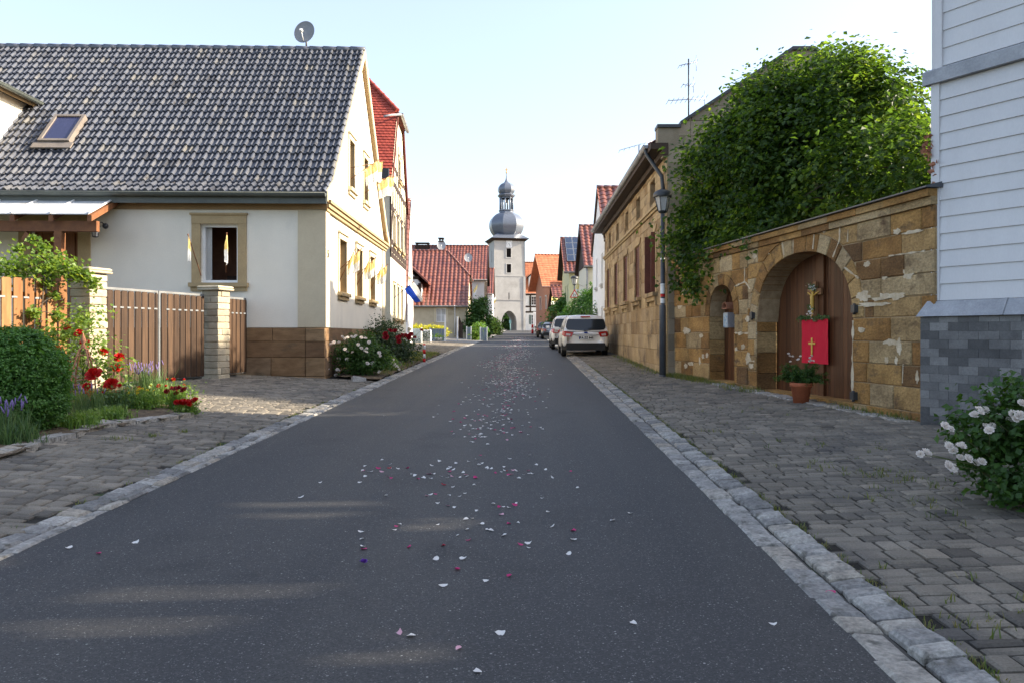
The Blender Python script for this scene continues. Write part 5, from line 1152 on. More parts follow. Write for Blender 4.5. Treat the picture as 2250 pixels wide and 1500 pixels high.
mb = MB(); P = np.array([FB_(.02 + NR.normal(0, .03), 4.05 + NR.uniform(-.16, .16), .06) for _ in range(40)] + [FB_(.1 + NR.normal(0, .02), 3.65 + NR.uniform(-.2, .2), .05) for _ in range(14)]); leaves(mb, P, .07, up=.0); 
v_ = mb.build('dead_creeper', m_rust, None); v_.location = wh.location; v_.rotation_euler = wh.rotation_euler; tag(v_, 'tuft of dry reddish creeper clinging to the corner of the white boards', 'creeper')

# invented barn beyond the frame, shading the street; its slits shape the sun streaks
bn_ = thing('added_barn', 'invented tall timber barn out of view, added to shade the street and shape sun streaks', 'barn', (13.2, -9.2, .4), 0)
mb = MB(); FBn = lambda u, z, n: (-n, u, z - .4); sle = tan(radians(27.2)); gaps = []
rg = random.Random(21)
for yy, x0, x1, bw in ((6.55, -2.7, -1.3, .16), (6.18, -2.35, -1.35, .14), (4.45, -2.6, -1.1, .22), (3.95, -2.75, -1.3, .22), (5.93, -1.1, -.45, .34), (3.72, -.95, -.35, .34), (4.95, -4.2, -3.3, .2)):
    yb = yy + .07 * (13.2 - (x0 + x1) / 2) + 9.2; z0, z1 = (13.2 - x1) * sle + .08, (13.2 - x0) * sle + .08; ns = max(2, int(bw / .085))
    for k in range(ns):          # slits side by side, each of its own length, cut for one sun streak
        c = yb + (k - (ns - 1) / 2) * bw / ns; a_, b_ = z0 + rg.uniform(0, .18), z1 - rg.uniform(0, .22); w = rg.uniform(.034, .05); gaps.append((c - w / 2, c + w / 2, a_, b_))
wall(mb, FBn, 0, 17.2, 0, 11.4, gaps, .02); mb.quad((0, 0, 0), (5.5, 0, 0), (5.5, 0, 11), (0, 0, 11)); mb.quad((0, 17.2, 0), (5.5, 17.2, 0), (5.5, 17.2, 6), (0, 17.2, 6))
mb.build('wall', m_timber, bn_); mb = MB(); mb.hexa([(-.4, -.4, 11.0), (-.4, 17.6, 11.0), (.6, 17.6, 11.3), (.6, -.4, 11.3), (-.4, -.4, 11.15), (-.4, 17.6, 11.15), (.6, 17.6, 11.45), (.6, -.4, 11.45)]); mb.build('roof', m_roofred, bn_)
# ================================================================== street lamps, sign, dishes, antennas
m_lamp = M('lamp_post_paint', (.075, .083, .095), (.055, .06, .07), r=.5, spec=.5)
def lamp(label, x, y, zt, k=1.):
    b = gz(x, y); t = thing('street_lamp', label, 'street lamp', (x, y, b), 0, 'street lamps'); H_ = zt - b; mb = MB()
    mb.tube([(0, 0, -.1), (0, 0, 1.75), (0, 0, 1.8), (0, 0, 1.82), (0, 0, H_ - .62)], [.083, .083, .078, .055, .05], 14); mb.lathe([(.09, 0), (.1, .02), (.1, .05), (.084, .06)], 14)
    mb.build('pole', m_lamp, t)
    mb = MB(); z = H_ - .62; mb.lathe([(.05, z), (.10, z + .03), (.12, z + .06), (.10, z + .075)], 8, smooth=False)
    for q in range(6): a = 2 * pi * q / 6; mb.tube([(.115 * cos(a), .115 * sin(a), z + .06), (.20 * cos(a), .20 * sin(a), z + .42)], .011, 5)
    hd = mb.build('lantern', m_lead, t)
    mb = MB(); mb.lathe([(.108, z + .065), (.192, z + .418)], 6, smooth=False); mb.build('lamp_glass', m_frost, hd)
    mb = MB(); mb.lathe([(.23, z + .415), (.24, z + .44), (.23, z + .50), (.19, z + .56), (.10, z + .60), (.0, z + .61)], 18); mb.build('cap', m_lead, hd)
    return t
L1 = lamp('dark street lamp with stickers on its pole, standing on the paving against the sandstone walls', 3.42, 20.15, 5.2)
mb = MB()
for z, h_, m_ in ((2.3, .05, 0), (2.95, .05, 0), (2.1, .22, 0), (2.02, .07, 1), (1.86, .12, 0)): mb.lathe([(.0585, z), (.0585, z + h_)], 12, mi=m_) if h_ > .06 else mb.lathe([(.058, z), (.062, z), (.062, z + h_), (.058, z + h_)], 12)
build_each(mb, 'sticker', [m_white, m_signred], L1)
L2 = lamp('dark street lamp carrying the triangular warning sign, rising out of the shrubs', 2.95, 50, 5.22)
sg = thing('warning_sign', 'red-bordered triangular warning sign with two children on the far street lamp', 'sign', (2.95, 49.9, 3.75), 0)
mb = MB(); tri = lambda s, c=0.: [(-.5 * s, -.29 * s), (.5 * s, -.29 * s), (0, .577 * s)]
fz = lambda p, q, h_: (p, -h_, q + .25); mb.prism(tri(.62), fz, 0, .02); mb.build('border', m_signred, sg)
mb = MB(); mb.prism(tri(.42), fz, .02, .026); mb.build('face', m_white, sg)
mb = MB()
for ox, s in ((-.07, 1.), (.09, .8)):
    for p in ([(-.03, -.02), (.03, -.02), (.035, .11), (-.02, .11)], [(-.02, .12), (.02, .12), (.02, .165), (-.02, .165)], [(-.05, -.15), (-.02, -.15), (.0, -.02), (-.03, -.02)], [(.04, -.15), (.07, -.13), (.03, -.02), (.0, -.02)], [(.03, .1), (.09, .03), (.1, .05), (.035, .12)]): mb.prism([((ox + a * s) * .7, (b * s - .03) * .7) for a, b in p], fz, .026, .03)
mb.build('pictogram', m_black, sg)
def dish(label, p, r, az=10, mat=None, foot=.3):
    t = thing('satellite_dish', label, 'satellite dish', tuple(p - Vector((0, 0, foot + r))), radians(az), 'satellite dishes'); mb = MB(); n = 24; prof = [(r * i / 6, r * .16 * (i / 6) ** 2) for i in range(7)]
    til = radians(76); rot = lambda x, y, z: (x, y * cos(til) - z * sin(til), y * sin(til) + z * cos(til) + foot + r)
    b = len(mb.v); mb.lathe(prof + [(r * 1.01, r * .17), (r * 1.0, r * .15)], n); mb.v = [rot(x, y * 1.18, z) for x, y, z in mb.v]; mb.build('reflector', mat or m_zinc, t)
    mb = MB(); mb.tube([(0, .12, -.1), (0, .12, foot + r * .9)], .03, 8); mb.build('mast', m_lead, t)
    mb = MB(); mb.tube([rot(0, -r * 1.0, r * .16), rot(0, -r * .35, r * .85)], .018, 6); mb.tube([rot(0, -r * .37, r * .78), rot(0, -r * .25, r * .98)], .05, 8); mb.build('receiver_arm', m_white, t)
dish('large grey satellite dish on the ridge of the dark tiled farmhouse roof', pt(670, 73, 24.2), .315, -6, M('grey_dish', (.22, .235, .25), (.18, .19, .2), r=.6), .12)
dish('grey satellite dish beside the chimney of the long red roof', pt(970, 540, 86.5), .46, 5); dish('grey satellite dish fixed on the slope of the long red roof', pt(1029, 567, 84.6), .42, 5, None, .05)
def antenna(label, base, top, arms):
    t = thing('roof_antenna', label, 'aerial', tuple(base)); mb = MB(); h_ = (Vector(top) - Vector(base)).z; mb.tube([(0, 0, -.6), (0, 0, h_)], .022, 6); mb.build('mast', m_lead, t)
    for z, l, dx, dz, n, el in arms:
        mb = MB(); mb.tube([(-l * .55 * 1, -.1, z - dz), (l * .45, .1, z + dz)], .012, 5)
        for i in range(n): k = i / (n - 1) - .55; mb.tube([(l * k, -el + .0, z + 2 * dz * k), (l * k, el, z + 2 * dz * k)], .008, 4); 
        mb.tube([(l * .42, 0, z - .22), (l * .42, 0, z + .26)], .01, 4); mb.build('aerial_arm', m_steel, t)
    return t
antenna('tall television aerial on the sandstone house roof beside the tree', pt(1513, 250, 24), pt(1513, 130, 24), [(1.5, .55, 0, .09, 7, .14), (.42, 1.15, 0, .06, 9, .30), (.85, .35, 0, .01, 4, .2)])
antenna('thin television aerial over the middle of the sandstone house eave', pt(1404, 345, 31), pt(1404, 320, 31), [(.45, 1.4, 0, .22, 8, .22)])

# ================================================================== cars
def car(label, x, y, W, L, Hh, paint, kind='mpv', plate=None, seed=1):
    b = road_z(y + 1) ; t = thing('parked_car', label, 'car', (x, y, road_z(y)), 0, 'cars parked along the kerb'); t.rotation_euler = (atan2(road_z(y + L) - road_z(y), L), 0, 0); w = W / 2; k = Hh / 1.66; zb_ = .60 * Hh
    def loft(secs, mat, name, cap=True):
        mb = MB(); n = len(secs[0][1]); fs = []; vs = []
        for yy, q in secs:
            full = [(-a, c) for a, c in reversed(q)] + [(a, c) for a, c in q][1 if q[0][0] == 0 else 0:]; m = len(full); vs += [(a, yy, c) for a, c in full]
        for i in range(len(secs) - 1):
            for j in range(m - 1): fs.append((i * m + j, i * m + j + 1, (i + 1) * m + j + 1, (i + 1) * m + j))
        if cap: fs += [tuple(range(m)), tuple(range((len(secs) - 1) * m, len(secs) * m))[::-1]]
        mb.add(vs, fs, smooth=True); o_ = mb.build(name, mat, t)
        md = o_.modifiers.new('smooth', 'SUBSURF'); md.levels = md.render_levels = 2 if y < 50 else 1; return o_
    def low(yy, hw, zz, top): return (yy, [(0, zz), (hw * .86, zz), (hw * .985, zz + .1), (hw, zz + .3), (hw * .985, top - .1), (hw * .93, top), (hw * .5, top + .03), (0, top + .035)])
    body = loft([low(0, w * .80, .52, zb_ - .12), low(.015, w * .86, .46, zb_ - .09), low(.07, w * .94, .36, zb_ - .02), low(.30, w * .99, .27, zb_ + .02), low(1.1, w, .24, zb_ + .02), low(L * .5, w, .23, zb_), low(L * .74, w, .24, zb_ - .03), low(L * .86, w * .97, .26, zb_ - .14), low(L * .96, w * .86, .32, zb_ - .28), low(L, w * .7, .42, zb_ - .36)], paint, 'body')
    def top(yy, z, hb, ht): f = max(.02, (z - zb_) / (Hh - zb_)); return (yy, [(hb, zb_ - .06), (hb * .985, zb_ + .02), (hb + (ht - hb) * .55 * f, zb_ + (z - zb_) * .55), (ht + (hb - ht) * (1 - f), z - .10 * f), (ht * .93 + (hb - ht) * (1 - f) * .8, z - .035 * f), (ht * .55, z - .004), (0, z)])
    hb, ht = w * .93, w * .72
    T = [(.05, zb_ + .02), (.10, zb_ + .14), (.30, Hh - .16), (.36, Hh - .035), (.55, Hh - .012), (1.5, Hh), (L * .5, Hh - .03), (L * .58, Hh - .12), (L * .76, zb_ + .02)]
    if kind == 'hatch': T = [(.06, zb_ + .02), (.14, zb_ + .1), (.5, Hh - .14), (.6, Hh - .03), (.8, Hh - .01), (1.5, Hh), (L * .46, Hh - .03), (L * .54, Hh - .12), (L * .72, zb_ + .02)]
    cab = loft([top(a, z, hb, ht) for a, z in T], paint, 'cabin', False)
    # glazing
    mb = MB(); (y0, z0), (y1, z1) = (T[1][0] - .012, zb_ + .075), (T[2][0] - .03, Hh - .17); e0, e1 = hb * .93, ht * 1.05
    pts = []
    for j in range(7):
        v = j / 6; zz = z0 + (z1 - z0) * v; yy = y0 + (y1 - y0) * v - .028; hw = e0 + (e1 - e0) * v ** 1.2 - (.10 if j == 0 else (.03 if j == 1 else 0)) - (.03 if j == 6 else 0); row = []
        for i in range(9): s = i / 4 - 1; row.append((s * hw, yy - .012, zz - .03 * (1 - s * s) * (1 if j == 0 else 0)))
        pts.append(row)
    for j in range(6):
        for i in range(8): mb.quad(pts[j][i], pts[j][i + 1], pts[j + 1][i + 1], pts[j + 1][i], smooth=True)
    mb.build('rear_window', m_glass, cab)
    for s in (-1, 1):
        mb = MB(); yw = [(.42, 1.15), (1.25, 2.15), (2.25, L * .62)]
        for a, c in yw:
            zt = lambda yy: Hh - .17 if yy < L * .5 else Hh - .17 - (yy - L * .5) / (L * .26) * (Hh - zb_ - .2); lo_, hi_ = zb_ + .06, .0
            xs = lambda zz: s * (hb + (ht - hb) * (zz - zb_) / (Hh - zb_) * .93 + .012)
            mb.quad((xs(lo_), a, lo_), (xs(lo_), c, lo_), (xs(zt(c)), c, zt(c)), (xs(zt(a + .08)), a + .08, zt(a)))
        mb.build('side_window', m_glass, cab)
    for yy in (.88 * L / 4.77, L - .95 * L / 4.77):
        for s in (-1, 1):
            mb = MB(); mb.lathe([(.0, -.10), (.30, -.10), (.335, -.07), (.335, .07), (.30, .10), (.22, .105)], 22); mb.v = [(s * (w - .115) + s * z_, yy + x_, y_ + .335) for x_, y_, z_ in mb.v]; wl = mb.build('wheel', m_rubber, t)
            mb = MB(); mb.lathe([(.22, .10), (.2, .07), (.05, .085), (0, .09)], 22)
            for q in range(5): a = 2 * pi * q / 5; mb.hexa([(c_ * cos(a) - d_ * sin(a), c_ * sin(a) + d_ * cos(a), z_) for z_ in (.07, .1) for c_, d_ in ((.04, -.03), (.21, -.02), (.21, .02), (.04, .03))])
            mb.v = [(s * (w - .115) + s * z_, yy + x_, y_ + .335) for x_, y_, z_ in mb.v]; mb.build('rim', m_alu, wl)
            mb = MB(); mb.lathe([(.36, 0), (.41, 0), (.41, .012), (.36, .012)], 24); mb.v = [(s * (w * .985) + s * z_, yy + x_, max(y_ + .335, .27)) for x_, y_, z_ in mb.v]; mb.build('wheel_arch', m_plastic, t)
    # rear fittings
    mb = MB(); mb.fbox(lambda u, z_, n: (u, -n, z_), -w * .80, w * .80, .27, .56, -.35, .005); 
    for s in (-1, 1): mb.hexa([(s * w * .79, .0, .28), (s * w * .985, .28, .28), (s * w * .9, .5, .28), (s * w * .7, .3, .28), (s * w * .80, -.003, .55), (s * w * .99, .27, .55), (s * w * .9, .5, .55), (s * w * .7, .3, .55)])
    mb.build('bumper', m_plastic, t)
    for s in (-1, 1):
        mb = MB(); z_ = zb_ - .03; P_ = [(s * w * .52, .005, z_ - .0), (s * w * .60, .0, z_ - .17), (s * w * .90, .05, z_ - .17), (s * w * .985, .30, z_ - .10), (s * w * .965, .34, z_ + .05), (s * w * .86, .05, z_ + .05)]
        mb.add([(a, b_ - .035, c) for a, b_, c in P_] + [(a * .97, b_ + .08, c) for a, b_, c in P_], [(0, 1, 2, 5), (5, 2, 3, 4)] + [(i, (i + 1) % 6, 6 + (i + 1) % 6, 6 + i) for i in range(6)]); tl = mb.build('tail_lamp', m_red, t)
        mb = MB(); mb.add([(s * w * .64, -.045, z_ - .06), (s * w * .66, -.047, z_ - .13), (s * w * .84, -.02, z_ - .12), (s * w * .82, -.015, z_ - .03)], [(0, 1, 2, 3)]); mb.build('indicator', m_frost, tl)
    mb = MB(); mb.box(-w * .2, w * .2, T[2][0] - .035, T[2][0] + .06, Hh - .10, Hh - .06); mb.build('brake_lamp', m_red, t)
    mb = MB(); zp_ = zb_ - .24; mb.bbox(-.28, .28, -.055, -.01, zp_ - .065, zp_ + .065, .006); pl = mb.build('number_plate', m_white, t)
    mb = MB(); mb.box(-.27, -.225, -.0565, -.053, zp_ - .055, zp_ + .055); mb.build('plate_band', m_blue, pl)
    if plate:
        c_ = bpy.data.curves.new('t', 'FONT'); c_.body = plate; c_.size = .115; c_.align_x = 'CENTER'; c_.align_y = 'CENTER'; c_.extrude = .001; c_.offset = .006; q = bpy.data.objects.new('t', c_); COL.objects.link(q); bpy.context.view_layer.update()
        me = bpy.data.meshes.new_from_object(q.evaluated_get(bpy.context.evaluated_depsgraph_get())); bpy.data.objects.remove(q); me.materials.clear(); me.materials.append(m_black)
        q = bpy.data.objects.new('lettering', me); COL.objects.link(q); q.parent = pl; q.rotation_euler = (pi / 2, 0, 0); q.location = (.025, -.058, zp_)
    mb = MB(); mb.box(-w * .45, w * .45, -.05, .0, zp_ + .085, zp_ + .115); mb.build('chrome_strip', m_alu, t)
    mb = MB(); n = 14; mb.prism([(.075 * cos(2 * pi * i / n), zp_ + .20 + .034 * sin(2 * pi * i / n)) for i in range(n)], lambda p, q, h_: (p, -h_, q), .0, .06); mb.build('badge', m_blue, t)
    for s in (-1, 1):
        mb = MB(); mb.bbox(s * (w + .09) - .10, s * (w + .09) + .10, L * .6, L * .6 + .09, zb_, zb_ + .15, .03); mb.build('door_mirror', paint, t)
    mb = MB(); mb.tube([(0, .9, Hh - .02), (0, .82, Hh + .09)], .012, 6); mb.build('aerial', m_plastic, t)
    return t
p_champ = M('champagne_silver_paint', (.83, .81, .77), (.80, .78, .74), r=.25, metal=.2, spec=.6, fine=0); p_white = M('white_car_paint', (.80, .80, .81), (.79, .79, .8), r=.25, spec=.6, fine=0)
p_silver = M('silver_paint', (.50, .51, .52), (.48, .49, .5), r=.28, metal=.4, spec=.6, fine=0); p_dark = M('dark_green_paint', (.02, .03, .028), (.018, .027, .025), r=.25, spec=.6, fine=0)
car('champagne silver people carrier parked half on the pavement beside the sandstone house', 2.30, 31.4, 1.89, 4.77, 1.66, p_champ, 'mpv', 'BA ZZ 845')
car('white car parked in front of the champagne silver people carrier', 2.08, 38.8, 1.86, 4.5, 1.66, p_white, 'mpv', None, 2)
car('silver hatchback parked beyond the white car', 2.0, 65.5, 1.7, 4.2, 1.42, p_silver, 'hatch', None, 3)
car('dark car parked beyond the silver hatchback', 1.72, 72.5, 1.75, 4.3, 1.46, p_dark, 'hatch', None, 4)
tv = thing('box_trailer', 'white box van body parked near the tower at the end of the street', 'van', (2.35, 112, gz(2.4, 112)))
mb = MB(); mb.bbox(-1.55, 1.05, 0, 4.5, .55, 2.75, .05); mb.build('cargo_box', m_white, tv); mb = MB()
for x in (-1.4, -.25, .9): mb.box(x, x + .05, -.03, .0, .6, 2.7)
mb.box(-1.5, 1.0, -.06, 0, .42, .55); mb.build('door_frame', m_greyw, tv)
for s in (-1.15, .65):
    mb = MB(); mb.lathe([(0, -.1), (.33, -.1), (.33, .1), (0, .1)], 18); mb.v = [(s + z_, 1.0 + x_, y_ + .33) for x_, y_, z_ in mb.v]; mb.build('wheel', m_rubber, tv)
# ================================================================== flags
def flag(label, base, tip, hoist, fly, mats, group, split='fly', name='flag', drift=(0, 0, 0), amp=.045, taper=.25):
    base, tip = Vector(base), Vector(tip); t = thing(name, label, 'flag', tuple(base), 0, group); tp = tip - base; d = -tp.normalized()
    mb = MB(); mb.tube([(0, 0, 0), tp], .011, 6); mb.ball(tuple(tp), .02, 6, 4); mb.build('pole', m_porch, t)
    side = d.cross(Vector((0, 0, 1))); side = side.normalized() if side.length > .1 else Vector((1, 0, 0)); ph = R.uniform(0, 6); n, m = 10, 12; dn = (Vector((0, 0, -1)) + Vector(drift)).normalized()
    def P(i, j):
        a, b = i / n, j / m; p = tp + d * (.03 + hoist * a * (1 - taper * b)) + dn * fly * b * (1 - .12 * a)
        return p + side * (amp * sin(a * 9 + ph + b * 2) * min(1, b * 3) + amp * .5 * sin(a * 17 + b * 4)) 
    mb = MB()
    for i in range(n):
        for j in range(m):
            k = (0 if j < m / 2 else 1) if split == 'fly' else (0 if i < n / 2 else 1)
            mb.quad(P(i, j), P(i + 1, j), P(i + 1, j + 1), P(i, j + 1), mi=k, smooth=True)
    mb.build('cloth', mats, t); return t
YW = [m_yflag, m_wflag]; g1 = 'yellow and white flags along the sunlit gable'
Mh = Matrix.Translation((-4.94, 19.4, .45)) @ Matrix.Rotation(radians(1.5), 4, 'Z')
FEw = lambda u, z, n: Mh @ Vector(FE(u, z, n))
nth = ['first', 'second', 'third']
for i, (u, ) in enumerate([(1.72,), (4.1,), (6.45,)]):
    b = FEw(u, 2.85, -.05); flag(f'yellow-white flag on the steeper pole at the {nth[i]} ground-floor gable window from the corner', b, b + Vector((.46, .0, .93)), .36, .58, YW, g1, drift=(-.12, -.1, 0))
    b = FEw(u, 3.2, -.05); flag(f'yellow-white flag on the flatter pole at the {nth[i]} ground-floor gable window from the corner', b, b + Vector((.58, .25, .62)), .34, .55, YW, g1, drift=(-.1, .1, 0))
for i, u in enumerate((3.05, 5.3)):
    b = FEw(u, 5.85, -.05); wd = ('attic window nearer the house corner', 'attic window nearer the half-timbered house')[i]
    flag(f'yellow and white flag on the lower pole of the {wd}', b, b + Vector((.85, .3, .68)), .5, .62, YW, g1, drift=(-.1, 0, 0)); b = FEw(u, 6.2, -.05)
    flag(f'yellow and white flag on the upper pole of the {wd}', b, b + Vector((.88, .75, .36)), .48, .6, YW, g1, drift=(-.1, .2, 0))
flag('small yellow and white flag leaning out beside the stone surround of the front window', pt(442, 606, 19.1), pt(413, 516, 18.6), .16, .58, YW, 'flags at the farmhouse front window', amp=.03)
flag('small white-tipped flag hanging in the open farmhouse front window, against the dark room', pt(496, 600, 19.2), pt(498, 513, 18.55), .18, .58, YW, 'flags at the farmhouse front window', amp=.035, taper=-.4)
flag('blue and white flag on a long pole between half-timbered house and white barn gable', pt(866, 655, 31.6), pt(909, 619, 29.9), .85, .78, [m_wflag, m_bflag], None, 'hoist', drift=(.62, 0, 0), amp=.05, taper=.1)
flag('upper yellow and white flag at the sunlit gable of the beige half-hipped house', pt(1034, 648, 67.5), pt(1050, 624, 67), .55, 1.0, YW, 'far flags', drift=(-.2, 0, 0)); flag('lower yellow and white flag at the sunlit gable of the beige half-hipped house', pt(1032, 705, 67.5), pt(1050, 684, 67), .75, .75, YW, 'far flags')
flag('pale flag on the white house beside the clock tower, upper one', pt(1079, 668, 104), pt(1089, 650, 103.5), .55, .8, [m_wflag, m_yflag], 'far flags'); flag('pale flag on the white house beside the clock tower, lower one', pt(1077, 715, 97), pt(1088, 694, 96.5), .5, .9, [m_wflag, m_yflag], 'far flags')
flag('large yellow and white flag drooping over the leafy tree on the east side', pt(1236, 660, 75), pt(1212, 652, 73), 1.3, .75, YW, 'far flags', drift=(-.1, 0, 0)); flag('yellow and white flag slanting down beside the far street lamp', pt(1283, 630, 55), pt(1268, 624, 53), .75, .75, YW, 'far flags', drift=(-.2, 0, 0))

# ================================================================== trees and shrubs
def tree(name, label, loc, trunk_r, lobes, n, size, mat, limbs=7, per=28, sig=.17, cat='tree', group=None, asp=.4, shell=.5, up=.5, th=None, wood=m_bark):
    t = thing(name, label, cat, loc, 0, group); L0 = [(a - loc[0], b - loc[1], c - loc[2], d, e, f) for a, b, c, d, e, f in lobes]
    P, T, D = crown_pts(L0, n, per, sig, shell); mb = MB(); leaves(mb, P, size, up, T, asp, outw=D, droop=.25); mb.build('crown', mat, t)
    mb = MB(); r = random.Random(len(label)); cz = sum(l[2] for l in L0) / len(L0); th = th or max(.3, cz * .45); top = Vector((r.uniform(-.1, .1), r.uniform(-.1, .1), th))
    mb.tube([(0, 0, -.2), (0.02, .02, th * .4), top], [trunk_r * 1.25, trunk_r, trunk_r * .85], 10)
    ends = L0 + [r.choice(L0) for _ in range(max(0, limbs - len(L0)))]
    for l in ends:
        e = Vector((l[0] + r.uniform(-.4, .4) * l[3], l[1] + r.uniform(-.4, .4) * l[4], l[2] + r.uniform(-.1, .6) * l[5])); m = top.lerp(e, .5) + Vector((r.uniform(-.2, .2), r.uniform(-.2, .2), .15)) * (e - top).length * .5
        mb.tube([top * .97, top.lerp(m, .6), m, e], [trunk_r * .6, trunk_r * .45, trunk_r * .33, trunk_r * .1], 6)
        for _ in range(3):
            q = m.lerp(e, r.uniform(0, .8)); d = Vector((r.gauss(0, 1), r.gauss(0, 1), r.gauss(.3, .6))).normalized() * l[3] * .7; mb.tube([q, q + d * .5 + Vector((0, 0, .05)), q + d], [trunk_r * .22, trunk_r * .13, trunk_r * .04], 4)
    mb.build('trunk', wood, t); return t
tree('ash_tree', 'big leafy tree leaning over the slate coping of the sandstone yard wall', (6.9, 17.4, gz(6.9, 17.4)), .19,
     [(5.1, 18.8, 7.0, .6, .6, .6), (4.7, 19.1, 6.45, .5, .5, .6), (4.3, 19.7, 5.3, .8, .6, .9), (3.95, 19.9, 4.2, .5, .45, .8), (4.75, 19.3, 6.0, .8, .8, .7), (4.0, 19.5, 3.6, .55, .5, .6), (4.45, 18.6, 3.3, .6, .55, .5), (4.15, 19.0, 2.75, .5, .5, .55), (4.5, 18.0, 3.3, .5, .5, .4), (3.75, 20.0, 3.2, .3, .3, .5), (4.6, 17.6, 3.5, .5, .5, .35), (5.7, 18.3, 6.8, .85, .8, .85), (4.9, 19.0, 6.3, .6, .6, .65), (6.5, 17.6, 5.5, 1.9, 1.9, 1.9), (6.9, 16.3, 5.9, 1.2, 1.4, 1.35), (5.35, 18.4, 5.2, 1.35, 1.4, 1.5), (4.6, 19.4, 4.3, .95, .9, 1.0), (4.35, 19.5, 3.4, .6, .55, .75), (4.05, 19.1, 2.75, .38, .4, .55), (6.1, 15.2, 4.5, .9, 1.2, 1.05), (6.7, 13.9, 4.25, .9, 1.1, 1.15), (5.4, 17.0, 3.9, .95, 1.0, .75), (5.1, 16.4, 3.45, .55, .6, .35), (7.7, 17.6, 5.2, 1.2, 1.4, 1.4), (5.7, 18.2, 6.55, .5, .5, .55), (6.75, 16.6, 6.95, .7, .6, .5), (6.3, 18.2, 7.2, .8, .8, .75), (5.6, 18.3, 7.0, .6, .6, .6), (6.8, 17.4, 7.1, .9, .8, .7)],
     72000, .125, l_tree, limbs=22, per=44, sig=.18, shell=.30, asp=.34)
mb = MB()       # sprigs standing out of the top outline
hangs = [o for o in S.objects if o.name == 'ash_tree'][0]
pts = []
for bx, by, bz, h_ in ((5.15, 18.2, 6.5, 1.2), (5.75, 18.2, 6.95, .7), (6.7, 16.3, 7.2, .3), (7.6, 16.6, 6.4, .6), (7.3, 15.4, 5.7, .6), (6.3, 17.3, 7.5, .35), (4.75, 18.6, 6.05, .6), (7.7, 15.0, 5.4, .6), (3.65, 19.6, 4.5, .35), (3.62, 19.7, 4.0, .3)):
    for k in range(46):
        a = R.random(); pts.append((bx + R.gauss(0, .10 + .05 * (1 - a)) - 6.9, by + R.gauss(0, .1) - 17.4, bz - .3 + h_ * a - hangs.location.z))
leaves(mb, np.array(pts), .115, .3, asp=.34); mb.build('twig_leaves', l_tree, hangs)

def shrub(name, label, loc, lobes, n, size, mat, cat='shrub', **kw): return tree(name, label, loc, kw.pop('tr', .03), lobes, n, size, mat, cat=cat, wood=kw.pop('wood', m_stem), **kw)
x, y = -6.25, 9.75; z = gz(x, y)
shrub('round_bush', 'dense clipped green bush rounded like a ball, in shade below the board fence', (x, y, z), [(x - .05, y, z + .68, .58, .58, .58), (x, y, z + .4, .54, .52, .42)], 52000, .030, l_bush, per=26, sig=.03, shell=.90, limbs=5)
bo = [q for q in S.objects if q.name == 'round_bush'][0]; mb = MB(); dd = NR.normal(size=(4500, 3)); dd /= np.linalg.norm(dd, axis=1, keepdims=True); dd = dd * (NR.uniform(.35, .93, 4500) ** .6)[:, None] * np.array([.6, .56, .58]) + np.array([0, 0, .66]); leaves(mb, dd, .075, .3); mb.build('inner_foliage', l_bush, bo)
def rosebush(name, label, loc, lobes, n, size, leafm, flm, key, blooms, rad, cat='rose bush', per=20, sig=.09, shell=.3, face=(.1, -.7, .7), **kw):
    t = tree(name, label, loc, .022, lobes, n, size, leafm, cat=cat, per=per, sig=sig, shell=shell, asp=.42, wood=m_stem, **kw); mb = MB()
    for p in blooms: flower(t, flm, key, rel(t, p), rad * R.uniform(.8, 1.15), face); 
    stems(mb, (0, 0, .02), [rel(t, p) for p in blooms[::2]], .007); mb.build('flower_stems', m_stem, t); return t
# red climbing rose with its iron obelisk
red = [(151, 725, 13.0), (175, 735, 12.6), (187, 755, 12.8), (124, 769, 12.3), (135, 784, 12.2), (149, 801, 12.1), (227, 773, 12.9), (262, 785, 12.9), (255, 811, 12.7), (207, 824, 12.0), (245, 844, 12.2), (191, 849, 11.9), (196, 867, 11.8), (195, 878, 11.7), (259, 866, 12.1)]
x, y = -6.95, 12.5; z = gz(x, y)
rosebush('red_rose_bush', 'red climbing rose in bloom between the clipped bush and the double gate', (x, y, z), [(x - .15, y + .2, z + .95, .32, .3, .45), (x - .25, y + .5, z + 1.45, .35, .25, .25), (x + .3, y + .1, z + .55, .4, .3, .35), (x - .3, y - .1, z + .35, .3, .3, .3)], 1500, .06, l_vine, m_rosered, 'red', [pt(*p) for p in red], .075, sig=.11, limbs=6)
big = [o for o in S.objects if o.type == 'MESH' and o.data.name.startswith('flower') and o.parent and o.parent.name == 'red_rose_bush']; big[9].scale = (.125,) * 3; big[8].scale = (.10,) * 3; big[10].scale = (.10,) * 3
ob = thing('plant_obelisk', 'rusty iron plant support with a spear tip amid the red roses', 'plant support', tuple(pt(183, 880, 12.2)), .3); mb = MB(); hgt = (880 - 762) * 12.2 / 1750
for s in ((-1, -1), (1, -1), (1, 1), (-1, 1)): mb.tube([(s[0] * .16, s[1] * .16, -.3), (s[0] * .13, s[1] * .13, hgt * .5), (s[0] * .05, s[1] * .05, hgt * .95), (0, 0, hgt)], .012, 6)
mb.lathe([(.03, hgt - .02), (.035, hgt + .02), (.015, hgt + .05), (.045, hgt + .09), (.0, hgt + .22)], 8); mb.build('legs', m_rust, ob)
mb = MB(); ring = lambda r, z, n=24: mb.tube([(r * cos(2 * pi * i / n), 0, z + r * sin(2 * pi * i / n)) for i in range(n + 1)], .009, 5); ring(.19, hgt * .62); mb.tube([(.15 * cos(2 * pi * i / 20), .15 * sin(2 * pi * i / 20), hgt * .3) for i in range(21)], .008, 5); mb.build('hoop', m_rust, ob)
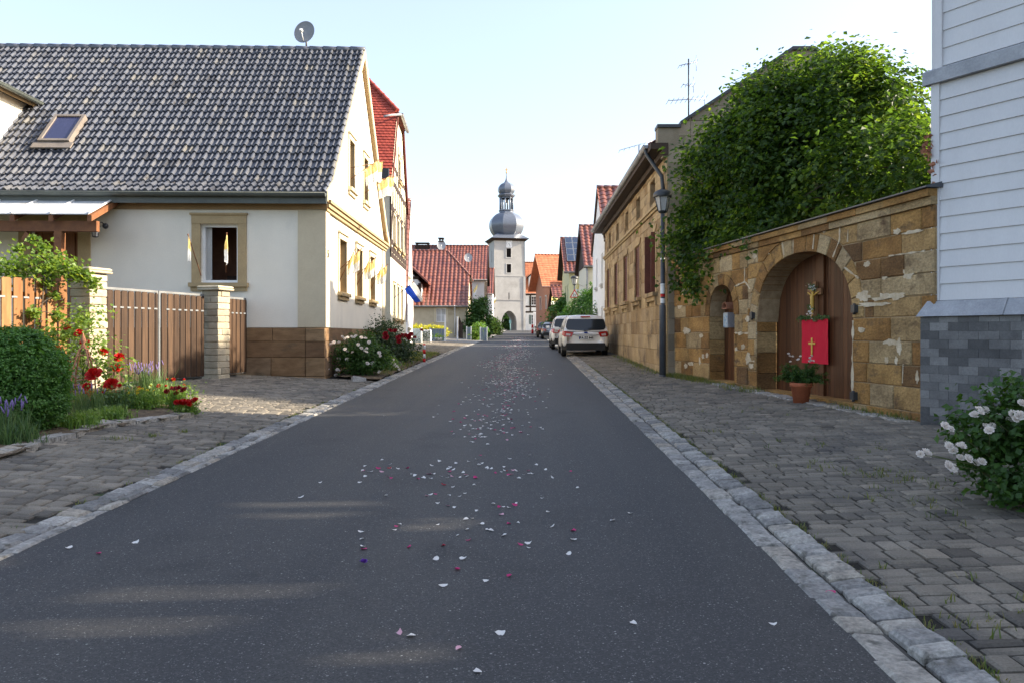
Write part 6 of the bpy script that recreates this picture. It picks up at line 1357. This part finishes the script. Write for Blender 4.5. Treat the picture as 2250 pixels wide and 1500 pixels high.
# vine on the fence
x, y = -8.35, 13.6; z = gz(x, y)
vn = thing('climbing_vine', 'light green vine spilling over the top of the board fence onto the stone pillar', 'climber', (x, y, z)); mb = MB()
lob = [(pt(128, 582, 14.2), .2), (pt(55, 588, 13.9), .24), (pt(15, 590, 13.6), .22), (pt(100, 590, 13.8), .25), (pt(150, 597, 14.0), .2), (pt(180, 602, 14.1), .13), (pt(205, 625, 14.2), .11), (pt(105, 622, 13.85), .08), (pt(120, 650, 13.9), .05), (pt(75, 690, 13.5), .10), (pt(125, 695, 13.7), .10), (pt(180, 705, 13.8), .10), (pt(110, 745, 13.2), .18), (pt(150, 730, 13.2), .12), (pt(95, 545, 14.3), .10), (pt(72, 528, 14.3), .07), (pt(38, 548, 14.1), .07), (pt(120, 775, 12.9), .18), (pt(150, 850, 12.4), .13)]
PP = []
for c, r in lob: PP.append(NR.normal(size=(int(1000 * r), 3)) * r * .55 + np.array(rel(vn, c)))
leaves(mb, np.concatenate(PP), .078, .45, asp=.42); mb.build('foliage', l_vine, vn); mb = MB()
for a, b in zip(lob, lob[1:]): 
    if (a[0] - b[0]).length < 1.2: mb.tube([rel(vn, a[0]), (rel(vn, a[0]) + rel(vn, b[0])) / 2 + Vector((0, 0, .06)), rel(vn, b[0])], .008, 5)
mb.tube([(0, 0, 0), (-.05, .1, 1.0), rel(vn, lob[3][0])], [.02, .016, .01], 6); mb.build('stem', m_bark, vn)
# low plants of the bed
def tuft(name, label, cat, x, y, r, h, n, mat, w=.006, lean=.6, group=None, fl=None, flsize=.02, nf=30, leafn=0, leafsz=.05, key=None):
    z = gz(x, y) + .04; t = thing(name, label, cat, (x, y, z), 0, group); mb = MB()
    blades(mb, [(R.gauss(0, r * .45), R.gauss(0, r * .45), 0) for _ in range(n)], h, w, lean, 7, .03)
    if leafn: leaves(mb, np.stack([NR.normal(0, r * .5, leafn), NR.normal(0, r * .5, leafn), np.abs(NR.normal(h * .4, h * .25, leafn))], 1), leafsz, .5)
    mb.build('foliage', mat, t)
    if fl:
        for i in range(nf):
            a, q = R.uniform(0, 6.28), r * sqrt(R.random()); p = (q * cos(a), q * sin(a), h * R.uniform(.75, 1.15))
            if key: flower(t, fl, key, p, flsize * R.uniform(.8, 1.2), (0, -.5, .8))
            elif i == 0: mb = MB()
            if not key: mb.tube([p, (p[0] + R.gauss(0, .02), p[1], p[2] + .08)], [flsize * .5, flsize * .25], 5)
        if not key: mb.build('blossom', fl, t)
    return t
tuft('lavender', 'lavender with pale violet spikes leaning before the double gate', 'lavender', -6.5, 13.6, .28, .50, 45, l_grey, fl=m_lavfl, flsize=.018, nf=45, lean=.45)
tuft('lavender', 'lavender with violet flowers in deep shade at the foot of the clipped bush', 'lavender', -5.95, 9.0, .3, .38, 60, l_grey, fl=m_lavfl, flsize=.02, nf=40, lean=.5)
tuft('lavender', 'small grey-green lavender between the clipped bush and the red roses', 'lavender', -6.3, 11.4, .25, .32, 40, l_grey, fl=m_lavfl, flsize=.016, nf=14)
tuft('grass_clump', 'dark bluish grass clump at the outer edge of the bed below the clipped bush', 'ornamental grass', -5.72, 8.85, .26, .22, 90, l_grey, lean=.9)
tuft('grass_clump', 'soft green feathery clump at the stone edging just past the clipped bush', 'ornamental grass', -5.72, 10.2, .24, .20, 60, l_herb, lean=.9, leafn=420, leafsz=.035)
tuft('herb_clump', 'bright yellow-green herb clump beside the stone edging, in sun', 'herb', -5.75, 10.9, .26, .18, 50, l_herb, lean=.9, leafn=520, leafsz=.035)
tuft('yellow_flower_clump', 'leafy clump with small yellow flowers below the double gate', 'flowering plant', -5.85, 12.1, .28, .32, 30, l_herb, leafn=620, leafsz=.045, fl=m_yellowfl, flsize=.022, nf=10, key='yel')
tuft('grey_leaved_clump', 'grey-green leafy clump in the middle of the bed among red blooms', 'flowering plant', -6.2, 12.0, .35, .34, 40, l_grey, leafn=700, leafsz=.05, fl=m_rosered, flsize=.028, nf=8, key='rs')
tuft('grey_leaved_clump', 'pale airy clump with a few red blooms near the lavender spikes', 'flowering plant', -5.75, 12.9, .32, .36, 40, l_herb, leafn=560, leafsz=.045, fl=m_rosered, flsize=.03, nf=7, key='rs')
tuft('herb_clump', 'low bushy green clump at the foot of the red climbing rose', 'herb', -6.5, 11.9, .3, .30, 60, l_vine, leafn=420, leafsz=.05)
tuft('red_flower_clump', 'cluster of bright red blooms at the outer tip of the bed beside the paving', 'flowering plant', -5.02, 11.75, .17, .20, 25, l_herb, leafn=200, leafsz=.05, fl=m_rosered, flsize=.042, nf=20, key='rs')
tuft('crimson_flower_clump', 'dark crimson blooms just behind the bright red cluster at the tip of the bed', 'flowering plant', -5.45, 12.3, .14, .30, 22, l_herb, leafn=120, leafsz=.05, fl=m_rosedk, flsize=.05, nf=7, key='rdk')
# roses along the gable
x, y = -4.25, 20.4; z = gz(x, y); wl = []
lobw = [(x, y, z + .45, .68, .58, .47), (x - .35, y - .1, z + .65, .35, .35, .3), (x + .35, y + .2, z + .55, .38, .4, .3), (x, y + .1, z + .85, .5, .4, .25)]
for cx, cy in [(714, 747), (722, 755), (734, 752), (745, 752), (752, 740), (758, 744), (764, 742), (773, 740), (779, 741), (782, 738), (794, 742), (803, 744), (811, 752), (758, 767), (764, 770), (775, 774), (794, 765), (801, 769), (805, 773), (701, 774), (703, 778), (742, 787), (746, 788), (762, 789), (833, 775), (835, 782), (714, 803), (719, 807), (715, 808), (722, 811), (741, 811), (744, 813), (738, 824), (807, 798), (815, 799), (819, 797), (833, 817), (787, 757), (729, 755), (806, 765)]: wl.append(pt(cx, cy, 20.0 + R.uniform(-.35, .1)))
rosebush('white_rose_bush', 'round white rose bush in bloom at the sandstone plinth corner of the cream farmhouse', (x, y, z), lobw, 9000, .055, l_rose, m_rosewht, 'wht', wl, .043, sig=.08, shell=.25, limbs=8)
x, y = -4.5, 25.0; z = gz(x, y)
rosebush('dark_red_rose_bush', 'tall bush with dark red roses between the white rose bush and the red-white post', (x, y, z), [(x - .1, y, z + .6, .55, .8, .5), (x + .2, y + .9, z + .5, .5, .8, .45), (x - .1, y + .3, z + 1.1, .45, .7, .4), (x + .35, y + 1.9, z + .5, .45, .7, .42), (x, y + 1.6, z + .95, .35, .6, .3)], 7500, .07, l_rosed, m_rosedk, 'rdk', [pt(a, b, c) for a, b, c in [(857, 727, 24.5), (868, 727, 24.8), (847, 734, 24), (849, 741, 24), (878, 739, 25), (884, 738, 25), (890, 738, 25.5), (876, 743, 24.6), (898, 741, 25.6), (877, 751, 24.2), (874, 742, 24.2), (846, 744, 24.2), (903, 735, 26), (911, 742, 26.5), (926, 726, 26.5)]], .085, sig=.13, shell=.2, limbs=9)
x, y = -3.95, 22.6; z = gz(x, y)
rosebush('white_flower_plant', 'low plant with small white flowers beside the kerb, next to the white rose bush', (x, y, z), [(x, y, z + .2, .28, .35, .18), (x - .1, y + .2, z + .3, .22, .25, .15)], 1400, .06, l_herb, m_rosewht, 'wht', [pt(a, b, 22.2) for a, b in [(865, 790), (868, 799), (872, 803), (875, 806), (877, 811), (860, 797), (866, 801), (870, 805)]], .035, sig=.07)
mb = MB(); pk = thing('marker_post', 'short red and white marker post at the end of the grassy verge', 'marker post', tuple(pt(932, 777, 27.5)))
for i in range(4): mb.tube([(0, 0, -.3 + i * .15), (0, 0, -.15 + i * .15)], .05, 12, mi=i % 2)
mb.lathe([(.05, .3), (.045, .34), (0, .355)], 12, mi=0); mb.build('post', [m_signred, m_white], pk)
bt = thing('paving_stone', 'loose grey stone block lying on edge below the round white rose bush', 'stone', tuple(pt(788, 842, 18.9)), .6); mb = MB(); mb.bbox(-.17, .17, -.05, .05, -.05, .17, .02); o_ = mb.build('block', m_cobble, bt); o_.rotation_euler = (-.4, .2, 0)
mb = MB(); r = random.Random(4)
for _ in range(9):
    a, b = r.uniform(-4.2, -3.75), r.uniform(21, 30); s = r.uniform(.07, .13); zz = gz(a, b)
    v0 = len(mb.v); mb.ball((a, b, zz + s * .4), s, 7, 5, r.random(), sq=(1.2, 1, .7)); mb.v[v0:] = [(p[0] + r.uniform(-.015, .015), p[1] + r.uniform(-.015, .015), p[2] + r.uniform(-.015, .015)) for p in mb.v[v0:]]
tag(mb.build('rubble', m_cobble), 'rounded stones lying along the verge behind the kerb', 'stones', None, 'stuff')
# white rose close to the camera on the east side
x, y = 3.95, 6.25; z = gz(x, y)
wl2 = [(2022, 997), (2033, 993), (2040, 997), (2076, 935), (2089, 942), (2086, 980), (2095, 990), (2083, 976), (2083, 1020), (2092, 1028), (2097, 1036), (2086, 1025), (2112, 980), (2127, 1007), (2146, 1016), (2157, 1014), (2142, 912), (2155, 905), (2165, 900), (2166, 938), (2174, 945), (2180, 935), (2165, 950), (2195, 950), (2198, 940), (2195, 915), (2215, 925), (2232, 920), (2240, 912), (2225, 910), (2245, 885), (2209, 1025), (2220, 1030), (2232, 1024), (2240, 1035), (2228, 1036), (2248, 1020), (2212, 1035), (2245, 930), (2110, 1005), (2150, 900), (2260, 960), (2270, 1010)]
rosebush('white_rose_bush', 'white rose bush with clustered blooms growing before the grey tiles of the board-clad house', (x, y, z), [(x, y, z + .48, .50, .5, .38), (x - .25, y, z + .62, .33, .35, .25), (x + .3, y - .1, z + .6, .45, .45, .42), (x - .1, y - .2, z + .22, .38, .4, .24), (x - .5, y + .05, z + .60, .16, .18, .08), (x - .28, y + .1, z + .86, .14, .15, .09), (x - .05, y, z + .95, .2, .2, .08)], 8500, .055, l_rose, m_rosewht, 'wht', [pt(a, b, 6.05 + R.uniform(-.18, .18)) for a, b in wl2], .034, sig=.06, shell=.25, limbs=8)
# shrubs further along
shrub('rose_tree', 'mixed green and reddish leafy tree in front of the brick gable house', (3.3, 68, gz(3.3, 68)), [(3.0, 68, 2.9, 1.15, 1.2, 1.5), (2.5, 67.5, 2.2, .8, .9, .9), (3.6, 68, 2.2, 1.1, 1, 1.1), (3.2, 68, 4.2, .7, .8, .7)], 6500, .22, l_bush, cat='tree', per=20, sig=.22, tr=.08)
P, T, D = crown_pts([(2.4, 66.8, 2.6, .5, .5, .7), (3.5, 66.9, 1.9, .7, .4, .5), (3.9, 67, 2.6, .3, .4, .6)], 700, 20, .18); mb = MB(); leaves(mb, P, .2, .4, T); ro = mb.build('red_foliage', l_redleaf); ro.name = 'red_shrub'; tag(ro, 'dark red leaved shrub low before the mixed green tree beside the parked cars', 'shrub')
shrub('green_shrub', 'dense dark green shrub around the far street lamp beyond the parked cars', (3.6, 48.6, gz(3.6, 48.6)), [(3.5, 48.6, 2.9, .95, 1.2, 1.2), (4.2, 48, 2.9, .8, 1.2, 1.4), (2.6, 49.4, 2.4, .7, 1.0, .85), (4.2, 47.5, 4.0, .5, .7, .7)], 13000, .13, l_bush, per=22, sig=.16, limbs=6)
shrub('grey_shrub', 'grey-green shrub against the narrow white house', (3.9, 42.3, gz(3.9, 42.3)), [(3.55, 42.0, 2.2, .40, .5, .95), (3.35, 42.8, 1.8, .4, .7, .7)], 2200, .09, l_grey, per=18, sig=.15)
shrub('tall_shrub', 'tall green shrub rising over the blue-grey gate panels beside the beige house', (-4.6, 66.5, gz(-4.6, 66.5)), [(-4.1, 66.5, 3.2, .8, .9, 1.2), (-4.4, 66.2, 2.3, 1.0, .8, .8), (-3.9, 67, 4.0, .5, .6, .6), (-3.6, 65.8, 1.9, .5, .6, .6)], 5000, .2, l_rose, per=20, sig=.2, tr=.06)
shrub('dark_hedge', 'dark green clipped hedge end standing at the kerb', (-3.75, 62, gz(-3.75, 62)), [(-3.85, 62, 1.6, .55, 1.3, .6), (-3.75, 62.5, 1.9, .5, 1.0, .5)], 3500, .12, l_bush, cat='hedge', per=20, sig=.1, shell=.8)
shrub('flowering_shrub', 'light green shrub with pale blossoms at the foot of the tower street', (-4.0, 88, gz(-4, 88)), [(-3.9, 88, 2.4, .8, .9, .7), (-3.6, 87.5, 2.0, .6, .7, .5), (-4.1, 88, 3.0, .5, .5, .5)], 2600, .24, l_herb, per=18, sig=.22)
shrub('yellow_hedge', 'bright yellow-leaved hedge before the beige house wall', (-7.4, 58, gz(-7.4, 58)), [(-7.9, 58, 2.0, .9, .5, .16), (-6.7, 58, 2.0, .7, .5, .15), (-7.2, 58, 1.6, 1.5, .4, .3)], 3200, .12, l_hedge, cat='hedge', per=18, sig=.1)
shrub('garden_shrub', 'green bush between the blue-grey fence panels before the beige house', (-3.95, 60.6, gz(-3.95, 60.6)), [(-3.95, 60.5, 1.65, .3, .4, .45), (-3.75, 60.8, 1.95, .25, .3, .4)], 2200, .14, l_herb, per=18, sig=.15)
tree('park_tree', 'green trees seen through the pointed arch behind the clock tower', (-3.6, 150, 2.3), .3, [(-3.6, 150, 5, 4, 2.5, 3), (-2, 152, 4, 3, 2, 2)], 5000, .45, l_rose, per=20, sig=.4)
gs = thing('info_post', 'small pale green information post standing in the tower archway', 'sign', (-2.75, 126.5, gz(-2.75, 126.5))); mb = MB(); mb.tube([(0, 0, 0), (0, 0, 1.2)], .05, 6); mb.box(-.17, .17, -.06, .06, 1.1, 1.65); mb.build('post', M('teal_sign', (.25, .45, .42), (.2, .38, .36)), gs)
# fence panels and planters before the beige house
m_blug = M('blue_grey_panel', (.20, .25, .29), (.16, .205, .24), r=.7, ns=4)
def panel(label, a, b, Y, y0, y1, name='fence_panel'):
    p = pt(a, y1, Y); q = pt(b, y0, Y); w = q.x - p.x; h_ = q.z - p.z; t = thing(name, label, 'fence panel', tuple(p), 0, 'blue-grey fence panels'); mb = MB(); n = max(2, int(w / .16))
    for i in range(n): mb.bbox(w * i / n + .006, w * (i + 1) / n - .006, -.02, .02, -.2, h_, .006)
    mb.build('boards', m_blug, t); mb = MB()
    for x_ in (-.06, w): mb.bbox(x_, x_ + .07, -.05, .05, -.2, h_ + .06, .01)
    build_each(mb, 'post', m_whitew, t)
panel('blue-grey fence panel half hidden behind the dark red roses', 906, 925, 47, 722, 752); panel('blue-grey fence panel below the yellow hedge', 946, 976, 54, 722, 745); panel('blue-grey panel beside the green garden bush, nearer the house corner', 1026, 1034, 60, 719, 744); panel('blue-grey panel standing at the kerb before the dark hedge end', 1056, 1069, 60, 720, 744)
pot = thing('white_planter', 'large pale tub with dark speckled plant beside the blue-grey panel', 'planter', tuple(pt(936, 748, 50))); mb = MB(); mb.bbox(-.32, .32, -.3, .3, -.1, .66, .04); mb.build('tub', m_whitew, pot); mb = MB(); leaves(mb, NR.normal(size=(160, 3)) * np.array([.3, .1, .25]) + np.array([0, -.4, .35]), .10); mb.build('foliage', l_rosed, pot)
pot = thing('grey_planter', 'small round grey planter below the yellow hedge', 'planter', tuple(pt(963, 747, 51))); mb = MB(); mb.lathe([(0, -.05), (.2, -.05), (.26, .16), (.22, .17), (.0, .12)], 16); mb.build('tub', m_zinc, pot); mb = MB(); leaves(mb, NR.normal(size=(160, 3)) * np.array([.2, .15, .07]) + np.array([0, 0, .22]), .09); mb.build('foliage', l_herb, pot)
for px, top, Y, lab in ((978, 693, 53, 'slim white post beside the yellow hedge'), (1005, 697, 58, 'slim white post before the dark arched garden door')):
    p = pt(px, 744, Y); q = thing('garden_post', lab, 'post', tuple(p)); mb = MB(); hh = (744 - top) * Y / 1750; mb.bbox(-.05, .05, -.05, .05, -.2, hh, .01); mb.box(-.07, .07, -.07, .07, hh, hh + .04); mb.build('post', m_white, q)
gd = thing('garden_gate', 'dark pointed wooden garden gate leaning beside the beige house corner', 'gate', tuple(pt(1006, 744, 64))); mb = MB(); mb.prism([(0, 0), (.26, 0), (.26, 1.35), (.13, 1.75), (0, 1.35)], lambda a, b, c: (a, c, b), 0, .06)
mb.prism([(.27, 0), (.40, 0), (.40, 1.2), (.27, 1.32)], lambda a, b, c: (a, c, b), 0, .06); mb.build('boards', m_timber, gd)
sn = thing('road_sign', 'small white sign plate on a post before the clock tower', 'sign', tuple(pt(1079, 722, 88))); mb = MB(); mb.tube([(0, 0, 0), (0, 0, 1.9)], .03, 6); mb.build('pole', m_steel, sn); mb = MB(); mb.bbox(-.22, .22, -.06, -.03, 1.1, 1.75, .01); mb.build('plate', m_white, sn)
bl = thing('red_white_bollard', 'little red and white bollard at the kerb beyond the dark car', 'bollard', tuple(pt(1170, 731, 92))); mb = MB(); mb.tube([(0, 0, -.1), (0, 0, .35)], .13, 10, mi=0); mb.tube([(0, 0, .35), (0, 0, .55)], .13, 10, mi=1); mb.tube([(0, 0, .55), (0, 0, .95)], .13, 10, mi=0); mb.build('post', [m_signred, m_white], bl)
# pot plant before the gate
pp = thing('potted_fern', 'terracotta pot with a feathery green plant before the large arched gate', 'potted plant', tuple(pt(1760, 884, 13.6))); mb = MB(); mb.lathe([(0, 0), (.125, 0), (.165, .27), (.185, .275), (.19, .345), (.17, .345), (.16, .30), (0, .29)], 24); mb.build('pot', m_pot, pp)
mb = MB(); ms = MB()
for i in range(64):
    a = R.uniform(0, 6.28); l = R.uniform(.22, .46); e = R.uniform(.15, 1.1); dx, dy = cos(a), sin(a); p0 = Vector((R.gauss(0, .05), R.gauss(0, .05), .33)); tip = p0 + Vector((dx * l * cos(e) * 1.1, dy * l * cos(e) * .8, l * sin(e) - .05)); mid = p0.lerp(tip, .5) + Vector((0, 0, .10)); ms.tube([p0, mid, tip], [.004, .003, .0015], 4)
    pts = [p0 * (1 - s) ** 2 + mid * 2 * s * (1 - s) + tip * s * s for s in np.linspace(.15, 1, 26)]; leaves(mb, np.repeat(np.array(pts), 4, 0) + NR.normal(0, .012, (104, 3)), .036, .3, asp=.28)
mb.build('foliage', l_fern, pp); ms.build('stem', m_stem, pp)
for i in range(12): flower(pp, m_rosewht, 'wht', (R.uniform(-.22, .18), -.02 + R.uniform(-.1, .1), .74 + R.uniform(-.05, .12)), .022)
# weeds and moss in the joints, grass along wall foot and verge
mb = MB(); pts = []
def scat(n, fx, fy, sp=.03):
    for _ in range(n): y = fy(); x = fx(y); pts.append((x + R.gauss(0, sp), y, gz(x, y) + .005))
scat(700, lambda y: 1.965, lambda: R.uniform(1.5, 26), .012)
scat(60, lambda y: -3.66, lambda: R.uniform(4, 18), .015); blades(mb, pts, .04, .004, 1.2, 5, .022); pts = []
scat(480, lambda y: wallx(y) - .22, lambda: R.choice((R.uniform(18.4, 20.5), R.uniform(15.5, 20.5), R.uniform(21, 31))), .12); scat(50, lambda y: wallx(y) - .1, lambda: R.uniform(10.9, 13), .06); blades(mb, pts, .11, .005, 1.1, 6, .05); pts = []
for cx, cy, n, s in ((3.1, 8.0, 14, .3), (3.3, 9.4, 12, .4), (3.1, 6.4, 16, .25), (3.5, 7.4, 26, .3), (2.5, 11, 6, .6), (3.9, 12.5, 10, .5), (-4.66, 9.9, 8, .05), (-4.45, 10.3, 8, .05), (-4.95, 9.6, 8, .1), (2.25, 3.9, 10, .2), (2.7, 4.4, 10, .3)): pts += [(cx + R.gauss(0, s), cy + R.gauss(0, s), gz(cx, cy) + .01) for _ in range(n)]
blades(mb, pts, .055, .004, 1.2, 6, .025); pts = []
while len(pts) < 1500:
    a, b = R.uniform(-5.3, -3.66), R.uniform(20.5, 33.4)
    if inpoly(verge, a, b) and (b > 27 or R.random() < .35): pts.append((a, b, gz(a, b) + .05))
blades(mb, pts, .12, .007, .9, 4, .06)
tag(mb.build('grass', l_grass), 'grass and weeds growing in paving joints, wall foot and verge', 'grass', None, 'stuff')

# ================================================================== petals strewn on the street
def petal_mesh(mat, seed):
    r = random.Random(seed); mb = MB(); n = 9; out = [(cos(2 * pi * i / n) * r.uniform(.8, 1.1), sin(2 * pi * i / n) * r.uniform(.6, .95)) for i in range(n)]; c1, c2 = r.uniform(.15, .5), r.uniform(-.1, .4); zf = lambda x, y: c1 * x * x + c2 * y * y
    mb.add([(0, 0, .06)] + [(x * .55, y * .55, .06 + zf(x * .55, y * .55)) for x, y in out] + [(x, y, .06 + zf(x, y)) for x, y in out], [(0, 1 + i, 1 + (i + 1) % n) for i in range(n)] + [(1 + i, 1 + n + i, 1 + n + (i + 1) % n, 1 + (i + 1) % n) for i in range(n)], smooth=True)
    o_ = mb.build('rose_petal', mat); me = o_.data; bpy.data.objects.remove(o_); return me
PM = {k: [petal_mesh(m, s) for s in range(3)] for k, m in (('white', m_petalw), ('magenta', m_petalp), ('dark red', m_petald), ('pale pink', m_petall))}
def petal(kind, x, y, s):
    o_ = bpy.data.objects.new('rose_petal', R.choice(PM[kind])); COL.objects.link(o_); o_.location = (x, y, gz(x, y) + .002); o_.rotation_euler = (R.gauss(0, .18), R.gauss(0, .18), R.uniform(0, 6.28)); o_.scale = (s,) * 3
    tag(o_, f'{kind} rose petal lying on the dark asphalt of the street', 'petal', f'{kind} petals strewn on the street')
near = [('white', 793, 1168), ('white', 795, 1184), ('magenta', 872, 1156), ('white', 903, 1397), ('white', 1049, 1476), ('white', 973, 1288), ('white', 1068, 1276), ('white', 1018, 1228), ('magenta', 899, 1202), ('dark red', 974, 1198), ('magenta', 1005, 1251), ('magenta', 1120, 1265), ('white', 1250, 1217), ('white', 1385, 1128), ('white', 1346, 1143), ('white', 1269, 1072), ('white', 1699, 1371), ('white', 1391, 1369), ('white', 1100, 1391), ('white', 152, 1204), ('magenta', 217, 1216), ('white', 299, 1191), ('white', 797, 1200), ('white', 845, 913), ('magenta', 798, 1034), ('white', 911, 1045), ('magenta', 860, 1050), ('white', 958, 1229), ('magenta', 1825, 1303), ('magenta', 800, 1206), ('white', 1160, 1193), ('white', 1214, 1157), ('white', 1107, 1176), ('white', 1259, 1186), ('magenta', 1260, 1165), ('white', 1084, 1107), ('white', 962, 1105), ('white', 947, 1087), ('pale pink', 1101, 1130), ('magenta', 1130, 1110), ('magenta', 1143, 1196), ('white', 1058, 1151), ('white', 1024, 1140), ('magenta', 1030, 1186), ('pale pink', 877, 1391), ('pale pink', 1008, 1424), ('white', 1078, 1165), ('magenta', 1118, 1150), ('white', 1204, 1125), ('dark red', 1104, 910), ('magenta', 1108, 912), ('magenta', 1055, 1000), ('white', 1040, 971), ('white', 662, 1093)]
for kd, a, b in near: Y = 2677.5 / (b - 699); petal(kd, (a - 1159) * Y / 1750, Y, R.uniform(.019, .028))
kinds = ['white'] * 20 + ['magenta'] * 3 + ['pale pink'] * 2 + ['dark red']
def spot(lo, hi):
    Y = lo + (hi - lo) * R.random(); c = -.55 + .15 * sin(Y * .9) + (.25 if Y > 14 else 0) * sin(Y * .4); return c + R.gauss(0, .36 if Y > 9 else .45), Y
cl = [(-.75, 8.0, .55, .35, 62), (-.42, 13.2, .2, .8, 16), (-.2, 16.8, .35, .9, 26), (-.55, 18.5, .5, .9, 26)]
n_ = len(near)
for cx, cy, sx, sy, k in cl:
    for _ in range(k): petal(R.choice(kinds), R.gauss(cx, sx * .8), R.gauss(cy, sy), R.uniform(.018, .028)); n_ += 1
for _ in range(30): x, y = spot(5, 8); petal(R.choice(kinds), x, y, R.uniform(.014, .022)); n_ += 1
while n_ < 300: x, y = spot(8.5, 26); petal(R.choice(kinds), x, y, R.uniform(.018, .030)); n_ += 1
mb = MB()
for i in range(1600):
    x, y = spot(18, 75) if i % 3 else spot(10, 36); s = R.uniform(.024, .038) * (1 + (y - 18) / 60); z = gz(x, y) + .004; a = R.uniform(0, 6.28); c, d = cos(a) * s, sin(a) * s
    mb.add([(x + c, y + d, z), (x - d, y + c, z + .01), (x - c, y - d, z + .004), (x + d, y - c, z + .012)], [(0, 1, 2, 3)], mi=0 if R.random() < .8 else 1)
tag(mb.build('rose_petals', [m_petalw, m_petalp]), 'carpet of white and pink rose petals strewn far along the street', 'petals', None, 'stuff')
vp = thing('violet_blossom', 'single violet blossom lying on the asphalt, apart from the petals', 'blossom', (-1.025, 4.94, gz(-1, 4.94) + .01)); flower(vp, m_petalv, 'vio', (0, 0, .01), .022, (0, 0, 1)); flower(vp, m_petalv, 'vio', (.015, .01, .012), .016, (0, -.4, 1))
